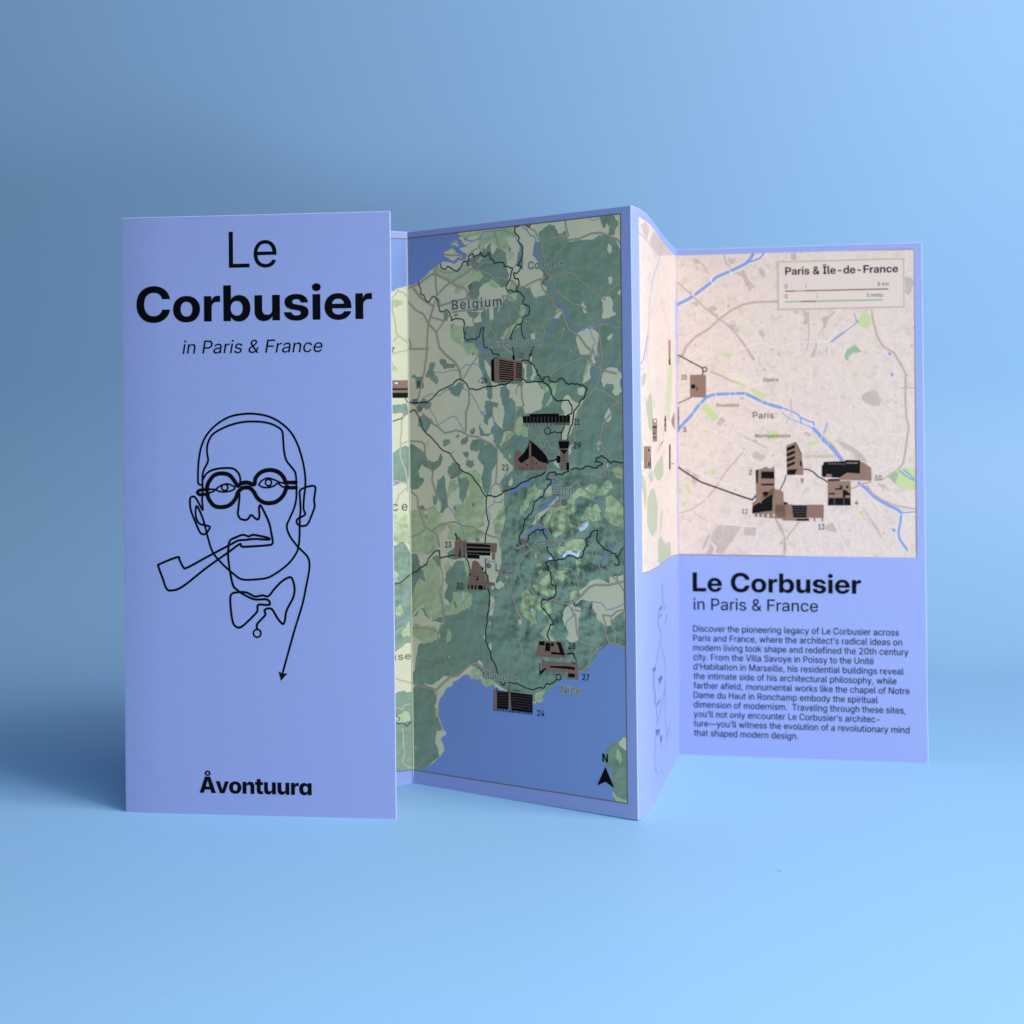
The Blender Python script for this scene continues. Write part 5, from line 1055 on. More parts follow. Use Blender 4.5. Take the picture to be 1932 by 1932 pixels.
  ('ink','2655 1616 2679 1618 2678 1582 2655 1580'),
  ('stone','2318 2014 2447 2004 2455 1969 2257 1979'),
  ('stone','2507 2046 2519 2047 2518 1968 2506 1967'),
  ('ink','1924 2012 1938 2014 1937 1933 1923 1931'),
  ('ink','2171 1985 2188 1987 2183 1636 2170 1635'),
 ]),
 ('p2','low villa with dark band below its roof',[
  ('brown','4663 7669 5327 7675 5326 7583 5373 7568 5373 7515 4661 7510'),
  ('ink','4661 7518 5373 7522 5372 7487 4661 7483'),
  ('brown','4661 7483 5293 7486 5292 7437 4660 7434'),
  ('ink','4660 7434 5276 7437 5275 7338 4659 7335'),
  ('snow','4980 7631 5037 7631 5037 7604 4980 7603'),
  ('stone','4661 7525 5373 7530 5373 7522 4661 7518'),
 ]),
 ('p5','plain square villa front',[
  ('brown5','267 7887 595 7886 596 7414 264 7426'),
  ('ink','283 7695 378 7686 369 7599 291 7608'),
  ('ink','400 7642 421 7642 417 7546 399 7555'),
  ('stone','379 7816 586 7813 586 7806 379 7809'),
  ('stone','267 7890 595 7886 595 7875 267 7880'),
  ('stone','379 7816 386 7816 383 7434 376 7434'),
 ]),
 ('p5','round ended villa at the fold',[
  ('brown5','-59 7125 38 7237 34 6707 -61 6760 -43 6933 -77 7021'),
  ('ink','-60 6977 36 7020 36 6959 -60 6934'),
  ('ink','-64 6829 -26 6829 -26 6785 -65 6786'),
 ]),
 ('p5','flats with a dark glazed upper floor',[
  ('brown5','1594 5923 1712 5941 1797 5984 1881 5941 1957 5983 1973 5940 1970 5528 1943 5336 1597 5336'),
  ('ink','1593 5915 1644 5915 1633 5639 1594 5639'),
  ('ink','1703 5886 1964 5885 1963 5738 1702 5738'),
  ('ink','1701 5634 1962 5635 1962 5597 1701 5596'),
  ('ink','1708 5440 1792 5483 1859 5440 1791 5371'),
  ('ink','1623 5457 1660 5457 1660 5405 1623 5405'),
  ('stone','1615 5522 1708 5522 1708 5502 1615 5501'),
  ('brown5','1599 5543 1708 5491 1706 5233 1588 5267'),
 ]),
 ('p5','dark tilted pavilion on columns',[
  ('brown5','1511 5232 1936 5543 2145 5475 2152 5252 2185 5235 2182 4909 1568 4957'),
  ('ink','1519 5164 1927 5423 1923 5079 1510 5026'),
  ('snow','1628 5009 1648 5009 1648 4949 1627 4949'),
  ('snow','1721 5010 1741 5010 1740 4949 1720 4949'),
  ('snow','1825 5010 1845 5010 1845 4950 1825 4950'),
  ('snow','1943 5011 1963 5011 1963 4951 1942 4951'),
  ('stone','1501 5029 1940 5031 1940 5021 1501 5019'),
 ]),
 ('p5','tall corner block with striped windows',[
  ('brown5','2211 6407 2387 6492 2404 6483 2519 6234 2549 5943 2548 5815 2431 5815 2222 5840'),
  ('ink','2219 6364 2387 6437 2386 6363 2218 6295'),
  ('ink','2218 6250 2386 6324 2385 6255 2217 6185'),
  ('ink','2217 6137 2385 6211 2384 6147 2216 6075'),
  ('ink','2216 6024 2384 6097 2383 6039 2215 5966'),
  ('ink','2223 5918 2432 5935 2398 5875 2381 5815 2222 5815'),
  ('ink','2476 6114 2517 6080 2525 5977 2483 6012'),
  ('ink','2387 6492 2407 6488 2527 6234 2532 6217 2510 6234'),
 ]),
 ('p5','hostel with dark grid facade',[
  ('brown5','3651 6095 3757 6061 3887 5959 3893 5696 3647 5705'),
  ('ink','2950 6080 3380 6096 3380 6121 3676 6112 3665 5841 3410 5858 3294 5755 2947 5772 2914 5789 2916 6011 2949 6028'),
  ('brown5','3261 5755 3410 5858 3665 5841 3663 5705 3260 5713'),
  ('brown5','3014 5840 3113 5823 3112 5772 2996 5772'),
  ('brown5','3049 6054 3072 6054 3072 6028 3049 6028'),
  ('brown5','3108 6054 3132 6054 3131 6028 3108 6028'),
  ('brown5','3168 6054 3191 6054 3191 6028 3168 6028'),
  ('brown5','3228 6054 3251 6054 3250 6028 3227 6028'),
  ('brown5','3287 6053 3310 6053 3310 6028 3287 6028'),
  ('brown5','3346 6053 3369 6053 3369 6028 3346 6028'),
  ('brown5','3404 6070 3626 6070 3626 6045 3404 6045'),
  ('rust','3675 6010 3688 6010 3688 5993 3675 5993'),
  ('rust','3674 5963 3687 5963 3687 5946 3674 5946'),
  ('rust','3674 5915 3687 5915 3687 5898 3674 5898'),
  ('rust','3673 5868 3686 5868 3686 5851 3673 5851'),
  ('rust','3673 5820 3686 5820 3686 5803 3673 5803'),
  ('rust','3672 5773 3685 5773 3685 5756 3672 5756'),
  ('rust','3704 6010 3717 6010 3717 5993 3704 5993'),
  ('rust','3704 5963 3717 5963 3717 5946 3704 5946'),
  ('rust','3703 5915 3716 5915 3716 5898 3703 5898'),
  ('rust','3703 5868 3716 5868 3716 5851 3703 5851'),
  ('rust','3702 5820 3715 5820 3715 5803 3702 5803'),
  ('rust','3702 5773 3715 5773 3715 5756 3702 5756'),
  ('rust','3734 6010 3747 6010 3747 5993 3734 5993'),
  ('rust','3733 5963 3746 5963 3746 5946 3733 5946'),
  ('rust','3733 5915 3746 5915 3746 5898 3733 5898'),
  ('rust','3732 5868 3745 5868 3745 5851 3732 5851'),
  ('rust','3732 5820 3745 5820 3745 5803 3732 5803'),
  ('rust','3731 5773 3744 5773 3744 5756 3731 5756'),
 ]),
 ('p5','studio house with dark ground floor windows',[
  ('brown5','3029 5695 3483 5696 3482 5194 3024 5192'),
  ('ink','3029 5730 3261 5738 3277 5696 3029 5690'),
  ('ink','3042 5346 3471 5347 3477 5194 3032 5192'),
  ('ink','3168 5542 3292 5551 3243 5619 3325 5585 3308 5508 3176 5513'),
  ('ink','3324 5517 3390 5500 3472 5432 3479 5398 3373 5398 3372 5347 3323 5347'),
  ('ink','3051 5448 3167 5448 3166 5414 3051 5414'),
  ('ink','3391 5594 3440 5594 3440 5543 3390 5543'),
  ('stone','3154 5346 3164 5346 3163 5193 3153 5193'),
  ('stone','3339 5347 3349 5347 3347 5193 3337 5193'),
 ]),
 ('p5','long refuge block with gridded wings',[
  ('brown5','1981 5213 2325 5215 2322 4915 1979 4947'),
  ('brown5','2609 5207 2949 5209 2947 4936 2606 4934'),
  ('ink','2317 5198 2617 5199 2606 4942 2331 4940'),
  ('brown5','2122 4948 2606 4942 2656 4917 2639 4874 2121 4879'),
  ('ink','2406 4915 2656 4917 2656 4874 2405 4872'),
  ('rust','2006 5188 2027 5188 2026 5167 2006 5167'),
  ('rust','2006 5141 2026 5141 2026 5121 2006 5121'),
  ('rust','2006 5095 2026 5095 2026 5074 2005 5074'),
  ('rust','2005 5049 2025 5049 2025 5028 2005 5028'),
  ('rust','2005 5002 2025 5002 2025 4982 2005 4982'),
  ('rust','2047 5188 2067 5188 2067 5167 2047 5167'),
  ('rust','2046 5141 2066 5142 2066 5121 2046 5121'),
  ('rust','2046 5095 2066 5095 2066 5075 2046 5074'),
  ('rust','2045 5049 2066 5049 2065 5028 2045 5028'),
  ('rust','2045 5002 2065 5002 2065 4982 2045 4982'),
  ('rust','2087 5188 2107 5188 2107 5167 2087 5167'),
  ('rust','2087 5142 2107 5142 2107 5121 2086 5121'),
  ('rust','2086 5095 2106 5095 2106 5075 2086 5075'),
  ('rust','2086 5049 2106 5049 2106 5028 2086 5028'),
  ('rust','2085 5003 2105 5003 2105 4982 2085 4982'),
  ('rust','2127 5188 2147 5188 2147 5168 2127 5168'),
  ('rust','2127 5142 2147 5142 2147 5121 2127 5121'),
  ('rust','2126 5095 2147 5096 2146 5075 2126 5075'),
  ('rust','2126 5049 2146 5049 2146 5029 2126 5029'),
  ('rust','2126 5003 2146 5003 2146 4982 2125 4982'),
  ('rust','2168 5188 2188 5188 2187 5168 2167 5168'),
  ('rust','2167 5142 2187 5142 2187 5122 2167 5121'),
  ('rust','2167 5096 2187 5096 2187 5075 2166 5075'),
  ('rust','2166 5049 2186 5049 2186 5029 2166 5029'),
  ('rust','2166 5003 2186 5003 2186 4983 2166 4982'),
  ('rust','2208 5189 2228 5189 2228 5168 2208 5168'),
  ('rust','2207 5142 2227 5142 2227 5122 2207 5122'),
  ('rust','2207 5096 2227 5096 2227 5075 2207 5075'),
  ('rust','2206 5050 2227 5050 2226 5029 2206 5029'),
  ('rust','2206 5003 2226 5003 2226 4983 2206 4983'),
  ('rust','2248 5189 2268 5189 2268 5168 2248 5168'),
  ('rust','2248 5142 2268 5142 2267 5122 2247 5122'),
  ('rust','2247 5096 2267 5096 2267 5076 2247 5075'),
  ('rust','2247 5050 2267 5050 2267 5029 2246 5029'),
  ('rust','2246 5003 2266 5004 2266 4983 2246 4983'),
  ('rust','2288 5189 2308 5189 2308 5168 2288 5168'),
  ('rust','2288 5143 2308 5143 2308 5122 2287 5122'),
  ('rust','2287 5096 2307 5096 2307 5076 2287 5076'),
  ('rust','2287 5050 2307 5050 2307 5029 2287 5029'),
  ('rust','2286 5004 2306 5004 2306 4983 2286 4983'),
  ('rust','2645 5182 2665 5182 2665 5161 2645 5161'),
  ('rust','2645 5136 2665 5136 2664 5115 2645 5115'),
  ('rust','2644 5089 2664 5090 2664 5069 2644 5069'),
  ('rust','2644 5043 2664 5043 2664 5023 2644 5023'),
  ('rust','2643 4997 2663 4997 2663 4977 2643 4977'),
  ('rust','2688 5182 2708 5182 2708 5162 2688 5161'),
  ('rust','2688 5136 2708 5136 2708 5115 2688 5115'),
  ('rust','2688 5090 2707 5090 2707 5069 2687 5069'),
  ('rust','2687 5043 2707 5044 2707 5023 2687 5023'),
  ('rust','2687 4997 2707 4997 2706 4977 2686 4977'),
  ('rust','2732 5182 2752 5182 2751 5162 2731 5162'),
  ('rust','2731 5136 2751 5136 2751 5116 2731 5115'),
  ('rust','2731 5090 2751 5090 2751 5069 2731 5069'),
  ('rust','2730 5044 2750 5044 2750 5023 2730 5023'),
  ('rust','2730 4998 2750 4998 2750 4977 2730 4977'),
  ('rust','2775 5182 2795 5182 2795 5162 2775 5162'),
  ('rust','2774 5136 2794 5136 2794 5116 2774 5116'),
  ('rust','2774 5090 2794 5090 2794 5070 2774 5070'),
  ('rust','2774 5044 2793 5044 2793 5023 2773 5023'),
  ('rust','2773 4998 2793 4998 2793 4977 2773 4977'),
  ('rust','2818 5183 2838 5183 2838 5162 2818 5162'),
  ('rust','2818 5136 2838 5136 2837 5116 2817 5116'),
  ('rust','2817 5090 2837 5090 2837 5070 2817 5070'),
  ('rust','2817 5044 2837 5044 2836 5024 2816 5024'),
  ('rust','2816 4998 2836 4998 2836 4978 2816 4977'),
  ('rust','2861 5183 2881 5183 2881 5162 2861 5162'),
  ('rust','2861 5137 2881 5137 2880 5116 2861 5116'),
  ('rust','2860 5090 2880 5091 2880 5070 2860 5070'),
  ('rust','2860 5044 2880 5044 2880 5024 2860 5024'),
  ('rust','2859 4998 2879 4998 2879 4978 2859 4978'),
  ('rust','2904 5183 2924 5183 2924 5163 2904 5162'),
  ('rust','2904 5137 2924 5137 2924 5116 2904 5116'),
  ('rust','2903 5091 2923 5091 2923 5070 2903 5070'),
  ('rust','2903 5045 2923 5045 2923 5024 2903 5024'),
  ('rust','2903 4998 2922 4999 2922 4978 2902 4978'),
  ('stone','2333 5155 2608 5156 2608 5149 2333 5148'),
  ('stone','2332 5103 2608 5105 2608 5098 2332 5096'),
  ('stone','2332 5052 2607 5053 2607 5046 2332 5045'),
  ('stone','2332 5000 2607 5002 2607 4995 2331 4994'),
  ('ink','2150 5265 2225 5249 2241 5214 2149 5214'),
  ('ink','2756 4934 2772 4934 2772 4866 2755 4866'),
  ('ink','2909 4935 2925 4935 2924 4867 2908 4867'),
 ]),
 ('p4','thin striped tower at the curved fold',[
  ('brown5','1209 6888 1814 6911 1778 6486 1231 6482'),
  ('halo','1379 6870 1690 6877 1688 6846 1376 6839'),
  ('ink','1200 6760 1802 6771 1799 6737 1198 6727'),
  ('stone','1198 6723 1799 6733 1792 6648 1193 6640'),
  ('ink','1222 6640 1556 6645 1554 6622 1220 6618'),
  ('ink','1217 6565 1761 6570 1760 6555 1216 6550'),
  ('stone','1216 6550 1760 6555 1755 6493 1212 6490'),
 ]),
 ('p4','upright block with dark window strips',[
  ('brown5','469 6397 1021 6396 999 6004 465 6011'),
  ('ink','731 6346 870 6347 868 6309 729 6309'),
  ('rust','493 6368 526 6368 512 6018 480 6018'),
  ('rust','595 6383 619 6383 604 6031 581 6032'),
  ('ink','911 6191 976 6190 966 6012 901 6013'),
  ('ink','754 6118 858 6117 854 6050 751 6052'),
  ('ink','465 6018 999 6011 999 6002 465 6010'),
 ]),
 ('p4','foreshortened dark block beside the fold',[
  ('brown5','3615 8511 3923 8546 3890 8038 3640 8038'),
  ('ink','3670 8140 3852 8154 3845 8035 3662 8023'),
 ]),
 ('p4','foreshortened strip block below the park',[
  ('stone','2948 6995 3216 6994 3193 6683 2925 6695'),
  ('ink','2944 6938 3211 6929 3209 6896 2941 6906'),
  ('ink','2936 6841 3204 6830 3202 6797 2934 6809'),
 ]),
 ('p4','thin dark upright bar',[
  ('ink','3586 6439 3783 6440 3747 5921 3553 5957'),
 ]),
 ('p4','folded edge of round ended villa',[
  ('brown5','3906 6928 4364 7120 4364 6751 4068 6831'),
 ]),
]
STROKES = [
 (740,1,'1469 5782 1400 5809 1396 6007 1412 6219 1461 6456 1559 6654 1740 6837 1975 6968 2223 7018 2469 7016 2714 6962 2931 6842 3106 6670 3226 6433 3305 6158 3340 5922 3339 5738 3315 5555 3305 5371 3334 5272 3296 5235 3201 5188 3178 5135 3213 5078 3294 5062 3376 5096 3445 5240 3503 5397 3496 5528 3522 5712 3485 5759 3355 5738 3246 5681 3242 5555 3251 5345 3236 5188 3227 4873 3204 4690 3148 4559 2989 4374 2689 4176 2443 4130 2197 4126 2060 4199 1815 4409 1652 4606 1571 4844 1531 5002 1478 5187 1396 5373 1355 5399 1348 5240 1408 5108 1546 5069 1606 5042 1572 4976 1522 4923 1434 4936 1339 5135 1258 5346 1246 5531 1293 5579 1356 5544 1438 5399 1479 5346 1467 5505 1476 5663 1484 5980 1555 6139 1583 6218 1565 6350 1572 6482 1628 6614 1725 6706 1946 6810 2194 6874 2441 6885 2659 6862 2822 6803 2930 6718 2950 6553 2967 6343 3007 6198 3101 6080 3167 5975 3179 5765 3177 5555 3135 5372 3051 5188 3001 5057 3049 4899 3182 4716 3343 4559 3396 4455 3395 4297 3338 4009 3267 3694 3114 3221 2904 2510'),
 (740,1,'1484 5875 1553 5980 1664 6043 1830 6072 2022 6068 2118 6005 2163 5912 2162 5807'),
 (1479,1,'1551 5689 1565 5769 1602 5848 1691 5948 1829 5982 1966 5952 2061 5847 2115 5762 2184 5807 2294 5820 2417 5788 2445 5898 2542 5998 2706 6039 2855 6002 2950 5910 2992 5805'),
 (1479,1,'1561 5623 1591 5531 1686 5417 1824 5391 1962 5425 2072 5530 2123 5649 2197 5720 2280 5735 2348 5719 2416 5648 2469 5556 2564 5482 2687 5459 2823 5490 2941 5595 3002 5726'),
 (1154,0,'2962 5823 3179 5823'),
 (1259,0,'2980 5729 3179 5728'),
 (1163,1,'1584 5703 1441 5690 1391 5669 1385 5637 1440 5608 1584 5629'),
 (633,1,'1703 5689 1800 5763 1924 5797 2019 5768 2066 5720 1991 5675 1859 5657 1771 5671 1689 5702 1551 5703'),
 (634,1,'1703 5689 1647 5655 1551 5647'),
 (631,1,'2499 5780 2554 5850 2664 5897 2786 5866 2894 5818 3003 5805 3166 5796'),
 (631,1,'2499 5780 2567 5740 2676 5732 2785 5766 2845 5805 2934 5744 3030 5765'),
 (790,1,'2134 5662 2150 5583 2131 5398 2119 5267 2165 5188 2261 5167 2316 5201 2344 5246 2385 5240 2425 5201 2480 5175 2507 5240 2503 5385 2531 5419 2603 5293 2684 5109 2723 4925 2743 4767 2666 4728 2421 4709 2188 4700 2148 4745 1927 4594 1539 4329 1095 3996 900 3928 803 3954 735 4126 653 4351 681 4391 1002 4512 1043 4467 1111 4340 1180 4327 1541 4514 1983 4739 2121 4806 2258 4819 2422 4835 2667 4825 2673 4851 2532 4885 2382 4906 2313 4880 2204 4906 2066 4858 1970 4805 1941 4686 1934 4528 1965 4265 2018 4028 2086 3949 2222 3858 2412 3780 2630 3781 2684 3703 2630 3684 2471 3683 2451 3570 2327 3437 2190 3317 2107 3285 2025 3342 1986 3500 1966 3737 1981 3856 2058 3896 2249 3902 2413 3832 2549 3852 2658 3839 2768 3966 2905 4098 3042 4170 3096 4126 3129 3981 3106 3824 2982 3587 2953 3429 2912 3355 2818 3454 2711 3616 2588 3597 2601 3518 2532 3439 2449 3346 2448 3262'),
]
STROKE_RINGS = [
 (0.03764,0.11473,0.001108,0.000633),
 (0.05353,0.11637,0.001104,0.000631),
 (0.04896,0.06376,0.001368,0.000632),
]
ARROWHEAD = '2828 2527 2904 2494 2988 2495 2870 2362'
TEXTS = [  # panel, name, text, weight, colour, left, right, baseline, cap height (mm), shear, tracking, halo
 ('cov','title_lettering','Le',380,'black',39.85,57.18,191.56,12.313,0,0,0),
 ('cov','title_lettering','Corbusier',720,'black',5.50,91.26,172.89,12.260,0,0,0),
 ('cov','subtitle_lettering','in Paris & France',430,'black',22.84,73.50,161.67,4.473,0.17,0,0),
 ('cov','publisher_lettering','Åvontuurɑ',820,'black',27.53,68.06,7.63,5.581,0,-0.035,0),
 ('p3','place_name','Belgium',500,'label',20.95,42.86,179.02,3.422,0,0.12,1),
 ('p3','place_name','Cologne',430,'label',54.48,69.15,191.34,2.621,0,0.06,1),
 ('p3','place_name','Luxembourg',430,'labelpale',37.05,59.99,164.13,2.663,0,0.04,1),
 ('p3','place_name','Bern',430,'labelpale',63.29,71.86,111.21,2.607,0,0.03,1),
 ('p3','place_name','Geneva',430,'label',54.91,67.76,92.55,2.456,0,0.04,1),
 ('p3','place_name','Lyon',430,'label',38.90,46.91,82.59,2.626,0,0.04,1),
 ('p3','place_name','Marseille',430,'label',32.60,48.36,42.88,2.401,0,0.03,1),
 ('p3','place_name','Nice',430,'label',65.88,73.85,40.74,2.688,0,0.04,1),
 ('p2','place_name','France',500,'label',83.97,103.99,103.91,3.401,0,0.25,0),
 ('p2','place_name','P',430,'label',102.86,104.38,139.49,1.896,0,0,1),
 ('p2','place_name','Toulouse',500,'label',82.69,104.53,47.36,2.488,0,0.08,0),
 ('p3','site_number','8',500,'black',4.33,5.76,150.87,2.191,0,0,0),
 ('p3','site_number','26',500,'black',33.50,36.26,151.17,2.118,0,0,0),
 ('p3','site_number','22',500,'black',42.16,44.93,119.29,2.098,0,0,0),
 ('p3','site_number','21',500,'black',72.46,74.78,135.34,2.081,0,0,0),
 ('p3','site_number','29',500,'black',72.15,74.98,127.03,2.138,0,0,0),
 ('p3','site_number','23',500,'black',16.37,19.17,90.39,2.162,0,0,0),
 ('p3','site_number','30',500,'black',21.20,24.30,75.15,2.270,0,0,0),
 ('p3','site_number','28',500,'black',69.08,71.91,56.47,2.261,0,0,0),
 ('p3','site_number','27',500,'black',74.50,77.32,45.97,2.134,0,0,0),
 ('p3','site_number','24',500,'black',55.89,58.84,31.50,2.183,0,0,0),
 ('p3','north_letter','N',720,'black',82.08,84.28,18.28,2.897,0,0,0),
 ('p5','site_number','15',500,'num',1.87,4.02,155.85,1.946,0,0,0),
 ('p5','site_number','3',500,'num',2.33,3.68,134.04,2.016,0,0,0),
 ('p5','site_number','2',500,'num',29.08,30.36,116.33,1.999,0,0,0),
 ('p5','site_number','12',500,'num',26.12,28.46,100.31,1.932,0,0,0),
 ('p5','site_number','9',500,'num',49.83,51.06,112.84,2.055,0,0,0),
 ('p5','site_number','10',500,'num',79.22,81.77,114.06,2.103,0,0,0),
 ('p5','site_number','4',500,'num',71.23,72.54,104.16,1.973,0,0,0),
 ('p5','site_number','13',500,'num',56.73,59.22,94.02,2.118,0,0,0),
 ('p5','place_name','Paris',430,'label',30.94,39.25,139.56,2.546,0,0.04,0),
 ('p5','place_name','Opéra',500,'labelbr',35.23,41.31,154.61,1.547,0,0.04,0),
 ('p5','place_name','Invalides',500,'labelbr',16.15,25.31,144.47,1.383,0,0.04,0),
 ('p5','place_name','Montparnasse',500,'labelbr',31.82,45.96,131.66,1.512,0,0.03,0),
 ('p5','place_name','Les Gobelins',500,'labelpk',51.53,63.98,123.30,1.503,0,0.04,0),
 ('p5','inset_title','Paris & Île-de-France',720,'black',44.46,89.12,198.16,3.133,0,0,0),
 ('p5','scale_lettering','0',430,'num',44.24,45.32,192.63,1.715,0,0,0),
 ('p5','scale_lettering','1',430,'num',52.53,53.04,193.00,1.710,0,0,0),
 ('p5','scale_lettering','5 km',430,'num',81.10,85.41,192.83,1.490,0,0,0),
 ('p5','scale_lettering','0',430,'num',44.21,45.28,188.58,1.715,0,0,0),
 ('p5','scale_lettering','1',430,'num',56.90,57.33,188.56,1.640,0,0,0),
 ('p5','scale_lettering','3 miles',430,'num',76.68,83.01,188.44,1.492,0,0,0),
 ('p5','title_lettering','Le Corbusier',720,'black',5.82,73.30,68.00,7.697,0,0,0),
 ('p5','subtitle_lettering','in Paris & France',430,'black',6.10,56.26,60.42,4.631,0,0,0),
 ('p5','blurb_lettering','Discover the pioneering legacy of Le Corbusier across',430,'black',5.86,87.80,51.32,2.578,0,0,0),
 ('p5','blurb_lettering','Paris and France, where the architect’s radical ideas on',430,'black',5.86,88.95,47.39,2.578,0,0,0),
 ('p5','blurb_lettering','modern living took shape and redefined the 20th century',430,'black',5.86,91.43,43.47,2.577,0,0,0),
 ('p5','blurb_lettering','city. From the Villa Savoye in Poissy to the Unité',430,'black',5.86,77.91,39.54,2.582,0,0,0),
 ('p5','blurb_lettering','d’Habitation in Marseille, his residential buildings reveal',430,'black',5.86,89.44,35.61,2.577,0,0,0),
 ('p5','blurb_lettering','the intimate side of his architectural philosophy, while',430,'black',5.87,86.65,31.68,2.579,0,0,0),
 ('p5','blurb_lettering','farther afield, monumental works like the chapel of Notre',430,'black',5.87,91.67,27.75,2.577,0,0,0),
 ('p5','blurb_lettering','Dame du Haut in Ronchamp embody the spiritual',430,'black',5.87,79.31,23.82,2.582,0,0,0),
 ('p5','blurb_lettering','dimension of modernism.  Traveling through these sites,',430,'black',5.87,90.04,19.89,2.577,0,0,0),
 ('p5','blurb_lettering','you’ll not only encounter Le Corbusier’s architec-',430,'black',5.87,80.00,15.97,2.582,0,0,0),
 ('p5','blurb_lettering','ture—you’ll witness the evolution of a revolutionary mind',430,'black',5.87,91.40,12.04,2.577,0,0,0),
 ('p5','blurb_lettering','that shaped modern design.',430,'black',5.87,47.85,8.11,2.595,0,0,0),
]
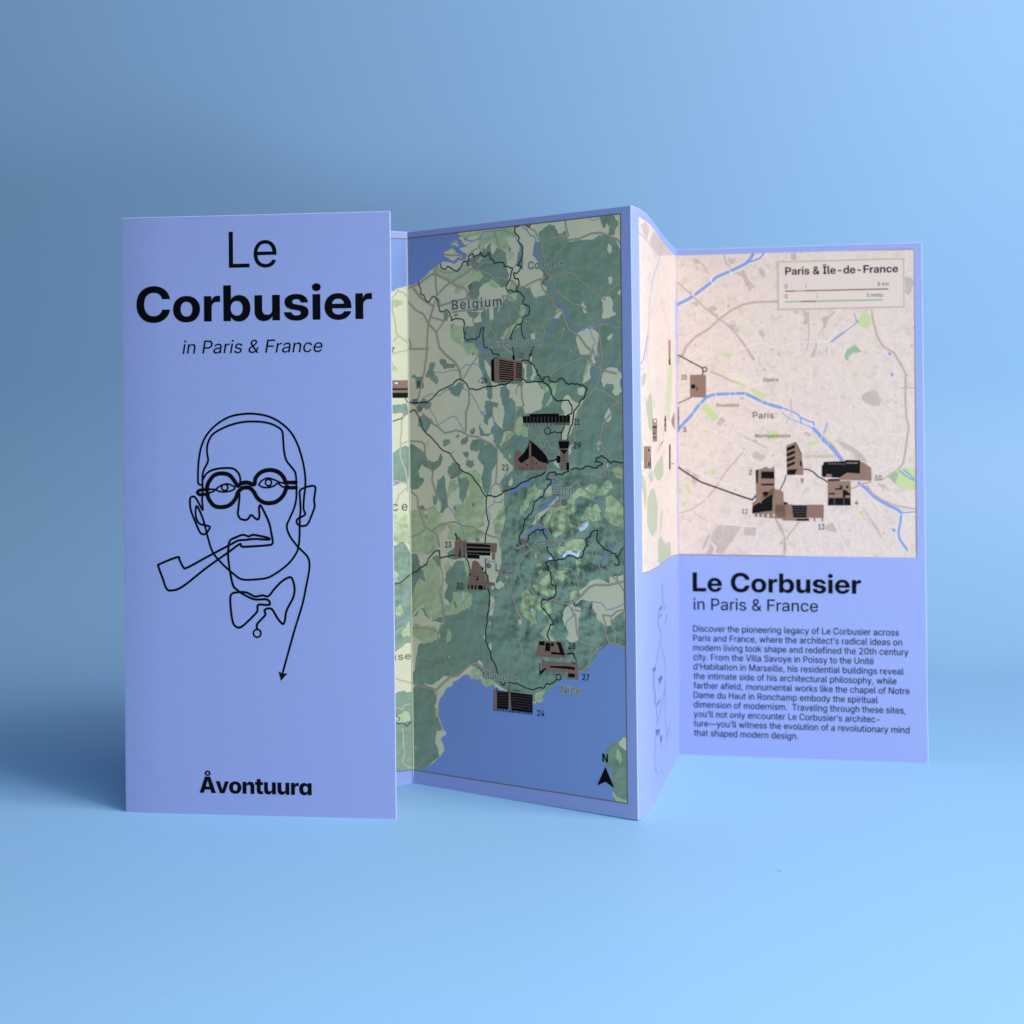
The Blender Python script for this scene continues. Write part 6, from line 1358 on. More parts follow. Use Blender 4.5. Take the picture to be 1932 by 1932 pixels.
GLYPHS = {
 380: {
  'L': (568, ['86 0 86 745 175 745 175 79 526 79 526 0']),
  'e': (580, ['302 -12 264 -10 229 -3 196 8 166 24 139 44 115 67 95 94 78 124 64 157 55 192 49 231 47 271 49 312 55 350 64 386 78 420 95 450 115 477 138 501 164 521 193 537 224 548 258 555 293 557 317 556 340 553 363 548 385 541 406 531 426 519 445 506 462 489 478 471 492 451 505 428 515 403 524 375 530 346 534 314 535 279 535 248 100 248 100 319 489 319 451 293 450 320 446 346 440 370 432 392 422 412 410 430 395 445 379 458 360 469 340 476 318 481 293 482 269 481 247 476 226 469 207 458 190 445 175 429 162 412 151 393 143 372 136 349 133 326 131 302 131 259 133 230 137 203 143 177 152 154 164 134 178 116 194 100 212 87 232 77 254 69 277 65 303 63 320 64 336 66 352 69 366 74 380 80 392 87 404 96 414 105 423 116 431 127 438 140 443 153 525 138 518 117 508 97 497 78 482 60 466 44 448 30 428 18 406 7 382 -1 357 -7 330 -11']),
 },
 720: {
  ' ': (275, []),
  '&': (666, ['278 -11 241 -9 207 -4 175 4 146 16 119 31 96 49 76 69 59 91 46 116 36 142 30 169 28 198 29 218 32 236 37 254 43 270 52 286 62 302 74 317 89 332 105 347 124 363 145 379 168 395 316 493 324 499 332 505 339 512 345 518 350 525 354 531 358 538 361 544 363 551 365 557 366 564 366 570 365 582 361 593 356 603 347 613 337 621 325 627 312 630 296 631 286 631 276 629 267 626 259 623 251 618 245 612 239 606 234 598 230 590 227 581 225 572 224 562 225 551 227 540 230 530 235 519 241 507 248 496 257 483 267 470 278 456 291 440 305 423 321 405 674 0 513 0 219 328 202 349 185 370 169 389 154 409 141 427 129 446 118 465 109 484 102 503 97 523 94 543 93 564 95 591 99 616 107 639 119 662 133 682 149 700 168 716 190 729 213 740 239 748 267 753 296 754 324 753 351 749 375 741 398 731 419 718 437 704 452 687 465 668 476 648 483 626 488 603 489 579 488 563 486 547 483 531 478 516 472 501 464 486 455 472 445 458 433 445 420 432 406 420 390 408 238 298 225 287 212 277 202 266 193 255 186 244 181 232 178 220 177 206 178 193 181 180 185 169 191 158 199 148 208 139 219 131 230 124 243 119 257 115 271 112 286 112 306 113 326 117 345 123 365 131 383 142 401 154 418 169 434 185 449 203 462 222 473 243 483 265 491 288 497 312 501 337 502 362 629 362 628 334 626 306 622 279 617 252 610 226 602 201 591 178 579 155 565 134 550 114 532 96 513 79 474 55 453 40 431 26 407 15 382 6 356 -2 330 -7 304 -10']),
  '-': (660, ['500 353 500 232 160 232 160 353']),
  'C': (744, ['385 -12 335 -9 288 0 244 14 203 34 165 60 131 91 102 127 76 167 56 212 42 261 33 315 30 372 33 430 42 483 56 533 76 578 101 619 131 654 165 685 203 711 244 731 288 745 335 754 385 757 418 756 449 752 479 746 508 737 535 727 561 714 585 699 607 682 628 663 647 642 664 619 678 594 691 568 701 541 709 511 715 481 554 481 551 496 546 511 540 525 533 538 525 551 517 562 507 572 497 581 486 589 474 597 461 603 448 608 434 612 419 615 403 616 387 617 358 615 330 609 304 600 281 587 261 570 242 551 227 528 214 502 204 473 196 442 192 408 190 372 192 336 196 302 204 271 214 243 227 217 242 194 260 175 281 158 304 145 330 136 358 130 387 128 403 129 419 130 433 133 447 137 461 142 473 148 485 155 496 164 507 173 516 183 525 194 533 206 540 219 546 233 551 248 554 263 715 263 709 233 701 204 691 176 678 150 664 125 647 103 628 82 607 63 585 46 560 31 535 18 507 7 479 -1 449 -7 418 -11']),
  'F': (598, ['54 0 54 745 576 745 576 609 213 609 213 431 552 431 552 299 213 299 213 0']),
  'L': (572, ['54 0 54 745 213 745 213 136 550 136 550 0']),
  'N': (744, ['54 0 54 745 221 745 455 372 461 363 467 352 475 339 483 325 492 310 500 294 510 278 519 261 528 244 538 228 546 211 555 196 537 154 536 172 535 191 534 212 534 234 533 256 532 278 532 299 532 320 531 340 531 357 531 373 531 385 531 745 690 745 690 0 523 0 310 338 303 350 295 363 286 378 276 395 265 413 254 432 242 453 230 474 217 497 204 520 191 544 178 568 206 585 207 558 209 532 210 507 211 482 212 459 212 436 212 416 213 397 213 379 213 364 213 350 213 339 213 0']),
  'P': (648, ['54 0 54 745 350 745 391 743 429 738 464 728 496 715 525 698 551 679 573 656 591 630 606 601 616 570 622 536 624 499 622 463 616 429 605 397 591 369 572 342 550 320 524 300 495 283 462 270 427 261 389 255 348 253 143 253 143 386 340 386 359 387 377 390 393 394 409 400 422 408 434 417 444 427 453 439 460 453 465 467 468 482 469 499 468 516 465 532 460 546 453 559 444 571 434 581 422 590 409 598 393 604 377 608 359 611 340 612 213 612 213 0']),
  'a': (569, ['213 -9 187 -8 163 -5 140 1 119 9 100 18 83 30 68 45 55 61 44 80 37 100 33 123 31 148 32 170 35 190 40 207 48 223 57 237 67 250 79 261 93 271 108 280 123 287 140 294 159 299 177 304 197 307 217 310 237 313 260 315 280 317 298 319 314 322 327 324 338 327 348 331 355 335 360 340 364 345 366 352 367 360 367 363 367 373 365 381 362 389 357 396 352 403 345 409 337 414 328 419 319 422 308 425 296 426 284 427 271 426 259 425 247 422 237 418 227 414 219 408 212 402 205 395 200 387 196 379 193 370 192 360 49 360 52 387 59 412 68 434 81 455 97 474 116 491 138 505 163 517 190 527 220 534 253 538 288 539 315 538 340 536 364 532 386 527 406 520 425 512 442 502 458 491 472 478 484 465 494 450 503 434 509 416 514 398 517 378 518 358 518 0 369 0 369 74 367 74 359 62 351 50 342 39 332 29 321 21 309 13 296 6 282 1 267 -3 250 -6 232 -8', '256 95 272 96 288 99 302 103 315 108 327 115 338 123 347 132 355 143 361 154 365 166 368 179 368 192 368 244 365 243 361 241 357 240 352 238 346 236 340 235 334 233 328 232 321 231 314 229 306 228 298 226 290 225 282 224 273 222 265 221 253 219 241 216 230 213 220 209 211 205 202 199 195 194 188 187 183 180 180 172 177 163 177 153 177 145 179 137 182 129 187 122 192 116 198 111 206 106 214 102 223 99 234 97 244 96']),
  'b': (615, ['358 -11 341 -11 324 -9 309 -5 293 -1 279 5 265 12 252 20 240 30 229 41 219 53 210 66 202 81 201 81 201 0 51 0 51 745 203 745 203 455 204 455 213 469 223 481 233 492 244 502 256 511 268 519 282 525 296 530 311 534 326 537 342 539 359 539 392 537 422 530 451 520 478 504 502 485 523 463 542 437 557 408 570 376 579 341 584 304 586 265 584 225 579 187 570 152 558 120 542 90 524 65 502 42 478 23 452 8 423 -3 391 -9', '318 112 335 113 350 117 365 122 378 130 391 140 401 152 411 166 418 182 425 200 429 220 432 241 432 265 432 288 429 309 425 329 418 347 411 363 401 377 391 388 378 398 365 406 350 412 335 415 318 416 300 415 284 412 268 406 254 398 241 387 230 375 220 361 212 345 205 327 200 308 197 287 196 265 197 242 200 221 205 202 212 184 220 168 230 154 241 142 254 131 268 123 284 117 300 114']),
  'c': (571, ['295 -12 256 -10 220 -3 186 8 155 23 127 42 102 64 80 90 62 120 47 152 37 187 30 224 28 264 30 303 37 341 47 375 62 408 80 437 102 463 127 486 155 505 186 520 220 531 256 538 295 540 321 539 346 536 369 531 392 524 413 516 434 506 452 494 469 481 485 466 499 450 511 433 522 414 531 394 538 373 543 351 545 329 398 329 396 338 394 348 391 356 387 365 383 373 378 380 373 387 366 393 360 398 352 403 345 408 336 411 327 414 318 416 308 417 297 417 280 416 264 413 249 407 235 399 223 388 213 376 204 362 196 345 190 327 186 308 183 286 182 264 183 241 186 220 190 200 196 182 204 166 213 152 223 140 236 129 249 121 264 115 280 112 297 111 308 111 318 112 327 114 336 117 344 120 352 125 359 129 366 135 372 141 377 148 382 155 386 163 390 172 393 181 395 191 397 201 545 201 543 178 539 156 532 135 524 116 513 97 501 79 487 63 471 48 454 35 435 23 415 12 393 4 370 -3 346 -8 321 -11']),
  'd': (615, ['257 -11 224 -9 192 -3 163 8 137 23 112 42 91 65 72 90 57 120 44 152 35 187 30 225 28 265 30 304 36 341 45 376 57 408 73 437 92 463 113 485 137 504 164 520 193 530 223 537 256 539 273 539 289 537 304 534 319 530 333 525 346 519 359 511 371 502 382 492 392 481 402 469 410 455 411 455 411 745 563 745 563 0 413 0 413 81 412 81 404 66 395 53 385 41 374 30 362 20 349 12 336 5 321 -1 306 -5 290 -9 274 -11', '297 112 315 114 331 117 346 123 361 131 374 142 385 154 395 168 403 184 410 202 414 221 417 242 418 265 417 287 414 308 410 327 403 345 395 361 385 375 374 387 361 398 346 406 331 412 315 415 297 416 280 415 264 412 250 406 236 398 224 388 213 377 204 363 196 347 190 329 186 309 183 288 182 265 183 241 186 220 190 200 196 182 204 166 213 152 224 140 236 130 250 122 264 117 280 113']),
  'e': (577, ['294 -12 255 -10 219 -3 185 8 154 23 126 43 101 65 80 92 61 121 47 153 37 188 30 225 28 264 30 303 37 340 47 374 62 407 80 436 102 462 126 485 154 505 185 520 217 531 252 538 289 540 318 539 345 535 371 529 396 520 419 509 440 496 460 481 478 464 495 445 509 424 521 401 532 377 540 351 546 325 549 296 551 267 551 226 82 226 82 322 478 322 409 300 408 318 405 336 401 352 395 366 387 380 378 391 367 401 355 410 341 416 326 421 310 424 293 425 275 424 259 421 245 416 231 410 219 401 208 391 199 380 191 366 185 352 180 336 178 318 177 300 177 233 178 214 180 196 185 179 191 164 199 150 209 137 220 127 233 118 247 110 263 105 280 102 299 101 313 102 325 103 338 106 349 109 359 114 369 119 378 125 386 132 393 140 398 148 403 157 407 166 546 166 539 141 530 117 517 95 501 74 482 55 461 38 438 23 412 11 385 1 356 -6 326 -11']),
  'i': (255, ['51 0 51 528 203 528 203 0', '127 591 109 593 93 597 78 604 65 614 55 626 47 640 42 655 41 672 42 688 47 703 55 717 65 729 78 739 93 746 109 750 127 752 145 750 161 746 176 739 189 729 200 717 207 703 212 688 213 671 212 655 207 640 200 626 189 614 176 604 161 597 145 593']),
  'l': (283, ['225 0 182 2 146 8 116 19 92 34 74 53 62 78 54 109 51 145 51 745 203 745 203 160 204 148 206 139 209 132 214 126 219 122 227 119 236 117 248 116 250 116 253 116 255 116 258 116 261 116 264 116 267 116 269 116 269 0 263 0 258 0 252 0 247 0 241 0 236 0 230 0']),
  'n': (603, ['203 292 203 0 51 0 51 528 201 528 201 390 176 390 190 423 206 452 226 478 248 499 272 517 301 529 332 537 367 539 394 538 420 533 443 525 465 515 484 501 501 485 516 466 529 444 539 419 546 392 550 363 551 331 551 0 399 0 399 302 398 327 393 348 385 366 374 381 361 393 345 401 326 406 304 408 290 407 276 405 264 401 252 396 241 389 232 380 223 370 216 358 211 344 207 329 204 311']),
  'o': (597, ['299 -12 260 -10 223 -3 189 7 157 22 128 41 103 64 81 89 62 119 48 151 37 186 31 223 28 264 31 304 37 341 48 376 62 409 81 438 103 464 128 486 157 505 189 521 223 531 260 538 299 540 338 538 374 531 408 521 440 505 469 486 494 464 516 438 535 409 550 376 560 341 567 304 569 264 567 223 560 186 550 151 535 119 516 89 494 64 469 41 440 22 408 7 374 -3 338 -10', '299 111 315 112 331 116 346 121 359 129 372 139 383 151 392 165 400 182 407 199 411 219 414 241 415 264 414 287 411 309 407 328 400 346 392 362 383 376 372 388 359 399 346 407 331 412 315 416 299 417 282 416 266 412 251 407 238 399 225 389 214 376 205 362 197 346 190 328 186 309 183 287 182 264 183 240 186 219 190 199 197 181 205 165 214 151 225 139 238 129 251 121 266 116 282 112']),
  'r': (386, ['51 0 51 528 198 528 198 437 200 437 208 460 218 479 231 496 245 509 262 518 281 526 304 530 328 531 335 531 341 531 347 531 353 531 358 531 363 530 368 530 373 530 373 401 368 402 362 402 354 402 346 403 336 403 327 404 318 404 308 404 294 403 280 400 267 396 254 390 243 382 233 373 224 362 217 349 211 335 207 319 204 302 203 283 203 0']),
  's': (536, ['273 -13 240 -12 208 -8 178 -1 150 8 124 20 101 34 81 51 63 70 49 91 38 114 30 139 26 166 176 166 180 151 185 137 194 125 205 114 218 106 233 100 251 96 271 95 290 96 306 99 321 104 334 110 343 118 351 127 355 137 356 149 355 158 352 167 346 175 339 181 329 187 317 192 304 196 289 200 195 218 159 227 128 238 101 253 78 271 61 292 48 316 41 342 38 372 40 396 45 419 54 440 66 460 81 478 99 493 120 507 144 518 171 527 200 534 231 538 265 539 298 538 330 534 359 527 386 517 410 505 432 491 451 474 467 455 479 434 489 411 495 387 497 360 356 360 355 375 350 388 342 400 332 411 319 420 304 427 287 430 269 432 252 431 236 428 223 423 211 416 202 408 195 399 191 389 190 378 191 369 194 360 199 352 206 346 216 340 226 335 239 330 253 327 354 307 392 298 424 287 451 273 472 257 489 238 501 216 508 191 510 163 508 137 503 113 493 91 480 70 464 52 444 35 422 21 397 9 369 -1 339 -7 307 -12']),
  'u': (603, ['236 -11 209 -10 183 -5 160 3 138 13 119 27 101 43 86 62 74 84 64 109 57 136 53 165 51 197 51 528 203 528 203 226 205 202 210 180 218 162 228 147 242 135 258 127 277 122 298 120 313 121 326 123 339 127 351 132 362 139 371 148 379 158 386 170 392 184 396 200 398 217 399 236 399 528 551 528 551 0 401 0 401 138 427 138 413 105 396 76 377 50 355 29 330 11 302 -1 271 -9']),
  'Î': (405, ['31 0 31 128 123 128 123 617 31 617 31 745 374 745 374 617 282 617 282 128 374 128 374 0', '137 815 19 815 19 815 141 967 262 967 387 815 387 815 268 815 202 898']),
 },
 430: {
  ' ': (275, []),
  '&': (651, ['284 -10 238 -7 196 2 158 17 125 37 97 62 75 90 59 123 49 158 46 196 48 225 54 251 63 275 77 297 95 319 116 340 140 361 168 384 200 408 315 492 326 500 336 509 346 518 355 528 363 539 370 551 375 563 378 577 379 591 377 613 369 632 355 648 338 661 317 669 292 671 275 670 259 666 244 660 231 652 220 641 211 629 205 614 201 599 199 582 201 565 204 548 211 532 220 516 231 499 244 481 260 461 277 439 297 415 641 0 529 0 245 338 217 372 192 403 170 431 151 457 135 482 122 506 113 530 108 555 106 582 109 614 116 644 129 671 146 694 168 714 193 731 223 743 255 750 290 752 326 750 358 743 387 731 412 715 433 696 450 673 462 648 470 621 472 592 471 570 467 549 460 530 451 511 440 493 426 475 410 459 393 443 373 428 224 317 197 296 176 275 161 256 151 237 144 216 142 194 144 172 150 151 160 131 174 114 190 100 210 88 232 79 256 73 281 72 310 74 338 80 366 91 392 105 416 123 438 145 458 169 475 197 489 227 499 260 505 294 508 331 597 331 595 290 590 253 582 219 572 190 560 164 546 141 532 122 517 105 503 90 484 68 458 44 428 25 394 10 357 -1 321 -8']),
  ',': (275, ['55 -168 99 105 203 105 125 -168']),
  '-': (663, ['494 355 494 269 166 269 166 355']),
  '.': (275, ['140 -7 122 -5 106 1 92 12 81 27 74 43 72 60 74 78 81 94 92 109 106 119 122 126 140 128 158 126 174 119 188 109 199 94 205 78 207 60 205 43 199 27 188 12 174 1 158 -5']),
  '0': (663, ['331 -11 278 -6 230 10 188 35 151 70 121 114 97 166 79 227 69 296 65 372 69 448 79 517 97 578 121 631 152 674 188 710 231 735 278 751 331 756 384 751 432 735 475 710 511 674 542 631 566 578 583 517 594 448 597 372 594 296 583 227 566 166 542 114 512 70 475 35 433 10 385 -6', '331 76 366 80 397 91 424 111 447 138 467 171 482 212 493 259 500 313 502 372 500 432 493 485 482 533 467 574 447 607 424 634 397 654 366 666 331 670 297 666 266 654 239 634 215 607 196 574 180 533 169 485 162 432 160 372 162 313 169 259 180 212 196 171 215 138 239 111 266 91 297 80']),
  '1': (663, ['110 0 110 84 574 84 574 0', '404 745 404 0 307 0 307 651 303 651 122 522 122 624 293 745']),
  '2': (663, ['89 0 89 75 344 333 371 361 394 386 414 409 431 431 445 452 456 472 464 493 468 515 470 538 468 564 462 588 452 609 438 627 421 642 402 654 380 663 355 668 328 670 300 668 275 662 252 652 232 638 215 621 202 600 193 577 187 551 185 522 91 522 94 566 104 607 121 644 144 677 173 704 206 726 244 743 285 752 330 756 374 753 414 743 451 728 484 707 511 681 534 651 551 617 561 580 564 541 562 512 557 485 548 458 535 431 518 402 496 372 469 339 435 302 396 262 225 91 225 87 574 87 574 0']),
  '3': (663, ['323 -11 277 -8 234 1 194 16 158 36 127 61 101 91 82 125 69 163 64 205 164 205 168 179 176 156 188 135 203 117 222 103 244 91 268 82 295 77 323 76 353 77 380 83 405 92 428 105 446 121 462 141 473 163 480 189 482 217 480 244 474 269 463 293 447 313 427 331 402 346 372 357 338 363 298 365 225 365 225 442 421 654 421 658 105 658 105 745 549 745 549 668 310 411 310 429 364 430 413 424 456 410 493 389 524 363 549 332 567 296 577 258 581 216 577 174 566 134 548 98 523 67 493 40 457 18 416 2 372 -7']),
  '5': (663, ['326 -10 282 -7 241 2 203 17 170 38 141 62 117 92 98 125 87 160 82 199 179 199 183 176 190 155 202 136 217 119 234 104 254 92 277 83 301 78 326 76 355 78 382 85 406 97 428 113 446 132 461 155 472 181 479 209 481 240 479 270 472 299 461 325 446 348 427 368 406 384 381 396 354 403 324 406 296 404 269 399 244 390 221 378 201 364 186 347 93 355 130 745 540 745 540 658 215 658 193 437 196 437 215 453 237 466 261 477 287 485 314 490 342 492 375 489 407 483 436 473 464 459 489 442 511 421 530 397 547 370 560 341 570 310 576 276 578 241 574 194 563 151 545 112 521 76 492 47 457 22 417 4 373 -6']),
  'B': (665, ['83 0 83 745 351 745 400 742 443 734 481 719 513 700 539 677 559 649 574 618 583 584 585 548 584 519 578 493 569 471 557 451 542 434 525 419 506 407 485 397 463 390 463 385 488 380 512 372 535 359 557 343 576 322 593 298 605 270 612 238 615 202 612 165 603 130 588 98 566 70 538 46 504 26 463 12 415 3 359 0', '182 87 355 87 406 90 447 101 478 119 500 143 512 171 517 203 515 228 508 251 498 272 484 290 466 306 444 319 419 329 391 335 360 337 182 337', '182 420 347 420 374 421 398 426 421 435 440 446 457 460 471 477 481 497 487 519 489 543 485 574 473 602 454 626 427 644 392 655 349 658 182 658']),
  'C': (746, ['391 -11 328 -5 270 10 217 36 170 72 130 117 97 170 73 230 59 298 54 372 59 447 73 514 97 575 130 628 170 673 217 708 270 735 328 750 391 756 429 754 465 748 500 739 533 726 563 709 591 689 617 666 639 640 659 611 675 579 687 544 696 506 595 506 589 531 580 553 569 574 555 592 540 609 522 623 504 636 483 646 462 654 439 660 416 663 391 664 346 660 305 649 267 629 234 603 206 569 183 529 166 483 156 430 152 372 156 314 166 262 183 215 206 175 234 142 268 116 305 96 347 85 391 81 415 82 439 85 462 91 483 99 503 109 522 122 539 136 555 152 568 171 580 192 589 214 596 238 696 238 687 202 675 167 659 135 640 106 618 80 592 57 564 37 533 20 501 7 466 -3 429 -9']),
  'D': (728, ['317 0 136 0 136 87 311 87 367 91 417 103 460 122 496 148 525 180 548 220 564 266 573 317 577 374 573 430 564 481 548 526 526 565 497 598 462 624 421 642 373 654 320 658 132 658 132 745 326 745 396 740 458 725 513 700 561 666 601 624 633 573 656 514 670 447 674 374 669 300 656 233 632 174 600 122 560 79 511 45 454 20 389 5', '182 745 182 0 83 0 83 745']),
  'F': (593, ['83 0 83 745 543 745 543 658 182 658 182 412 511 412 511 325 182 325 182 0']),
  'G': (759, ['392 -11 328 -5 269 10 216 37 169 73 129 117 97 170 73 231 59 298 54 372 59 447 73 514 97 575 129 628 169 673 216 708 268 735 326 750 388 756 427 754 464 748 499 738 533 724 563 707 592 687 618 663 640 637 660 608 676 577 688 544 696 508 595 508 587 531 577 553 566 572 553 591 537 607 521 622 502 634 482 645 461 653 438 659 414 663 388 664 345 660 305 649 267 629 234 603 206 570 183 530 166 483 156 431 152 372 156 314 166 262 183 216 206 176 235 142 268 116 306 96 347 85 392 81 432 84 468 93 502 107 531 127 557 152 577 182 592 216 601 253 604 295 634 291 414 291 414 376 702 376 702 294 697 235 684 182 661 134 631 92 594 56 551 27 502 6 449 -6']),
  'H': (750, ['83 0 83 745 182 745 182 425 568 425 568 745 667 745 667 0 568 0 568 337 182 337 182 0']),
  'L': (569, ['83 0 83 745 182 745 182 87 529 87 529 0']),
  'M': (913, ['83 0 83 745 223 745 402 284 407 272 412 258 418 242 423 224 429 206 436 187 442 168 448 148 454 130 459 112 464 95 468 80 446 80 451 95 456 111 461 128 467 147 473 166 479 185 485 205 491 223 497 241 503 257 508 272 512 284 689 745 830 745 830 0 732 0 732 420 732 436 732 454 732 473 733 493 733 514 733 535 734 557 735 578 735 600 736 622 736 644 736 665 746 665 739 641 731 617 723 594 715 570 708 547 700 525 693 504 686 484 679 465 673 448 668 433 663 420 498 0 414 0 248 420 243 433 237 448 231 465 225 483 218 503 210 524 203 546 195 568 187 592 179 616 171 640 162 665 174 665 175 645 175 625 176 603 176 582 177 560 177 538 178 516 178 495 178 475 178 455 179 437 179 420 179 0']),
  'N': (758, ['83 0 83 745 198 745 495 276 503 262 513 247 523 229 535 210 547 189 559 166 572 143 584 118 596 93 584 87 582 112 580 137 579 163 578 188 577 213 576 236 576 257 576 275 576 290 576 745 675 745 675 0 559 0 294 418 283 436 271 455 259 476 245 498 231 523 216 550 198 580 179 613 158 651 174 658 176 622 177 588 178 555 180 525 181 498 181 474 182 452 182 434 182 419 182 0']),
  'P': (646, ['83 0 83 745 345 745 398 742 445 731 486 715 520 692 549 664 571 631 587 594 597 554 600 510 597 466 587 426 571 389 548 356 520 328 485 305 444 288 397 278 344 274 151 274 151 361 339 361 374 363 405 369 431 380 452 394 470 412 484 433 493 456 499 482 501 510 499 538 493 564 484 587 470 608 452 625 430 639 404 650 374 656 339 658 182 658 182 0']),
  'R': (657, ['83 0 83 745 348 745 401 742 448 732 489 716 523 694 552 667 574 635 590 599 600 559 603 515 600 471 590 432 574 396 551 364 522 337 487 316 446 300 399 291 345 288 138 288 138 375 343 375 377 377 408 382 434 392 455 405 473 421 487 440 496 462 502 487 504 515 502 543 496 568 487 591 473 611 455 627 433 641 407 650 377 656 342 658 182 658 182 0', '511 0 331 336 443 336 625 0']),
  'S': (650, ['327 -13 274 -9 226 0 183 15 145 36 113 62 87 93 68 129 56 169 50 213 151 213 155 184 164 159 177 137 195 118 215 103 240 91 267 83 296 78 327 76 360 78 390 83 417 92 441 104 462 119 479 137 492 157 499 180 502 204 500 225 494 244 484 260 470 274 453 286 433 297 410 307 384 316 356 324 269 347 208 367 159 391 120 421 92 455 75 496 69 544 73 584 84 622 103 655 128 685 159 709 195 729 236 744 280 753 328 756 377 753 421 744 461 729 497 708 527 684 551 654 570 621 581 584 586 544 489 544 481 581 464 611 439 635 406 653 368 664 325 668 295 666 268 661 243 652 221 641 202 627 187 610 176 591 169 571 167 549 169 527 176 508 188 491 203 477 221 465 241 455 263 446 286 438 309 431 386 411 413 404 438 395 464 385 488 374 511 360 532 345 551 328 568 309 581 287 591 262 597 235 599 205 596 164 585 127 567 93 542 62 511 37 473 16 430 0 381 -9']),
  'T': (651, ['40 658 40 745 611 745 611 658 376 658 376 0 276 0 276 658']),
  'U': (747, ['374 -12 318 -8 266 3 220 23 179 48 145 80 118 117 97 159 85 205 81 254 81 745 180 745 180 262 183 228 191 197 204 168 222 142 244 121 271 103 301 90 336 82 374 80 412 82 446 90 477 103 504 121 526 142 543 168 556 197 564 228 567 262 567 745 666 745 666 254 662 205 650 159 630 117 602 80 568 48 528 23 482 3 430 -8']),
  'V': (700, ['293 0 20 745 126 745 281 309 291 279 302 244 315 204 330 158 346 105 363 46 341 46 359 106 375 159 389 205 402 245 413 279 423 309 574 745 679 745 410 0']),
  'a': (563, ['230 -11 196 -9 164 -3 135 8 108 23 86 42 67 65 53 92 45 122 42 156 44 186 51 211 61 233 74 251 91 267 110 280 132 290 155 299 179 306 205 311 231 315 257 319 288 323 315 326 337 329 356 332 371 336 382 341 390 348 395 358 396 370 396 373 395 393 390 412 383 428 373 442 360 454 345 463 327 470 306 474 282 476 258 474 236 470 217 464 199 455 184 445 172 433 162 420 154 406 149 392 57 411 69 442 85 470 105 493 129 513 155 529 184 541 215 550 247 555 281 557 305 556 329 553 353 548 377 540 400 530 421 518 440 502 457 483 471 460 482 433 488 402 490 367 490 0 398 0 398 76 393 76 385 62 375 49 363 36 348 23 330 12 310 2 287 -5 260 -10', '247 70 278 72 306 78 330 88 350 102 366 118 379 137 389 158 394 179 396 201 396 273 391 269 384 266 374 263 363 260 350 257 337 254 322 252 308 249 293 247 280 245 267 244 256 242 235 239 216 235 197 229 180 221 166 212 154 201 144 188 139 172 137 153 139 136 143 121 151 107 162 96 175 87 190 79 207 74 226 71']),
  'b': (613, ['334 -11 305 -9 279 -4 256 4 236 15 219 27 204 41 191 56 180 70 171 85 164 85 164 0 72 0 72 745 167 745 167 463 172 463 180 477 191 491 203 505 218 519 235 531 255 542 278 550 304 555 334 557 378 553 419 541 456 522 488 496 516 463 538 424 554 379 564 329 568 273 564 218 555 168 538 123 516 83 489 50 456 24 419 4 379 -7', '318 72 349 75 377 84 401 98 422 117 440 141 454 169 464 201 470 236 472 274 470 312 464 347 454 378 440 406 423 429 402 448 377 462 349 471 318 474 287 471 259 463 234 449 213 430 195 407 181 379 172 347 166 312 164 274 166 236 172 200 182 169 196 140 213 117 234 98 259 83 287 75']),
  'c': (571, ['299 -12 251 -8 206 4 166 24 131 51 101 84 77 124 60 168 49 218 46 272 49 326 60 376 77 421 101 461 131 494 166 522 206 541 251 553 299 557 327 556 354 552 379 546 403 537 426 525 446 512 465 496 482 479 497 459 509 438 519 415 526 390 435 374 430 388 425 401 418 414 409 426 400 436 389 446 377 454 363 461 349 467 334 471 317 473 299 474 266 471 237 462 212 447 190 427 173 403 159 374 149 343 143 308 142 272 143 236 149 202 159 170 173 142 190 118 212 98 237 83 266 74 299 71 317 72 334 75 350 79 364 84 377 91 389 100 400 110 410 121 418 133 425 146 431 160 436 175 528 158 520 133 511 110 498 88 483 69 466 51 447 35 427 21 404 9 380 0 354 -7 327 -11']),
  'd': (613, ['279 -11 235 -7 194 4 157 24 125 50 97 83 75 123 59 168 49 218 46 273 49 329 59 379 75 424 98 463 125 496 158 522 195 541 235 553 279 557 309 555 335 550 358 542 378 531 395 519 410 505 422 491 433 477 442 463 447 463 447 745 541 745 541 0 449 0 449 85 442 85 433 70 422 56 410 41 395 27 377 15 357 4 335 -4 309 -9', '295 72 327 75 354 83 379 98 400 117 418 140 432 169 442 200 448 236 450 274 448 312 442 347 432 379 418 407 401 430 379 449 355 463 327 471 295 474 264 471 236 462 212 448 191 429 173 406 159 378 150 347 144 312 142 274 144 236 150 201 160 169 174 141 191 117 212 98 237 84 265 75']),
  'e': (583, ['304 -12 253 -8 207 4 166 24 130 51 100 84 77 123 59 168 49 217 46 271 49 325 59 375 77 420 100 460 129 493 164 521 204 541 247 553 295 557 327 555 358 550 388 541 416 528 442 511 466 490 487 465 505 436 519 403 530 366 537 324 539 279 539 245 102 245 102 322 488 322 445 295 443 329 438 360 428 389 414 414 397 435 377 452 353 465 326 473 295 475 264 473 237 465 212 452 191 435 173 414 159 390 148 363 142 335 140 304 140 256 142 219 149 186 160 156 176 131 195 109 217 93 243 80 272 73 304 70 326 71 346 75 365 80 382 88 397 98 411 110 422 124 432 139 439 157 530 140 520 112 506 85 487 61 464 40 438 22 409 7 376 -3 341 -10']),
  'f': (361, ['328 549 328 469 9 469 9 549', '113 0 113 627 116 656 122 682 134 704 150 724 168 740 190 752 215 761 241 767 268 768 286 768 302 767 316 765 328 763 337 760 344 758 328 679 323 680 316 681 308 682 299 684 290 684 280 684 257 682 238 676 225 666 215 651 209 633 208 610 208 0']),
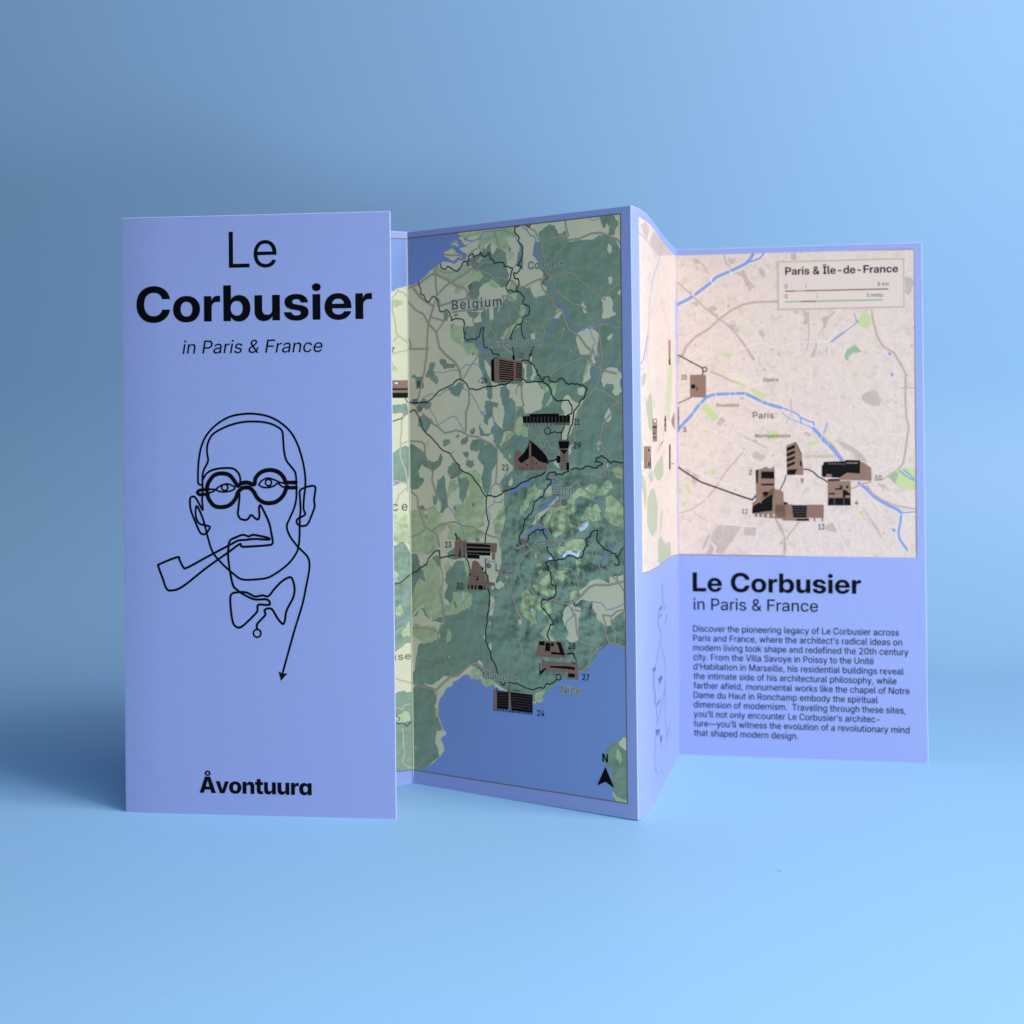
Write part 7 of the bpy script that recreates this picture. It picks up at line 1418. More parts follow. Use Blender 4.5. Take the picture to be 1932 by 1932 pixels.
  'g': (614, ['299 -219 260 -217 223 -212 190 -203 161 -190 136 -174 114 -156 95 -135 81 -113 70 -88 153 -58 161 -71 170 -83 181 -96 194 -108 210 -118 228 -127 248 -134 272 -138 299 -139 341 -135 377 -124 407 -106 430 -80 443 -47 448 -6 448 95 442 95 432 81 421 67 409 53 394 39 377 27 357 17 335 9 308 4 279 3 236 7 196 17 159 36 126 60 98 92 76 129 59 173 49 222 46 276 49 330 59 380 76 424 98 463 126 496 158 522 195 541 236 553 280 557 310 555 336 550 359 542 379 531 396 519 411 505 424 490 435 476 444 461 450 461 450 549 542 549 542 -8 538 -54 527 -95 509 -129 485 -157 456 -180 421 -198 383 -210 343 -217', '296 85 327 88 355 96 380 109 401 126 418 148 432 175 442 205 448 240 450 277 448 315 442 349 432 380 419 407 401 430 380 449 355 463 327 471 296 474 265 471 237 463 212 449 191 430 174 407 160 379 150 348 144 314 142 277 144 240 150 206 160 176 174 149 191 127 213 109 237 96 265 88']),
  'h': (594, ['167 325 167 0 72 0 72 745 167 745 167 415 148 415 167 460 191 497 220 523 253 542 290 553 331 557 366 554 399 546 429 533 456 515 479 492 497 463 511 429 519 390 521 346 521 0 427 0 427 337 423 377 412 410 394 437 369 456 339 468 304 472 279 470 256 465 234 456 215 443 198 426 185 406 175 383 169 356']),
  'i': (239, ['72 0 72 549 167 549 167 0', '120 642 103 644 88 649 75 659 65 672 59 686 57 702 59 719 65 733 75 746 88 755 103 761 120 763 136 761 151 755 165 746 175 733 181 718 183 702 181 686 175 672 165 659 151 649 136 644']),
  'k': (551, ['160 194 160 308 174 308 410 549 527 549 271 287 259 287', '72 0 72 745 167 745 167 0', '424 0 215 266 281 332 544 0']),
  'l': (270, ['205 -3 163 1 130 12 104 29 87 54 76 86 72 125 72 745 167 745 167 143 168 121 171 105 176 93 185 85 198 81 215 79 222 79 228 79 233 80 237 80 242 81 246 82 258 3 251 2 243 0 234 -1 224 -2 215 -2']),
  'm': (888, ['72 0 72 549 164 549 164 428 156 428 166 456 179 480 194 501 211 518 231 533 252 544 274 552 297 557 321 559 360 555 393 542 422 522 445 495 462 463 473 427 459 427 467 452 480 475 495 496 514 515 535 530 558 542 584 551 611 557 640 559 671 556 701 549 729 537 754 521 775 500 792 474 806 443 813 407 816 367 816 0 722 0 722 362 718 398 707 427 688 448 665 462 639 471 611 474 587 472 566 467 547 458 530 446 517 432 506 416 498 397 493 376 491 353 491 0 397 0 397 371 394 400 384 425 367 445 344 461 319 470 289 474 268 472 248 467 229 459 212 447 197 432 184 414 174 393 169 368 167 341 167 0']),
  'n': (593, ['167 325 167 0 72 0 72 549 163 549 164 415 148 415 167 460 191 497 220 523 253 542 290 553 331 557 366 554 399 546 429 533 456 515 478 492 497 463 510 429 518 390 521 346 521 0 427 0 427 337 423 377 412 410 394 437 369 456 339 468 304 472 279 470 256 465 234 456 215 443 198 426 185 406 175 383 169 356']),
  'o': (599, ['299 -12 251 -8 206 4 166 24 131 51 101 84 77 124 60 168 49 218 46 272 49 326 60 376 77 421 101 461 131 494 166 522 206 541 251 553 299 557 348 553 392 541 432 522 468 494 497 461 521 421 539 376 549 326 553 272 549 218 539 168 521 124 497 84 468 51 432 24 392 4 348 -8', '299 71 332 74 362 83 387 98 409 118 426 142 440 171 450 202 456 236 457 272 456 308 450 342 440 374 426 402 409 427 387 447 362 462 332 471 299 474 266 471 237 462 212 447 190 427 173 403 159 374 149 343 143 308 142 272 143 236 149 202 159 170 173 142 190 118 212 98 237 83 266 74']),
  'p': (613, ['72 -209 72 549 164 549 164 463 171 463 180 477 191 491 203 505 218 519 235 531 255 542 278 550 304 555 334 557 378 553 419 541 456 522 488 496 516 463 538 424 554 379 564 329 568 273 564 218 555 168 538 123 516 83 489 50 456 24 419 4 379 -7 334 -11 305 -9 279 -4 256 4 236 15 219 27 204 41 192 56 181 70 172 84 167 84 167 -209', '318 72 349 75 377 84 401 98 422 117 440 141 454 169 464 201 470 236 472 274 470 312 464 347 454 378 440 406 423 429 402 448 377 462 349 471 318 474 287 471 259 463 234 449 213 430 195 407 181 379 172 347 166 312 164 274 166 236 172 200 182 169 196 140 213 117 234 98 259 83 287 75']),
  'r': (371, ['72 0 72 549 163 549 163 463 168 463 180 489 198 512 220 531 246 545 275 554 306 556 314 556 321 556 329 556 337 555 344 555 349 554 349 461 345 462 338 463 328 465 318 466 306 467 295 467 271 465 250 460 229 451 211 439 196 425 183 407 174 387 169 364 167 338 167 0']),
  's': (526, ['264 -12 226 -10 191 -4 159 6 131 19 106 37 84 58 67 83 55 112 47 144 138 158 147 131 161 108 179 91 203 78 231 71 263 68 297 71 327 79 351 92 369 108 380 128 384 149 382 167 375 182 364 196 348 207 328 216 304 223 213 244 167 258 129 277 100 300 79 327 67 359 62 396 65 427 74 455 89 480 109 503 133 521 161 537 194 548 229 555 267 557 304 555 337 549 367 539 393 525 416 508 435 487 450 464 462 438 470 410 382 396 375 417 363 436 347 454 326 468 300 476 268 479 238 476 211 469 189 456 171 440 161 422 157 400 160 382 167 366 179 352 196 341 218 332 245 324 332 304 378 290 416 272 445 249 465 222 477 191 481 155 478 123 469 94 453 68 432 44 407 25 376 9 342 -3 304 -10']),
  't': (334, ['302 549 302 469 9 469 9 549', '96 685 190 685 190 142 192 121 197 104 205 92 216 84 232 79 252 77 259 77 267 78 276 78 284 79 292 80 300 81 312 2 302 0 292 -2 280 -3 269 -4 257 -5 246 -5 201 -1 164 11 135 31 113 58 100 92 96 133']),
  'u': (594, ['263 -8 228 -5 195 2 164 15 138 34 115 57 97 86 83 120 75 159 72 203 72 549 167 549 167 211 170 172 181 139 200 112 224 92 254 80 290 77 315 78 338 84 360 93 379 106 395 122 409 142 419 166 425 193 427 224 427 549 521 549 521 0 430 0 430 134 446 134 426 88 402 52 373 25 340 7 303 -4']),
  'v': (562, ['231 0 22 549 124 549 239 231 250 199 260 167 270 136 279 104 288 73 297 43 267 43 277 73 286 104 294 136 304 167 314 199 324 231 439 549 540 549 331 0']),
  'w': (820, ['194 0 27 549 126 549 192 313 202 277 212 240 222 200 232 158 242 114 252 67 237 67 247 113 257 156 267 198 277 238 287 276 297 313 362 549 459 549 523 313 533 277 543 239 552 199 562 157 572 113 582 67 567 67 577 113 587 157 597 198 607 238 617 276 627 313 693 549 793 549 626 0 530 0 459 245 453 270 446 295 439 321 432 347 426 373 419 400 413 427 406 454 399 481 421 481 414 454 407 427 401 400 394 373 388 347 381 321 374 295 367 270 360 245 289 0']),
  'x': (549, ['26 0 246 317 245 246 37 549 146 549 214 444 230 419 245 394 259 371 273 347 286 325 300 302 254 302 268 324 281 347 294 371 307 394 322 419 338 444 407 549 515 549 305 243 305 313 523 0 415 0 334 121 319 146 304 169 290 192 277 215 264 237 251 259 297 259 284 237 271 215 258 192 245 169 231 146 215 121 134 0']),
  'y': (562, ['68 -204 84 -124 109 -125 125 -128 139 -128 152 -126 165 -121 176 -114 187 -104 197 -91 205 -74 213 -54 232 0 22 549 124 549 239 231 250 199 260 167 270 135 278 104 287 73 296 43 266 43 275 73 284 104 293 136 303 167 313 199 324 231 439 549 541 549 297 -87 285 -113 272 -136 257 -156 241 -173 223 -187 203 -198 182 -206 158 -210 133 -212 120 -211 107 -211 95 -209 85 -208 76 -206']),
  'é': (583, ['304 -12 253 -8 207 4 166 24 130 51 100 84 77 123 59 168 49 217 46 271 49 325 59 375 77 420 100 460 129 493 164 521 204 541 247 553 295 557 327 555 358 550 388 541 416 528 442 511 466 490 487 465 505 436 519 403 530 366 537 324 539 279 539 245 102 245 102 322 488 322 445 295 443 329 438 360 428 389 414 414 397 435 377 452 353 465 326 473 295 475 264 473 237 465 212 452 191 435 173 414 159 390 148 363 142 335 140 304 140 256 142 219 149 186 160 156 176 131 195 109 217 93 243 80 272 73 304 70 326 71 346 75 365 80 382 88 397 98 411 110 422 124 432 139 439 157 530 140 520 112 506 85 487 61 464 40 438 22 409 7 376 -3 341 -10', '253 620 323 768 427 768 329 620']),
  '—': (1024, ['1024 355 1024 269 0 269 0 355']),
  '’': (248, ['67 472 110 745 214 745 137 472']),
 },
 820: {
  'n': (642, ['232 307 232 0 53 0 53 549 224 549 227 407 213 407 225 439 241 468 259 493 279 516 304 534 332 547 364 555 399 557 427 556 454 551 478 543 500 531 520 517 538 500 553 481 566 459 576 434 583 407 587 379 589 348 589 0 410 0 410 312 408 333 404 352 397 369 387 383 374 394 359 402 342 407 323 409 310 408 297 406 286 402 275 397 266 390 257 382 250 373 244 363 239 351 235 337 233 323']),
  'o': (627, ['314 -11 272 -9 233 -2 197 9 164 25 134 44 108 67 85 94 66 124 51 157 40 193 34 232 32 273 34 314 40 353 51 389 66 422 85 453 108 479 134 502 164 522 197 537 233 548 272 555 314 557 355 555 394 548 430 537 463 522 493 502 519 479 542 453 561 422 576 389 586 353 593 314 595 273 593 232 586 193 576 157 561 124 542 94 519 67 493 44 463 25 430 9 394 -2 355 -9', '314 127 329 128 342 132 355 137 367 145 377 155 387 167 394 180 401 196 406 213 410 232 412 252 413 274 412 295 410 316 406 334 401 352 394 367 387 380 377 392 367 402 355 409 342 415 329 418 314 419 299 418 285 415 272 409 260 402 250 392 240 380 232 367 226 352 221 335 217 316 215 295 214 274 215 252 217 232 221 213 226 196 232 180 240 167 250 155 260 145 272 137 285 132 299 128']),
  'r': (424, ['53 0 53 549 227 549 227 449 231 449 240 474 251 496 264 514 279 529 297 540 316 548 338 552 361 554 367 554 374 554 380 553 386 553 392 552 398 551 404 550 410 549 410 397 403 399 396 400 387 401 378 402 368 403 358 403 349 403 340 403 325 403 311 400 297 396 284 390 273 382 263 373 254 362 246 350 240 337 236 323 233 307 232 290 232 0']),
  't': (399, ['371 549 371 415 10 415 10 549', '89 685 268 685 268 175 269 165 270 156 274 149 278 143 284 138 292 135 301 133 313 133 319 133 325 133 332 134 341 134 349 135 356 136 361 136 365 137 381 4 368 2 355 0 342 -2 328 -3 314 -4 300 -5 286 -5 273 -5 230 -3 192 5 160 17 135 35 115 57 100 85 92 117 89 155']),
  'u': (642, ['243 -9 215 -7 189 -2 164 6 142 17 122 32 104 48 89 68 76 90 66 115 59 141 55 170 53 201 53 549 232 549 232 237 234 215 238 196 245 180 255 166 268 155 283 147 300 142 319 140 333 141 345 143 356 147 367 152 377 158 385 166 392 176 398 186 403 198 407 211 409 226 410 241 410 549 589 549 589 0 418 0 416 142 429 142 416 110 401 81 383 55 362 33 338 15 310 2 278 -6']),
  'v': (618, ['206 0 7 549 195 549 274 289 282 262 290 235 297 207 303 180 310 152 316 123 323 94 329 64 294 64 301 94 307 123 313 152 320 179 326 207 333 235 340 262 348 289 425 549 611 549 412 0']),
  'Å': (782, ['16 0 266 745 511 745 766 0 561 0 461 319 449 361 437 405 424 449 413 494 401 539 389 586 377 634 365 683 409 683 397 634 386 586 374 539 363 493 352 448 340 404 328 361 316 319 218 0', '190 150 190 290 593 290 593 150', '390 778 371 779 352 782 335 787 319 793 304 802 292 812 280 824 271 837 263 851 258 866 255 882 254 898 255 915 258 931 263 946 271 960 280 973 292 984 304 994 319 1003 335 1010 352 1015 371 1018 390 1019 410 1018 429 1015 446 1010 462 1003 476 994 489 984 500 973 510 960 517 946 523 931 526 915 527 898 526 881 523 866 517 851 510 837 500 824 489 812 476 802 462 793 446 787 429 782 410 779', '390 846 402 847 412 850 422 854 430 861 436 869 441 877 444 887 445 898 444 909 441 919 436 928 430 936 422 942 412 947 402 949 390 950 379 949 368 947 359 942 351 936 344 928 340 919 337 909 336 898 337 887 340 877 344 869 351 861 359 854 368 850 379 847']),
  'ɑ': (645, ['257 -9 226 -7 196 -1 168 9 142 24 118 42 96 64 78 90 61 120 49 153 39 190 34 230 32 274 34 319 40 360 49 397 62 430 79 460 98 485 120 507 144 525 170 539 197 549 226 555 256 557 276 556 294 554 311 550 327 544 341 537 355 529 367 520 378 510 388 498 397 487 405 474 411 462 415 462 415 549 592 549 592 0 415 0 415 87 412 87 405 74 397 61 388 49 378 38 367 28 355 19 341 11 327 4 311 -2 294 -6 276 -8', '315 131 331 132 345 136 358 141 371 149 381 159 391 170 399 184 406 199 412 216 416 234 418 253 419 274 418 295 416 315 412 333 406 350 399 365 391 378 381 390 371 400 358 407 345 413 331 416 315 417 300 416 286 413 273 407 261 400 250 390 241 378 233 365 227 350 222 333 218 315 216 295 215 274 216 253 218 234 222 215 227 199 233 183 241 170 250 158 261 149 273 141 286 136 300 132']),
 },
 500: {
  ' ': (275, []),
  '0': (662, ['331 -11 276 -6 227 10 184 35 147 70 116 114 91 166 74 227 63 296 60 372 63 448 74 517 92 578 116 631 147 675 184 710 227 735 276 751 331 756 386 751 435 735 478 710 516 674 546 631 571 578 589 517 599 448 603 372 599 296 589 227 571 166 547 114 516 70 479 35 435 10 386 -6', '331 86 364 90 394 101 420 119 442 145 460 178 475 217 485 263 492 314 494 372 492 430 485 482 475 528 460 567 442 600 420 626 394 645 364 656 331 660 298 656 269 645 243 626 220 600 202 567 187 528 177 482 171 430 168 372 171 314 177 263 187 217 202 178 220 145 243 119 269 101 298 90']),
  '1': (662, ['105 0 105 95 578 95 578 0', '412 745 412 0 301 0 301 640 297 640 119 514 119 626 289 745']),
  '2': (662, ['84 0 84 84 342 338 367 364 389 388 409 410 425 430 439 451 450 470 457 491 462 512 463 534 461 559 456 581 446 602 433 619 417 634 398 645 377 654 354 659 328 660 301 658 277 653 255 643 236 630 220 613 207 594 198 571 193 546 191 518 84 518 87 564 98 605 115 643 138 676 167 704 202 726 240 742 283 752 329 756 375 753 417 743 455 728 488 706 517 681 540 650 557 616 567 579 571 538 569 510 564 482 555 455 542 427 524 398 501 368 473 335 439 298 399 258 239 101 239 96 580 96 580 0']),
  '3': (662, ['323 -11 275 -8 231 2 190 17 153 37 122 63 96 94 76 129 64 167 58 209 172 209 176 185 183 163 194 143 209 126 227 111 248 100 271 92 296 87 324 85 352 87 378 93 401 101 423 114 440 129 455 148 466 169 472 194 474 221 472 246 466 270 455 292 441 312 421 329 398 342 370 353 338 359 301 361 224 361 224 444 413 644 413 648 99 648 99 745 556 745 556 658 315 408 315 429 370 431 419 425 462 411 499 391 530 365 555 334 573 298 584 260 588 218 584 175 573 135 554 99 528 67 497 40 460 18 419 2 373 -7']),
  '4': (662, ['45 155 45 245 355 745 468 745 164 254 164 250 616 250 616 155', '407 0 407 182 408 224 408 465 513 465 513 0']),
  '5': (662, ['326 -10 281 -7 238 2 199 18 165 38 135 64 111 93 92 127 80 164 75 203 185 203 189 181 196 161 207 142 221 126 238 112 257 100 279 92 302 87 326 85 354 87 380 94 403 105 424 120 441 138 455 160 466 185 472 212 474 241 472 271 466 298 455 323 441 345 423 364 402 379 379 390 353 397 325 400 297 398 271 393 247 384 224 372 206 358 191 341 87 351 122 745 545 745 545 648 219 648 198 437 201 437 220 453 241 466 265 478 291 486 319 491 348 493 381 491 412 485 442 474 469 460 494 443 517 422 536 398 553 372 566 343 576 312 582 278 584 243 580 196 569 152 551 112 526 77 496 47 460 23 420 4 375 -6']),
  '6': (662, ['332 -11 285 -7 242 3 203 21 167 45 138 74 113 109 95 148 84 192 80 240 83 277 91 316 105 355 125 398 153 446 187 499 357 745 477 745 230 391 213 391 220 404 230 416 242 429 255 440 271 450 288 458 308 464 329 468 352 469 395 466 435 457 472 440 504 418 531 391 552 359 569 322 578 281 582 236 578 190 567 147 549 108 525 74 496 45 461 21 422 3 379 -7', '331 83 358 86 382 92 405 103 425 118 442 136 455 157 466 181 472 207 474 235 472 263 466 289 455 313 442 334 425 352 405 366 382 377 358 384 331 386 305 384 280 377 258 366 238 352 221 334 207 313 196 290 190 264 188 236 190 208 196 182 207 158 221 136 238 118 258 103 280 92 305 86']),
  '7': (662, ['135 0 461 644 461 648 84 648 84 745 578 745 578 644 253 0']),
  '8': (662, ['331 -11 281 -8 235 1 193 16 156 37 125 61 100 91 81 124 70 160 66 199 68 230 75 259 86 287 102 312 120 334 142 354 167 369 193 380 222 387 222 390 186 402 154 421 128 448 109 481 97 517 93 556 96 593 106 627 124 659 147 687 175 710 208 730 245 744 286 753 331 756 375 753 416 744 453 730 486 710 514 687 538 659 555 627 565 593 568 556 564 517 553 481 533 448 507 421 476 402 440 390 440 387 468 380 495 369 519 354 541 334 560 312 575 287 587 259 594 230 596 199 592 160 581 124 562 91 536 61 505 37 468 16 426 1 381 -8', '331 81 360 83 387 88 410 97 431 109 449 123 463 140 473 160 479 182 481 206 479 231 473 253 462 274 447 293 429 308 408 321 385 331 359 336 331 338 303 336 277 331 253 321 232 308 214 293 199 274 188 253 182 231 179 206 181 182 188 160 198 140 212 123 230 109 251 97 275 88 301 83', '331 428 355 430 377 435 397 443 415 454 430 468 442 485 451 504 457 524 459 547 457 569 452 590 443 608 430 624 416 638 398 649 377 657 355 661 331 663 306 661 284 657 263 649 246 638 231 624 219 608 210 590 204 569 202 547 204 524 210 504 219 485 231 468 246 455 264 443 284 435 307 430']),
  '9': (662, ['330 756 377 752 420 742 459 724 494 700 524 671 549 636 567 597 578 553 582 505 579 468 571 429 557 390 537 347 509 299 474 246 305 0 185 0 432 354 449 354 442 341 432 329 420 316 407 305 391 295 374 287 354 281 333 277 310 276 267 279 227 288 190 305 158 327 131 354 109 386 93 423 84 464 80 509 84 556 95 598 113 637 137 671 166 700 201 724 241 742 284 752', '331 662 304 659 280 653 257 642 237 627 220 609 206 588 196 564 190 538 188 510 190 482 196 456 206 432 220 411 237 393 257 379 280 368 304 361 331 359 357 361 382 368 404 379 424 393 441 411 455 432 465 455 472 481 474 509 472 537 465 563 455 587 441 609 424 627 405 642 382 653 357 659']),
  'B': (667, ['78 0 78 745 354 745 403 742 447 734 485 720 517 701 544 677 564 650 579 619 588 586 591 549 589 521 584 495 575 472 562 452 547 435 530 420 510 408 489 398 465 390 465 385 491 381 516 373 540 360 562 344 582 323 598 299 610 271 618 239 620 204 617 166 608 131 593 99 571 70 543 46 508 26 467 12 419 3 364 0', '190 96 354 96 402 100 441 110 470 127 491 150 503 176 507 207 505 231 499 252 489 272 476 290 459 305 438 317 415 327 388 332 359 334 190 334', '190 423 346 423 371 425 394 429 415 437 434 448 450 461 463 478 472 496 478 517 480 539 476 569 465 596 446 618 421 635 388 645 348 649 190 649']),
  'F': (595, ['78 0 78 745 548 745 548 647 191 647 191 413 517 413 517 316 191 316 191 0']),
  'G': (760, ['392 -11 327 -5 268 10 214 37 167 72 127 117 94 170 70 231 56 298 51 372 56 447 70 515 95 576 128 629 168 673 215 709 268 735 326 750 389 756 428 754 466 748 502 738 536 724 567 707 596 686 622 663 645 636 664 607 680 576 692 542 700 507 585 507 578 528 569 548 558 567 545 584 531 599 515 613 498 625 479 635 459 642 437 648 414 652 390 653 348 649 309 638 273 619 242 594 215 562 193 523 177 479 167 428 164 372 167 316 177 266 193 222 215 183 242 151 274 126 310 107 350 96 393 92 431 95 466 103 498 117 526 136 550 159 570 187 584 218 592 253 595 292 626 288 412 288 412 381 706 381 706 296 701 237 688 183 665 135 635 92 598 56 554 28 504 6 451 -6']),
  'I': (431, ['41 0 41 97 159 97 159 648 41 648 41 745 390 745 390 648 272 648 272 97 390 97 390 0']),
  'L': (571, ['78 0 78 745 191 745 191 98 533 98 533 0']),
  'M': (920, ['78 0 78 745 242 745 406 315 411 301 416 285 422 267 428 248 434 228 440 206 447 185 453 164 459 143 464 123 469 105 473 89 448 89 453 105 458 123 463 142 469 163 475 184 481 205 488 226 494 247 500 267 506 285 511 301 516 315 678 745 842 745 842 0 730 0 730 403 730 419 731 437 731 457 731 479 732 500 732 523 733 546 733 570 734 593 734 617 735 639 735 661 746 661 738 637 731 612 723 587 715 562 707 538 700 515 692 492 685 471 679 451 672 433 667 417 662 403 508 0 412 0 256 403 251 416 246 432 239 450 233 470 226 491 218 513 211 537 203 561 195 586 187 611 178 636 170 661 183 661 184 640 184 619 185 596 185 572 186 549 186 526 187 503 187 480 188 459 188 438 188 420 188 403 188 0']),
  'O': (779, ['390 -11 327 -5 269 10 216 36 168 72 128 116 95 169 71 230 56 297 51 372 56 447 71 515 95 576 128 629 168 673 216 709 269 735 327 750 390 756 452 750 510 735 564 709 611 673 651 629 684 576 708 515 723 447 728 372 723 297 708 230 684 169 651 116 611 72 564 36 510 10 452 -5', '390 92 431 96 469 107 504 125 536 149 563 181 585 219 602 264 612 315 615 372 612 429 602 481 585 526 563 564 536 596 504 620 469 638 431 649 390 653 348 649 310 638 275 620 243 595 216 564 194 525 177 480 167 429 164 372 167 315 177 264 194 219 216 181 243 150 275 125 310 107 348 96']),
  'T': (657, ['38 647 38 745 619 745 619 647 385 647 385 0 272 0 272 647']),
  'a': (568, ['227 -11 193 -9 161 -2 132 8 106 23 83 41 65 64 51 91 43 121 40 156 42 185 48 211 58 233 71 251 88 267 107 280 128 291 151 300 175 306 201 312 227 316 253 320 284 324 311 327 333 330 351 333 366 337 377 342 385 349 390 358 391 370 391 374 390 392 386 409 379 424 369 437 357 448 343 457 326 463 306 467 284 468 261 467 241 463 223 457 206 449 192 439 181 428 171 416 164 403 159 389 55 407 66 438 82 466 102 490 125 511 152 527 182 540 214 549 248 555 283 557 309 556 335 553 360 547 385 540 408 529 430 516 450 500 466 481 480 458 491 432 497 402 499 368 499 0 394 0 394 76 389 76 381 62 370 48 358 34 343 22 325 11 305 2 282 -5 256 -10', '251 76 279 78 305 84 328 93 347 106 363 122 375 139 384 159 390 179 391 200 391 269 387 265 379 262 370 259 360 256 348 253 335 251 322 248 308 246 295 244 282 242 270 241 259 239 239 236 221 232 203 226 187 219 174 210 162 199 154 187 149 172 147 154 149 138 153 124 160 111 170 101 182 92 197 85 213 80 231 77']),
  'b': (619, ['343 -11 315 -9 289 -4 267 4 247 15 229 27 214 41 202 56 191 70 181 85 175 85 175 0 69 0 69 745 178 745 178 463 182 463 191 477 202 491 214 506 229 519 246 531 266 542 289 550 314 555 343 557 387 553 427 542 463 523 496 497 523 464 546 425 562 380 572 329 575 274 572 218 562 167 546 122 524 83 496 50 464 24 428 5 387 -7', '320 82 349 85 376 93 399 106 418 125 435 147 448 174 457 204 463 238 465 274 463 310 457 343 448 373 435 400 419 422 399 440 376 454 349 462 320 464 291 462 264 454 241 440 221 423 204 400 191 374 182 344 176 311 174 274 176 237 182 204 191 174 205 147 221 124 241 106 265 93 291 85']),
  'c': (576, ['301 -12 252 -8 206 4 166 24 130 51 100 84 75 124 58 169 47 218 43 272 47 326 58 376 75 421 100 461 130 494 166 522 206 541 252 553 301 557 330 556 358 552 385 545 410 536 433 524 454 510 473 494 490 476 505 455 517 433 527 409 534 383 430 367 426 381 420 394 414 406 406 418 397 428 386 438 375 446 363 452 349 458 334 462 318 464 302 465 271 462 244 454 220 440 200 421 183 398 170 371 161 340 155 307 154 272 155 237 161 205 170 175 183 148 200 125 220 106 243 92 271 83 302 81 319 81 335 84 349 88 363 93 376 100 387 108 397 118 406 129 414 141 421 154 426 167 431 182 535 165 528 139 519 115 506 93 492 72 474 53 455 37 434 22 410 10 385 1 359 -6 330 -10']),
  'd': (619, ['275 -11 232 -7 192 5 155 24 122 50 95 83 73 122 56 167 47 218 43 274 47 329 57 380 73 425 96 464 123 497 156 523 192 542 232 553 275 557 304 555 330 550 353 542 373 531 390 519 405 506 417 491 428 477 437 463 441 463 441 745 550 745 550 0 444 0 444 85 437 85 428 70 417 56 404 41 389 27 372 15 352 4 330 -4 304 -9', '299 82 328 85 354 93 378 106 398 124 414 147 427 174 437 204 443 237 445 274 443 311 437 344 428 374 414 400 398 423 378 440 355 454 328 462 299 464 269 462 243 454 220 440 200 422 184 400 171 373 161 343 156 310 154 274 156 238 161 204 171 174 184 147 200 125 220 106 244 93 270 85']),
  'e': (587, ['305 -12 253 -8 207 4 165 24 129 51 99 84 75 123 57 168 47 217 43 271 47 325 57 375 75 420 99 460 128 494 164 521 204 541 248 553 297 557 330 555 362 550 392 540 421 527 448 510 472 489 493 463 511 434 526 401 537 364 543 323 545 278 545 243 100 243 100 324 489 324 439 298 438 330 432 360 423 387 410 410 394 430 375 446 352 458 326 465 297 467 268 465 242 458 219 446 199 430 182 410 169 388 159 362 153 335 151 306 151 253 153 218 160 187 170 159 185 135 203 115 224 99 249 87 276 81 306 78 327 79 346 82 364 88 380 95 395 104 407 115 418 128 427 143 434 159 537 143 527 114 512 87 493 62 470 41 443 23 413 8 379 -3 344 -10']),
  'g': (620, ['302 -219 261 -217 223 -212 189 -202 159 -189 133 -173 110 -154 92 -133 78 -109 67 -84 163 -55 170 -67 179 -80 189 -92 202 -103 217 -112 234 -120 254 -127 276 -130 302 -132 341 -128 376 -117 404 -100 425 -75 438 -43 443 -4 443 95 436 95 427 81 416 66 403 52 389 39 372 27 352 17 330 10 304 5 275 4 232 7 193 18 156 36 123 60 96 91 73 129 57 172 47 221 43 276 47 331 57 381 73 425 96 464 123 497 156 523 193 542 233 553 276 557 305 555 331 550 354 542 373 532 391 519 406 505 419 491 430 476 439 461 444 461 444 549 550 549 550 -3 547 -50 536 -91 517 -126 493 -155 463 -179 428 -197 389 -209 347 -217', '299 94 329 97 355 104 378 117 398 133 415 154 428 180 437 209 443 241 445 277 443 313 438 346 428 375 415 401 398 423 378 441 355 454 329 462 299 464 270 462 244 454 220 441 200 423 184 401 171 375 161 345 156 313 154 277 156 242 161 209 171 180 184 155 201 134 221 117 244 104 270 97']),
  'i': (247, ['69 0 69 549 178 549 178 0', '124 636 106 638 90 644 75 655 64 668 58 684 55 701 58 718 64 734 75 747 90 758 106 764 123 766 142 764 158 758 172 747 183 734 190 718 192 701 190 684 183 668 172 655 158 644 142 638']),
  'l': (279, ['211 -3 166 1 130 12 103 30 84 56 73 89 69 130 69 745 178 745 178 148 179 128 182 112 187 101 196 94 208 90 224 88 231 88 237 89 242 89 246 89 250 90 254 91 267 4 260 2 251 1 242 -1 232 -2 221 -2']),
  'm': (898, ['69 0 69 549 173 549 175 425 166 425 176 453 189 478 204 500 222 518 241 532 263 544 285 552 308 557 332 558 371 554 404 542 433 522 456 494 473 461 485 423 470 423 479 449 491 474 507 495 526 514 547 530 571 542 596 551 623 557 652 558 684 556 714 549 741 537 766 520 788 499 805 473 818 443 826 407 829 367 829 0 720 0 720 357 717 391 706 418 689 438 667 452 642 461 615 463 593 462 573 457 555 449 539 438 526 424 516 408 508 390 504 370 502 349 502 0 395 0 395 364 392 392 383 416 366 436 345 451 321 460 293 463 273 462 254 457 236 449 219 438 205 424 194 407 185 387 179 364 178 338 178 0']),
  'n': (602, ['178 322 178 0 69 0 69 549 174 549 174 414 159 414 178 459 201 495 230 522 263 541 300 553 342 557 378 554 411 546 441 533 468 515 490 491 508 462 522 429 530 390 532 346 532 0 424 0 424 333 420 371 410 402 393 428 369 447 341 458 307 461 283 460 261 455 241 446 223 434 207 418 195 399 185 377 180 351']),
  'o': (603, ['301 -12 252 -8 207 4 166 24 130 51 100 84 76 124 58 169 47 218 43 272 47 327 58 376 76 422 100 461 130 495 166 522 207 541 252 553 301 557 351 553 397 541 438 522 473 495 504 461 528 422 546 376 556 327 560 272 556 218 546 169 528 124 504 84 473 51 438 24 397 4 351 -8', '301 81 332 83 360 92 384 106 404 125 420 148 433 175 443 205 448 237 450 272 448 307 443 340 433 370 420 397 404 420 384 439 360 454 332 462 301 465 271 462 244 454 220 439 200 420 183 397 170 370 161 340 155 307 154 272 155 237 161 205 170 175 183 148 200 125 220 106 243 92 271 83']),
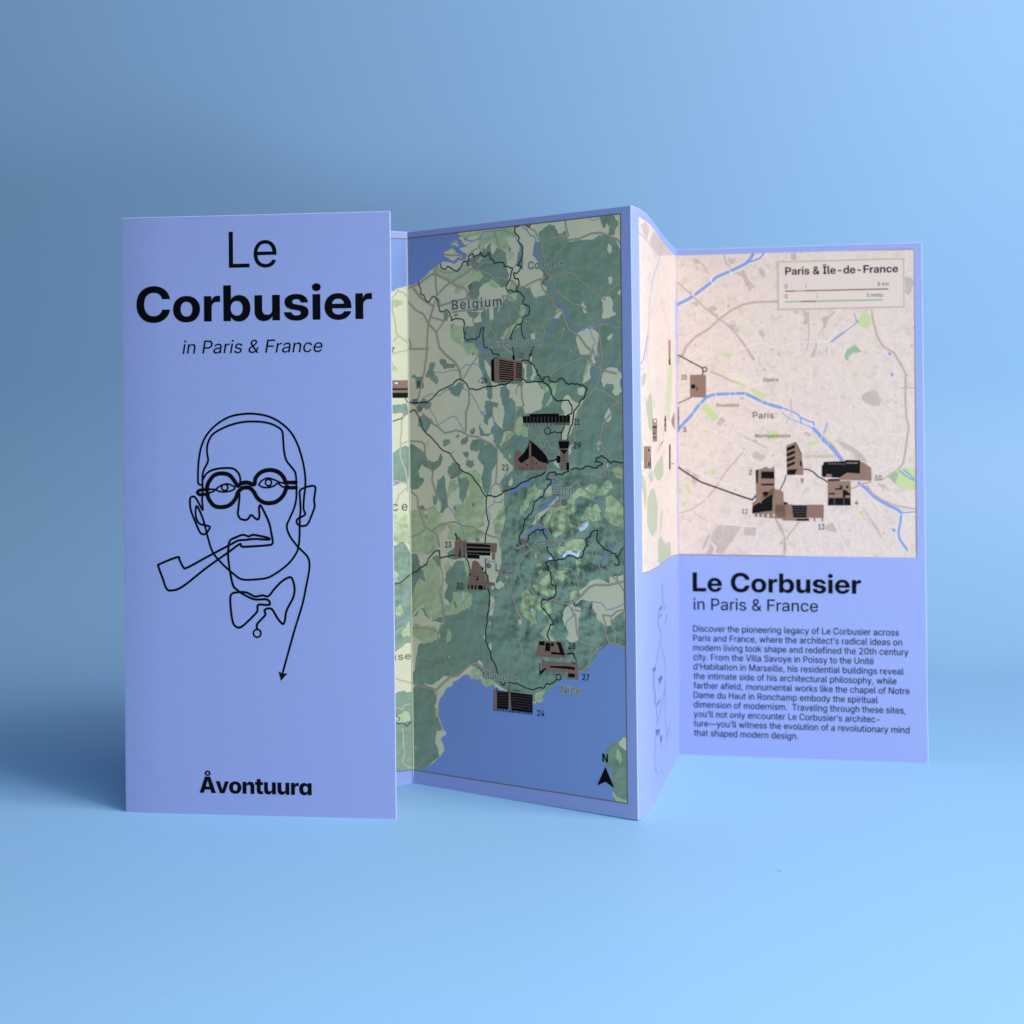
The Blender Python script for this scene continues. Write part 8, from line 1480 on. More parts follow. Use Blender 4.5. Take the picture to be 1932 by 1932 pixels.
  'p': (619, ['69 -209 69 549 175 549 175 463 182 463 191 477 201 491 214 506 229 519 246 531 266 542 288 550 314 555 343 557 387 553 427 542 463 523 496 497 523 464 546 425 562 380 572 329 575 274 572 218 562 167 546 122 524 83 496 50 464 24 428 5 387 -7 343 -11 315 -9 289 -4 267 4 247 15 230 27 215 41 202 56 191 70 182 85 178 85 178 -209', '320 82 349 85 376 93 399 106 418 125 435 147 448 174 457 204 463 238 465 274 463 310 457 343 448 373 435 400 419 422 399 440 376 454 349 462 320 464 291 462 264 454 241 440 221 423 204 400 191 374 182 344 176 311 174 274 176 237 182 204 191 174 205 147 221 124 241 106 265 93 291 85']),
  'r': (380, ['69 0 69 549 174 549 174 460 178 460 191 488 208 511 230 531 255 545 284 553 315 556 323 556 331 556 339 555 347 555 353 554 359 553 359 451 354 452 347 453 337 454 325 455 314 456 302 456 279 455 258 449 239 441 221 429 206 415 194 397 185 377 179 355 178 330 178 0']),
  's': (535, ['268 -12 229 -10 193 -4 160 6 130 20 104 38 82 60 65 86 52 115 44 148 148 162 156 136 170 114 188 97 210 85 237 78 268 76 300 78 328 85 351 97 368 113 378 130 382 150 379 167 373 182 362 194 346 204 327 213 304 220 212 240 165 254 127 272 97 296 76 323 63 356 59 394 62 425 71 453 86 479 106 502 131 521 160 537 194 548 231 555 270 557 309 555 344 549 375 538 402 524 426 507 446 486 461 462 473 436 481 407 381 392 374 413 363 431 347 448 327 461 302 469 272 471 243 469 218 462 197 451 181 436 171 418 168 399 170 382 177 367 188 354 204 344 225 335 251 327 341 308 388 294 426 276 456 253 476 226 489 195 493 158 489 126 480 96 464 69 442 46 416 26 385 10 349 -2 310 -9']),
  't': (345, ['314 549 314 460 9 460 9 549', '95 685 203 685 203 147 205 128 209 112 217 101 228 93 243 88 263 86 270 86 278 87 286 88 295 89 304 89 311 90 324 3 313 0 301 -2 288 -3 275 -4 263 -5 250 -5 204 -1 165 11 135 32 113 60 99 95 95 137']),
  'u': (602, ['260 -8 224 -5 191 2 161 16 134 34 112 58 93 86 80 120 72 159 69 202 69 549 178 549 178 216 181 178 192 146 209 121 232 102 261 91 295 87 319 89 341 94 361 103 379 115 394 131 407 150 416 172 422 198 424 227 424 549 533 549 533 0 428 0 428 135 443 135 424 90 400 54 371 26 338 7 301 -4']),
  'v': (572, ['227 0 19 549 136 549 245 240 256 208 266 175 275 143 284 111 293 78 302 46 272 46 281 78 290 111 299 143 308 175 318 208 328 240 436 549 552 549 344 0']),
  'é': (587, ['305 -12 253 -8 207 4 165 24 129 51 99 84 75 123 57 168 47 217 43 271 47 325 57 375 75 420 99 460 128 494 164 521 204 541 248 553 297 557 330 555 362 550 392 540 421 527 448 510 472 489 493 463 511 434 526 401 537 364 543 323 545 278 545 243 100 243 100 324 489 324 439 298 438 330 432 360 423 387 410 410 394 430 375 446 352 458 326 465 297 467 268 465 242 458 219 446 199 430 182 410 169 388 159 362 153 335 151 306 151 253 153 218 160 187 170 159 185 135 203 115 224 99 249 87 276 81 306 78 327 79 346 82 364 88 380 95 395 104 407 115 418 128 427 143 434 159 537 143 527 114 512 87 493 62 470 41 443 23 413 8 379 -3 344 -10', '251 619 323 770 436 770 334 619']),
 },
}
SCALE_BOX = (0.04137, 0.18391, 0.09150, 0.20383)
SCALE_BARS = (
 (('sbrown', 'sgreen', 'sbrown'), (0.04430, 0.04833, 0.05242), (0.04833, 0.05242, 0.08522), 0.19125),
 (('sgreen', 'sbrown', 'sgreen'), (0.04426, 0.05064, 0.05682), (0.05064, 0.05682, 0.08289), 0.18691),
)
NORTH_ARROW = '4161 834 4329 488 4159 576 3995 491'


# ------------------------------------------------------------------ materials
def lin(c):
    c /= 255.0
    return c / 12.92 if c <= 0.04045 else ((c + 0.055) / 1.055) ** 2.4

def rgb(r, g, b):
    return (lin(r), lin(g), lin(b), 1.0)

PALETTE = {
    'paper': (153, 164, 215), 'cream': (230, 219, 180), 'lgreen': (192, 201, 150), 'dgreen': (138, 157, 132),
    'snow': (232, 236, 244), 'lake': (122, 146, 206), 'river': (132, 150, 190), 'road': (198, 182, 156), 'roadedge': (160, 142, 120), 'urban': (140, 120, 108),
    'border': (44, 60, 54), 'route': (6, 9, 12), 'frame': (132, 114, 100),
    'beige': (231, 206, 191), 'halo': (240, 220, 210), 'seine': (134, 154, 200), 'taupe': (204, 178, 166), 'park': (200, 206, 144),
    'dpark': (158, 178, 140), 'ring': (198, 166, 148), 'rail': (190, 168, 160), 'street': (236, 216, 206),
    'beigebox': (228, 204, 190), 'palegreen': (184, 182, 152), 'paleleaf': (202, 198, 160), 'ghost': (92, 104, 168), 'ghostred': (196, 150, 160), 'sframe': (200, 176, 150), 'sbrown': (140, 116, 70), 'sgreen': (140, 176, 140),
    'sea': (132, 154, 206), 'ink': (16, 14, 16), 'brown': (150, 114, 94), 'brown5': (148, 114, 96), 'rust': (122, 84, 78), 'stone': (120, 102, 92),
    'black': (4, 6, 10), 'label': (70, 64, 62), 'labelpale': (96, 100, 94), 'num': (50, 46, 46), 'labelbr': (136, 108, 100),
    'labelpk': (206, 178, 150), 'labelhalo': (206, 206, 184),
}
MATS = {}

def base_mat(name, colour, rough=0.5, spec=0.35):
    m = bpy.data.materials.new(name); m.use_nodes = True
    b = m.node_tree.nodes['Principled BSDF']
    b.inputs['Base Color'].default_value = colour
    b.inputs['Roughness'].default_value = rough
    b.inputs['Specular IOR Level'].default_value = spec
    return m, m.node_tree.nodes, m.node_tree.links, b

def math_node(n, l, op, a, b_=None, clamp=False):
    x = n.new('ShaderNodeMath'); x.operation = op; x.use_clamp = clamp
    for i, v in enumerate((a, b_)):
        if v is None: continue
        if isinstance(v, (int, float)): x.inputs[i].default_value = v
        else: l.new(v, x.inputs[i])
    return x.outputs[0]

def noise(n, l, vec, scale, detail=3.0, rough=0.55):
    t = n.new('ShaderNodeTexNoise'); t.inputs['Scale'].default_value = scale
    t.inputs['Detail'].default_value = detail; t.inputs['Roughness'].default_value = rough
    if vec is not None: l.new(vec, t.inputs['Vector'])
    return t.outputs['Fac']

def scale_colour(n, l, colour, fac):
    x = n.new('ShaderNodeMix'); x.data_type = 'RGBA'; x.blend_type = 'MULTIPLY'
    x.inputs['Factor'].default_value = 1.0
    x.inputs['A'].default_value = colour
    c = n.new('ShaderNodeCombineColor')
    for i in range(3): l.new(fac, c.inputs[i])
    l.new(c.outputs[0], x.inputs['B'])
    return x.outputs['Result']

def uv_node(n):
    u = n.new('ShaderNodeUVMap'); u.uv_map = 'print'
    return u.outputs['UV']

def print_mat(key):
    if key in MATS: return MATS[key]
    colour = rgb(*PALETTE[key])
    dark = key in ('black', 'ink', 'route')
    m, n, l, b = base_mat('print_' + key, colour, 0.6 if dark else 0.46, 0.1 if dark else 0.3)
    uv = uv_node(n)
    if key in ('dgreen', 'lgreen', 'snow'):
        # printed relief shading: difference of two shifted noise fields, strongest over the mountains
        off = n.new('ShaderNodeVectorMath'); off.operation = 'ADD'; l.new(uv, off.inputs[0]); off.inputs[1].default_value = (0.011, -0.013, 0)
        a = noise(n, l, uv, 10.0, 5.0, 0.6); c = noise(n, l, off.outputs[0], 10.0, 5.0, 0.6)
        d = math_node(n, l, 'SUBTRACT', a, c)
        dist = n.new('ShaderNodeVectorMath'); dist.operation = 'DISTANCE'; l.new(uv, dist.inputs[0]); dist.inputs[1].default_value = ALPS
        mr = n.new('ShaderNodeMapRange'); l.new(dist.outputs['Value'], mr.inputs['Value'])
        mr.inputs['From Min'].default_value = 0.16; mr.inputs['From Max'].default_value = 0.46
        mr.inputs['To Min'].default_value = 6.0; mr.inputs['To Max'].default_value = 1.2
        fac = math_node(n, l, 'ADD', math_node(n, l, 'MULTIPLY', d, mr.outputs[0]), 1.0)
        fac = math_node(n, l, 'MAXIMUM', math_node(n, l, 'MINIMUM', fac, 1.32), 0.36)
        l.new(scale_colour(n, l, colour, fac), b.inputs['Base Color'])
    elif key in ('beige', 'taupe'):
        v = n.new('ShaderNodeTexVoronoi'); v.feature = 'DISTANCE_TO_EDGE'; v.inputs['Scale'].default_value = 46.0; l.new(uv, v.inputs['Vector'])
        e = math_node(n, l, 'LESS_THAN', v.outputs['Distance'], 0.05)
        v2 = n.new('ShaderNodeTexVoronoi'); v2.feature = 'DISTANCE_TO_EDGE'; v2.inputs['Scale'].default_value = 14.0; l.new(uv, v2.inputs['Vector'])
        e = math_node(n, l, 'MAXIMUM', e, math_node(n, l, 'MULTIPLY', math_node(n, l, 'LESS_THAN', v2.outputs['Distance'], 0.022), 1.5))
        f1 = noise(n, l, uv, 60.0, 4.0, 0.7); f2 = noise(n, l, uv, 9.0, 3.0)
        fac = math_node(n, l, 'ADD', math_node(n, l, 'MULTIPLY', f1, 0.30), 0.80)
        fac = math_node(n, l, 'ADD', fac, math_node(n, l, 'MULTIPLY', e, 0.05))
        fac = math_node(n, l, 'ADD', fac, math_node(n, l, 'MULTIPLY', math_node(n, l, 'SUBTRACT', f2, 0.5), 0.10))
        mx = n.new('ShaderNodeMix'); mx.data_type = 'RGBA'; mx.blend_type = 'MIX'
        mx.inputs['A'].default_value = colour; mx.inputs['B'].default_value = rgb(204, 184, 168)
        mr = n.new('ShaderNodeMapRange'); l.new(noise(n, l, uv, 22.0, 3.0, 0.6), mr.inputs['Value'])
        mr.inputs['From Min'].default_value = 0.54; mr.inputs['From Max'].default_value = 0.66; mr.inputs['To Max'].default_value = 0.45
        l.new(mr.outputs[0], mx.inputs['Factor'])
        x = n.new('ShaderNodeMix'); x.data_type = 'RGBA'; x.blend_type = 'MULTIPLY'; x.inputs['Factor'].default_value = 1.0
        l.new(mx.outputs['Result'], x.inputs['A']); c = n.new('ShaderNodeCombineColor')
        for i in range(3): l.new(fac, c.inputs[i])
        l.new(c.outputs[0], x.inputs['B']); l.new(x.outputs['Result'], b.inputs['Base Color'])
    elif key in ('cream', 'ring', 'road'):
        fac = math_node(n, l, 'ADD', math_node(n, l, 'MULTIPLY', noise(n, l, uv, 14.0, 4.0), 0.14), 0.93)
        l.new(scale_colour(n, l, colour, fac), b.inputs['Base Color'])
    MATS[key] = m
    return m

def paper_mat():
    c = rgb(*PALETTE['paper'])
    m, n, l, b = base_mat('blue_paper', c, 0.5, 0.35)
    tc = n.new('ShaderNodeTexCoord')
    f = math_node(n, l, 'ADD', math_node(n, l, 'MULTIPLY', noise(n, l, tc.outputs['Object'], 1100.0, 5.0, 0.7), 0.22), 0.90)
    l.new(scale_colour(n, l, c, f), b.inputs['Base Color'])
    bump = n.new('ShaderNodeBump'); bump.inputs['Strength'].default_value = 0.12; bump.inputs['Distance'].default_value = 0.0004
    l.new(noise(n, l, tc.outputs['Object'], 2200.0, 2.0), bump.inputs['Height']); l.new(bump.outputs[0], b.inputs['Normal'])
    return m

PAPER = paper_mat()
EDGE = base_mat('paper_edge', rgb(188, 198, 234), 0.7, 0.2)[0]
CREASE = base_mat('worn_crease', rgb(170, 182, 230), 0.6, 0.25)[0]
CREASE_MAP = base_mat('worn_map_crease', rgb(206, 206, 170), 0.6, 0.25)[0]

def backdrop_mat():
    c = rgb(152, 196, 236)
    m, n, l, b = base_mat('backdrop_card', c, 0.55, 0.3)
    tc = n.new('ShaderNodeTexCoord')
    f = math_node(n, l, 'ADD', math_node(n, l, 'MULTIPLY', noise(n, l, tc.outputs['Object'], 3.0, 3.0), 0.05), 0.975)
    f2 = math_node(n, l, 'ADD', math_node(n, l, 'MULTIPLY', noise(n, l, tc.outputs['Object'], 700.0, 5.0, 0.7), 0.10), 0.95)
    l.new(scale_colour(n, l, c, math_node(n, l, 'MULTIPLY', f, f2)), b.inputs['Base Color'])
    bump = n.new('ShaderNodeBump'); bump.inputs['Strength'].default_value = 0.08; bump.inputs['Distance'].default_value = 0.001
    l.new(noise(n, l, tc.outputs['Object'], 900.0, 3.0), bump.inputs['Height']); l.new(bump.outputs[0], b.inputs['Normal'])
    return m

# ------------------------------------------------------------------ setting: one sheet of card curving from table to wall
def build_backdrop():
    wall_y, r, segs = WALL_Y, SWEEP_R, 20
    prof = [(-0.6, 0.0), (-0.2, 0.0), (0.2, 0.0), (0.4, 0.0), (wall_y - r, 0.0)]
    for i in range(1, segs + 1):
        a = math.pi / 2 * i / segs
        prof.append((wall_y - r + r * math.sin(a), r - r * math.cos(a)))
    prof += [(wall_y, 0.25), (wall_y, 0.5), (wall_y, 0.9)]
    xs = [-1.3 + 2.6 * i / 12 for i in range(13)]
    vs = [(x, y, z) for (y, z) in prof for x in xs]
    nx = len(xs); fs = []
    for j in range(len(prof) - 1):
        for i in range(nx - 1):
            fs.append((j * nx + i, j * nx + i + 1, (j + 1) * nx + i + 1, (j + 1) * nx + i))
    me = bpy.data.meshes.new('backdrop'); me.from_pydata(vs, [], fs)
    for p in me.polygons: p.use_smooth = True
    me.materials.append(backdrop_mat())
    o = bpy.data.objects.new('backdrop', me); COL.objects.link(o)
    o['kind'] = 'structure'
    o['label'] = 'smooth light blue card sweeping from the table up the wall'
    return o

WALL_Y, SWEEP_R = 0.86, 0.18
build_backdrop()

# ------------------------------------------------------------------ panel geometry
H = 0.21

class Panel:
    def __init__(self, key):
        b, t = PANELS[key]
        n = len(b)
        lift = {'p3': lambda i: 0.00045 * (i / (n - 1)) ** 2, 'p4': lambda i: 0.00045 * max(0.0, 1 - i / 6) ** 1.5}.get(key, lambda i: 0.0)
        self.b = [Vector((x, y, lift(i))) for i, (x, y) in enumerate(b)]   # the middle fold rides a hair above the card
        self.t = [Vector(p) for p in t]
        # keep every flat stretch truly flat: the top corner drops onto the plane of its neighbours
        if key != 'p4':
            b0, b1, t0 = self.b[-2], self.b[-1], self.t[-2]
            nn = (b1 - b0).cross(t0 - b0).normalized()
            self.t[-1] = self.t[-1] - nn * (self.t[-1] - b0).dot(nn)
        self.L = [0.0]
        for p, q in zip(self.b, self.b[1:]): self.L.append(self.L[-1] + (q - p).length)
        self.W = self.L[-1]
        self.frame = FRAMES[key]
        seg = []
        for i in range(len(self.b) - 1):
            d = self.b[i + 1] - self.b[i]; seg.append(Vector((d.y, -d.x, 0)).normalized())
        self.nrm = [seg[0]] + [(seg[i] + seg[i + 1]).normalized() for i in range(len(seg) - 1)] + [seg[-1]]
        self.curved = len(self.b) > 2

    def at(self, u, v, off=0.0):
        L = self.L; i = 0
        while i < len(L) - 2 and u > L[i + 1]: i += 1
        s = (u - L[i]) / (L[i + 1] - L[i])
        b = self.b[i].lerp(self.b[i + 1], s); t = self.t[i].lerp(self.t[i + 1], s)
        return b.lerp(t, v / H) + self.nrm[i].lerp(self.nrm[i + 1], min(max(s, 0), 1)).normalized() * off

P = {k: Panel(k) for k in PANELS}
_a = P['p3']
ALPS = (0.68, 0.84, 0.0)

def dec(s):
    a = s.split()
    return [(int(a[i]) / 50000.0, int(a[i + 1]) / 50000.0) for i in range(0, len(a), 2)]

RNG = random.Random(7)

def roughen(pts, amount, closed):
    """midpoint displacement so traced outlines keep the frayed edge of printed coast and forest"""
    if amount <= 0: return pts
    amp = amount * 2.2e-5
    out = pts
    for k in range(2):
        nxt = []
        n = len(out)
        for i in range(n if closed else n - 1):
            a, b = out[i], out[(i + 1) % n]
            nxt.append(a)
            d = math.hypot(b[0] - a[0], b[1] - a[1])
            if d > 0.0005:
                s = RNG.gauss(0, 1) * min(amp * 2.0, d * 0.13)
                nx, ny = -(b[1] - a[1]) / d, (b[0] - a[0]) / d
                nxt.append(((a[0] + b[0]) / 2 + nx * s, (a[1] + b[1]) / 2 + ny * s))
        if not closed: nxt.append(out[-1])
        out = nxt
    return out

def smooth_curve(pts, n=7):
    out = []
    for i in range(len(pts) - 1):
        p0 = pts[max(i - 1, 0)]; p1 = pts[i]; p2 = pts[i + 1]; p3 = pts[min(i + 2, len(pts) - 1)]
        for k in range(n):
            t = k / n
            out.append(tuple(0.5 * (2 * p1[a] + (p2[a] - p0[a]) * t + (2 * p0[a] - 5 * p1[a] + 4 * p2[a] - p3[a]) * t * t
                                    + (3 * p1[a] - p0[a] - 3 * p2[a] + p3[a]) * t ** 3) for a in (0, 1)))
    out.append(pts[-1])
    return out

def stroke_loops(pts, w):
    """outline pieces (one quad per segment, one disc per joint) of a line of width w"""
    q = [pts[0]]
    for p in pts[1:]:
        if math.hypot(p[0] - q[-1][0], p[1] - q[-1][1]) > w * 0.12 + 1e-5: q.append(p)
    h = w / 2; out = []
    for p in q:
        out.append([(p[0] + h * math.cos(2 * math.pi * (k + .37) / 8), p[1] + h * math.sin(2 * math.pi * (k + .37) / 8)) for k in range(8)])
    for a, b in zip(q, q[1:]):
        d = math.hypot(b[0] - a[0], b[1] - a[1]); nx, ny = -(b[1] - a[1]) / d * h, (b[0] - a[0]) / d * h
        out.append([(a[0] - nx, a[1] - ny), (b[0] - nx, b[1] - ny), (b[0] + nx, b[1] + ny), (a[0] + nx, a[1] + ny)])
    return out

def stroke(pts, w): return fill(stroke_loops(pts, w))

def ring(u, v, r, w, n=28):
    tris = []
    for k in range(n):
        a, b = 2 * math.pi * k / n, 2 * math.pi * (k + 1) / n
        q = [(u + (r + s * w / 2) * math.cos(t), v + (r + s * w / 2) * math.sin(t)) for s, t in ((-1, a), (1, a), (1, b), (-1, b))]
        tris += [(q[0], q[1], q[2]), (q[0], q[2], q[3])]
    return tris

def winding(x, y, loops, boxes):
    w = 0
    for lp, bx in zip(loops, boxes):
        if y < bx[1] or y > bx[3] or x > bx[2] or x < bx[0]: continue
        for i in range(len(lp)):
            a, b = lp[i - 1], lp[i]
            if a[1] <= y < b[1]:
                if (b[0] - a[0]) * (y - a[1]) - (x - a[0]) * (b[1] - a[1]) > 0: w += 1
            elif b[1] <= y < a[1]:
                if (b[0] - a[0]) * (y - a[1]) - (x - a[0]) * (b[1] - a[1]) < 0: w -= 1
    return w

def fill(loops):
    """triangles of everything the outlines wind round (overlaps, self-crossings and holes included)"""
    vs = []; es = []; x0, y0 = loops[0][0]
    ext = max(max(abs(p[0] - x0), abs(p[1] - y0)) for lp in loops for p in lp) or 1.0
    L2 = [[((p[0] - x0) / ext, (p[1] - y0) / ext) for p in lp] for lp in loops]
    for lp in L2:
        n0 = len(vs); n = len(lp)
        vs += [Vector(p) for p in lp]
        es += [(n0 + i, n0 + (i + 1) % n) for i in range(n)]
    boxes = [(min(p[0] for p in lp), min(p[1] for p in lp), max(p[0] for p in lp), max(p[1] for p in lp)) for lp in L2]
    ov, _, of, _, _, _ = delaunay_2d_cdt(vs, es, [], 0, 1e-7)
    out = []; NB = 48 if len(L2) > 12 else 1; bins = {}
    for k, bx in enumerate(boxes):
        for i in range(int((bx[0] + 1) / 2 * NB), int((bx[2] + 1) / 2 * NB) + 1):
            for j in range(int((bx[1] + 1) / 2 * NB), int((bx[3] + 1) / 2 * NB) + 1): bins.setdefault((i, j), []).append(k)
    for t in of:
        c = [ov[i] for i in t]
        x, y = sum(p.x for p in c) / 3, sum(p.y for p in c) / 3
        near = bins.get((int((x + 1) / 2 * NB), int((y + 1) / 2 * NB)), ())
        if winding(x, y, [L2[k] for k in near], [boxes[k] for k in near]):
            out.append(tuple((p.x * ext + x0, p.y * ext + y0) for p in c))
    return out

def ccw(lp):
    ar = sum(lp[i - 1][0] * lp[i][1] - lp[i][0] * lp[i - 1][1] for i in range(len(lp)))
    return lp if ar > 0 else lp[::-1]

def clip_half(poly, ax, lim, keep_ge):
    out = []
    for i in range(len(poly)):
        a, b = poly[i], poly[(i + 1) % len(poly)]
        ia = (a[ax] >= lim) == keep_ge or a[ax] == lim; ib = (b[ax] >= lim) == keep_ge or b[ax] == lim
        if ia: out.append(a)
        if ia != ib:
            s = (lim - a[ax]) / (b[ax] - a[ax])
            out.append((a[0] + s * (b[0] - a[0]), a[1] + s * (b[1] - a[1])))
    return out

def clip_rect(poly, r):
    for ax, lim, ge in ((0, r[0], True), (0, r[2], False), (1, r[1], True), (1, r[3], False)):
        if not poly: return poly
        poly = clip_half(poly, ax, lim, ge)
    return poly

class Print:
    """ink laid on one panel: collects flat shapes and becomes ONE mesh object"""
    def __init__(self, panel):
        self.p = panel; self.v = []; self.f = []; self.uv = []; self.mi = []; self.keys = []
    def add(self, key, tris, off, clip=None):
        if key not in self.keys: self.keys.append(key)
        mi = self.keys.index(key); p = self.p
        for t in tris:
            polys = [list(t)]
            if clip: polys = [clip_rect(polys[0], clip)]
            if p.curved:
                cut = []
                for poly in polys:
                    if not poly: continue
                    lo = min(q[0] for q in poly); hi = max(q[0] for q in poly)
                    for i in range(len(p.L) - 1):
                        a = p.L[i] if i else -1.0; b = p.L[i + 1] if i < len(p.L) - 2 else 9.0
                        if hi <= a or lo >= b: continue
                        q = clip_half(poly, 0, a, True)
                        if q: q = clip_half(q, 0, b, False)
                        cut.append(q)
                polys = cut
            for poly in polys:
                if not poly or len(poly) < 3: continue
                ar = sum(poly[i][0] * poly[(i + 1) % len(poly)][1] - poly[(i + 1) % len(poly)][0] * poly[i][1] for i in range(len(poly)))
                if abs(ar) < 1e-13: continue
                if ar < 0: poly = poly[::-1]
                n0 = len(self.v)
                for q in poly:
                    self.v.append(p.at(q[0], q[1], off)); self.uv.append((q[0] * 10, q[1] * 10))
                self.f.append(tuple(range(n0, n0 + len(poly)))); self.mi.append(mi)
    def build(self, name, parent, label=None):
        if not self.f: return None
        me = bpy.data.meshes.new(name); me.from_pydata(self.v, [], self.f)
        uvl = me.uv_layers.new(name='print')
        for lp in me.loops: uvl.data[lp.index].uv = self.uv[lp.vertex_index]
        for k in self.keys: me.materials.append(print_mat(k))
        for pl, m in zip(me.polygons, self.mi): pl.material_index = m
        o = bpy.data.objects.new(name, me); COL.objects.link(o); o.parent = parent
        if label: o['label'] = label
        return o

# ------------------------------------------------------------------ the folded map
root = bpy.data.objects.new('folded_map', None)
COL.objects.link(root)
root['label'] = 'concertina folded periwinkle paper map standing open on light blue card'
root['category'] = 'map'

THICK = 0.00026

BEV = 0.00024

def panel_mesh(key, name, label):
    """paper sheet with real thickness; the cut edges are a pale rounded-off rim"""
    p = P[key]; W = p.W
    us = [BEV] + [u for u in p.L[1:-1]] + [W - BEV] if p.curved else [BEV, W * 0.33, W * 0.66, W - BEV]
    vsn = [BEV, 0.07, 0.14, H - BEV]
    ext_u = lambda u: 0.0 if u == us[0] else (W if u == us[-1] else u)
    ext_v = lambda v: 0.0 if v == vsn[0] else (H if v == vsn[-1] else v)
    vs = []; fs = []; mi = []
    for v in vsn:
        for u in us: vs.append(p.at(u, v, 0.0))
    nu, nv = len(us), len(vsn); N = nu * nv
    rim = [(i, 0) for i in range(nu)] + [(nu - 1, j) for j in range(1, nv)] + [(i, nv - 1) for i in range(nu - 2, -1, -1)] + [(0, j) for j in range(nv - 2, 0, -1)]
    R = len(rim)
    for off in (-0.45 * BEV, -BEV - 0.00008):
        for i, j in rim: vs.append(p.at(ext_u(us[i]), ext_v(vsn[j]), off))
    for j in range(nv - 1):
        for i in range(nu - 1):
            a = j * nu + i; fs.append((a, a + 1, a + 1 + nu, a + nu)); mi.append(0)
    for k in range(R):
        i, j = rim[k]; i2, j2 = rim[(k + 1) % R]
        a, b_ = j * nu + i, j2 * nu + i2; c, d = N + k, N + (k + 1) % R
        fs.append((a, c, d, b_)); mi.append(1)
        fs.append((c, c + R, d + R, d)); mi.append(1)
    M = len(vs)                                     # back sheet
    for v in vsn:
        for u in us: vs.append(p.at(ext_u(u), ext_v(v), -BEV - 0.00008))
    for j in range(nv - 1):
        for i in range(nu - 1):
            a = M + j * nu + i; fs.append((a, a + nu, a + 1 + nu, a + 1)); mi.append(0)
    me = bpy.data.meshes.new(name); me.from_pydata(vs, [], fs)
    me.materials.append(PAPER); me.materials.append(EDGE)
    for pl, m in zip(me.polygons, mi): pl.material_index = m
    o = bpy.data.objects.new(name, me); COL.objects.link(o); o.parent = root
    o['label'] = label
    return o

PARTS = {
    'cov': panel_mesh('cov', 'cover_panel', 'plain periwinkle front panel with black title and line portrait'),
    'p2': panel_mesh('p2', 'map_panel', 'map panel half hidden behind the front panel'),
    'p3': panel_mesh('p3', 'map_panel', 'shaded map panel of green land and blue sea'),
    'p4': panel_mesh('p4', 'curved_panel', 'brightly lit panel bending back between two folds'),
    'p5': panel_mesh('p5', 'city_map_panel', 'far panel with pale city map above a text block'),
}
PAPER_TOP = 6e-6
STEP = 3e-6
level = {k: PAPER_TOP for k in PANELS}

def nxt(key, n=1):
    level[key] += STEP * n
    return level[key]

# printed map faces: one mesh per panel
RINGS_BY = {k: [r for r in RINGS if r[0] == k] for k in PANELS}
for key in ('p2', 'p3', 'p4', 'p5'):
    pr = Print(P[key]); fr = P[key].frame
    fr = (max(fr[0], BEV), fr[1], min(fr[2], P[key].W - BEV), fr[3])
    order = {}
    for k, l, c, j, o in AREAS:
        if k == key: order.setdefault((l, 0, c), []).append(ccw(roughen(dec(o), j, True)))
    for k, l, c, w, j, o in LINES:
        if k == key: order.setdefault((l, 1, c), []).append((roughen(dec(o), j, False), w * 1e-6))
    gh = Print(P[key])
    if key in ('p2', 'p3'): pr.add('sea', [((fr[0], fr[1]), (fr[2], fr[1]), (fr[2], fr[3])), ((fr[0], fr[1]), (fr[2], fr[3]), (fr[0], fr[3]))], nxt(key))
    for (l, t, c), shapes in sorted(order.items(), key=lambda q: q[0][:2]):
        if c == 'route':                            # each stretch of the tour line is a piece of its own
            off = nxt(key)
            for path, w in shapes:
                rt = Print(P[key]); rt.add(c, stroke(path, w), off, fr); rt.build('route_line', PARTS[key])
            continue
        loops = shapes if t == 0 else [q for path, w in shapes for q in stroke_loops(path, w)]
        (gh if c.startswith('ghost') else pr).add(c, fill(loops), nxt(key), None if c.startswith('ghost') else fr)
    # thin frame line round the map
    w = 0.00042 if key in ('p2', 'p3') else 0.0005
    u0, v0, u1, v1 = fr
    if key == 'p3': segs = [((0, v1), (u1, v1)), ((u1, v1), (u1, v0)), ((u1, v0), (0, v0))]
    elif key == 'p2': segs = [((0.004, v1), (u1, v1)), ((0.004, v0), (u1, v0)), ((0.005, v0), (0.005, v1))]
    else: segs = []
    if segs: pr.add('frame', fill([q for a, b in segs for q in stroke_loops([a, b], w)]), nxt(key))
    pr.build('printed_map', PARTS[key])
    for _, u, v, r, wd in RINGS_BY[key]:
        rt = Print(P[key]); rt.add('route', ring(u, v, r, wd), nxt(key)); rt.build('stop_ring', PARTS[key])
    if gh.f: gh.build('faint_drawing', PARTS[key], 'faint line sketch below the map on the bent panel')

# site pictures: each its own piece
BUILD_BASE = {k: nxt(k) for k in PANELS}
for k in PANELS: level[k] += 45e-6
PIC_TOP = dict(level)
for key, lab, shapes in BUILDINGS:
    pr = Print(P[key]); fr = P[key].frame
    fr = (max(fr[0], BEV), fr[1], min(fr[2], P[key].W - BEV), fr[3])
    for i, (c, s) in enumerate(shapes): pr.add(c, fill([dec(s)]), BUILD_BASE[key] + i * 0.75e-6, fr)
    pr.build('building_picture', PARTS[key], lab)

# ------------------------------------------------------------------ lettering
GL = {}
def glyph(wt, ch):
    """advance, outlines and triangles of one letter"""
    if (wt, ch) not in GL:
        adv, cs = GLYPHS[wt][ch]; loops = []
        for c in cs:
            a = [int(x) for x in c.split()]; loops.append([(a[i], a[i + 1]) for i in range(0, len(a), 2)])
        GL[(wt, ch)] = (adv, loops, fill(loops) if loops else [])
    return GL[(wt, ch)]

CAPH = 728.0 * 1.0   # cap height of the outlines, in glyph units

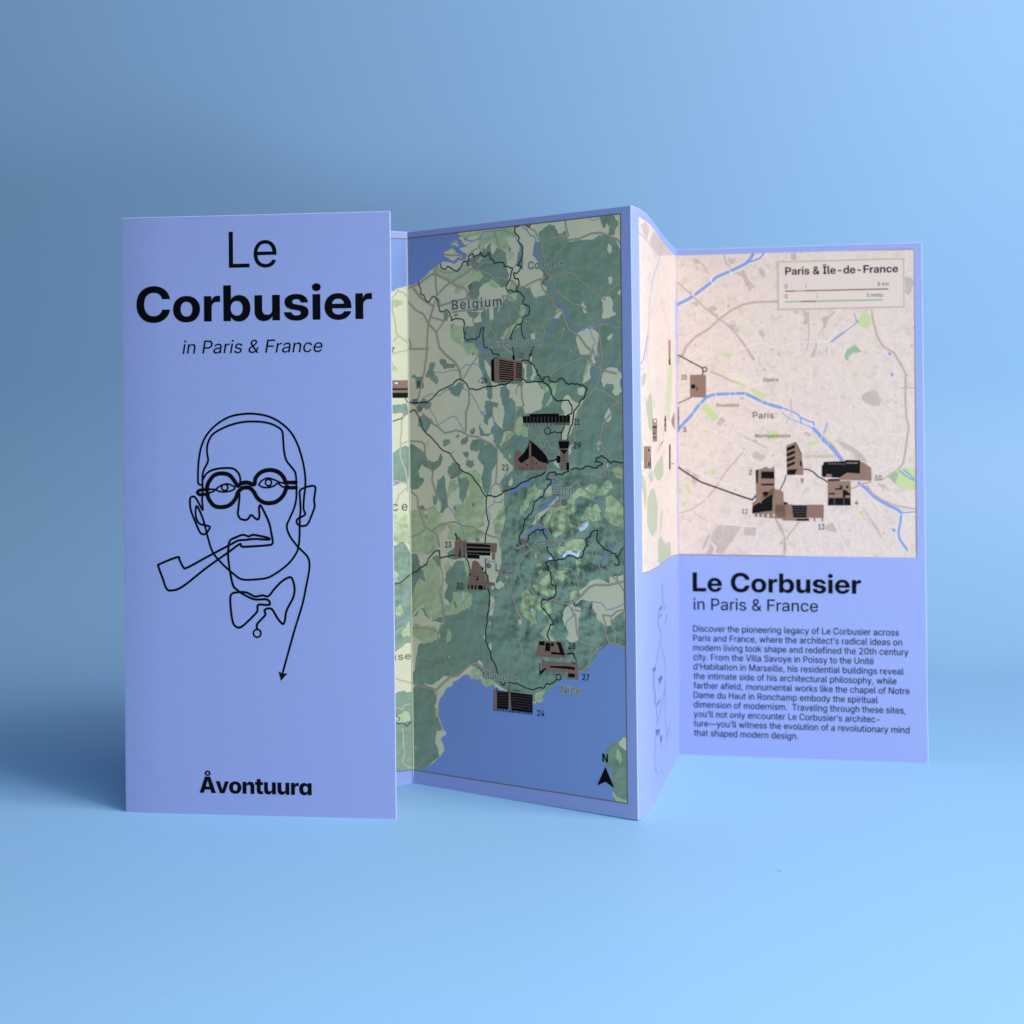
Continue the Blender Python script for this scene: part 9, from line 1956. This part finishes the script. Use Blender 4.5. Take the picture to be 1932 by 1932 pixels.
def set_text(key, name, text, wt, col, left, right, base, cap, shear, track, halo, label=None):
    """one line of lettering, its ink fitted between left and right (mm) on the baseline"""
    p = P[key]; pr = Print(p); pen = 0.0; placed = []
    for ch in text:
        adv, loops, tris = glyph(wt, ch)
        placed.append((pen, loops, tris)); pen += adv + track * 1024
    xs = [x + px for px, loops, _ in placed for lp in loops for x, y in lp]
    x0, x1 = min(xs), max(xs); cap *= 0.001; left *= 0.001; right *= 0.001; base *= 0.001
    sy = cap / CAPH; sx = (right - left) / (x1 - x0)
    def put(q, px): return (left + (q[0] + px - x0) * sx + shear * (q[1] * sy - cap / 2), base + q[1] * sy)
    clip = (0.0, 0.0, p.W, H)
    if halo:
        hl = []
        for px, loops, _ in placed:
            for lp in loops:
                q = [put(a, px) for a in lp]; hl += stroke_loops(q + q[:1], cap * 0.16)
        pr.add('labelhalo', fill(hl), TEXT_BASE[key], clip)
    off = TEXT_BASE[key] + STEP
    for px, _, tris in placed: pr.add(col, [tuple(put(a, px) for a in t) for t in tris], off, clip)
    return pr.build(name, PARTS[key], label)

# small panel with the inset title and its two scale bars
p5 = P['p5']
def uvbox(pr, c, u0, v0, u1, v1): pr.add(c, [((u0, v0), (u1, v0), (u1, v1)), ((u0, v0), (u1, v1), (u0, v1))], nxt('p5'))
box = Print(p5)
bu0, bv0, bu1, bv1 = SCALE_BOX
uvbox(box, 'sframe', bu0, bv0, bu1, bv1)
uvbox(box, 'beigebox', bu0 + 0.0005, bv0 + 0.0005, bu1 - 0.0005, bv1 - 0.0005)
box.build('title_box', PARTS['p5'], 'beige title box in the corner of the city map')
for k, (c, a, b, v) in enumerate(SCALE_BARS):
    bar = Print(p5)
    for c_, a_, b_ in zip(c, a, b): uvbox(bar, c_, a_, v, b_, v + 0.00055)
    bar.build('scale_bar', PARTS['p5'])

TEXT_BASE = {k: nxt(k) for k in PANELS}
for k in PANELS: nxt(k, 2)
for t in TEXTS: set_text(*t)

# cover portrait, one mesh
pr = Print(P['cov'])
loops = []
for w_, sm, s in STROKES:
    path = dec(s); loops += stroke_loops(smooth_curve(path) if sm else path, w_ * 1e-6)
loops.append(ccw(dec(ARROWHEAD)))
for u, v, r, w_ in STROKE_RINGS:
    loops += stroke_loops([(u + r * math.cos(2 * math.pi * k / 24), v + r * math.sin(2 * math.pi * k / 24)) for k in range(25)], w_)
pr.add('black', fill(loops), nxt('cov'))
pr.build('line_portrait', PARTS['cov'], 'single line drawing of a man with round glasses, pipe and bow tie')

# north arrow
pr = Print(P['p3'])
pr.add('black', fill([dec(NORTH_ARROW)]), nxt('p3'))
pr.build('north_arrow', PARTS['p3'])

# worn creases along the folds
def crease(key, at_end, r, shift, name, label):
    p = P[key]; u = p.W if at_end else 0.0
    b, t = p.b[-1 if at_end else 0], p.t[-1 if at_end else 0]
    d = Vector(shift)
    vs = []; fs = []; mi = []; n = 12
    levels = [0.0, FRAMES['p3'][1] * 1.0, FRAMES['p3'][3] * 1.0, H]
    for v in levels:
        c = b.lerp(t, v / H) + d
        for k in range(n):
            a = 2 * math.pi * k / n
            vs.append((c.x + r * math.cos(a), c.y + r * math.sin(a), c.z))
    for j in range(3):
        for k in range(n):
            fs.append((j * n + k, j * n + (k + 1) % n, (j + 1) * n + (k + 1) % n, (j + 1) * n + k)); mi.append(1 if j == 1 and label == 'map' else 0)
    fs.append(tuple(range(n))[::-1]); mi.append(0); fs.append(tuple(range(3 * n, 4 * n))); mi.append(0)
    me = bpy.data.meshes.new(name); me.from_pydata(vs, [], fs)
    me.materials.append(CREASE); me.materials.append(CREASE_MAP)
    for pl, m in zip(me.polygons, mi): pl.material_index = m; pl.use_smooth = len(pl.vertices) == 4
    o = bpy.data.objects.new(name, me); COL.objects.link(o); o.parent = root
    return o

crease('p3', False, 0.00028, (0.0001, -0.0001, 0), 'fold_crease', 'map')

# dust on the card
for i, (x, y, ln, ang, lab) in enumerate((
        (0.0792, 0.3745, 0.0010, -0.35, 'tiny dark fibre lying on the blue card at the right'),
        (-0.0835, 0.2950, 0.0004, 0.4, 'tiny dark speck on the blue card at front left'))):
    vs = []; fs = []; n = 6; r = 0.00006
    for k in range(5):
        s = k / 4 - 0.5; cx = x + ln * s * math.cos(ang); cy = y + ln * s * math.sin(ang) + 0.12 * ln * math.sin(k * 1.7)
        for q in range(n):
            a = 2 * math.pi * q / n
            vs.append((cx - r * math.sin(ang) * math.cos(a), cy + r * math.cos(a) * math.cos(ang), r + r * math.sin(a)))
    for k in range(4):
        for q in range(n): fs.append((k * n + q, k * n + (q + 1) % n, (k + 1) * n + (q + 1) % n, (k + 1) * n + q))
    fs.append(tuple(range(n))); fs.append(tuple(range(4 * n, 5 * n)))
    me = bpy.data.meshes.new('dust_fibre'); me.from_pydata(vs, [], fs)
    me.materials.append(base_mat('dust', rgb(70, 100, 140), 0.9, 0.1)[0])
    o = bpy.data.objects.new('dust_fibre', me); COL.objects.link(o)
    o['label'] = lab; o['category'] = 'dust'; o['group'] = 'specks of dust on the card'
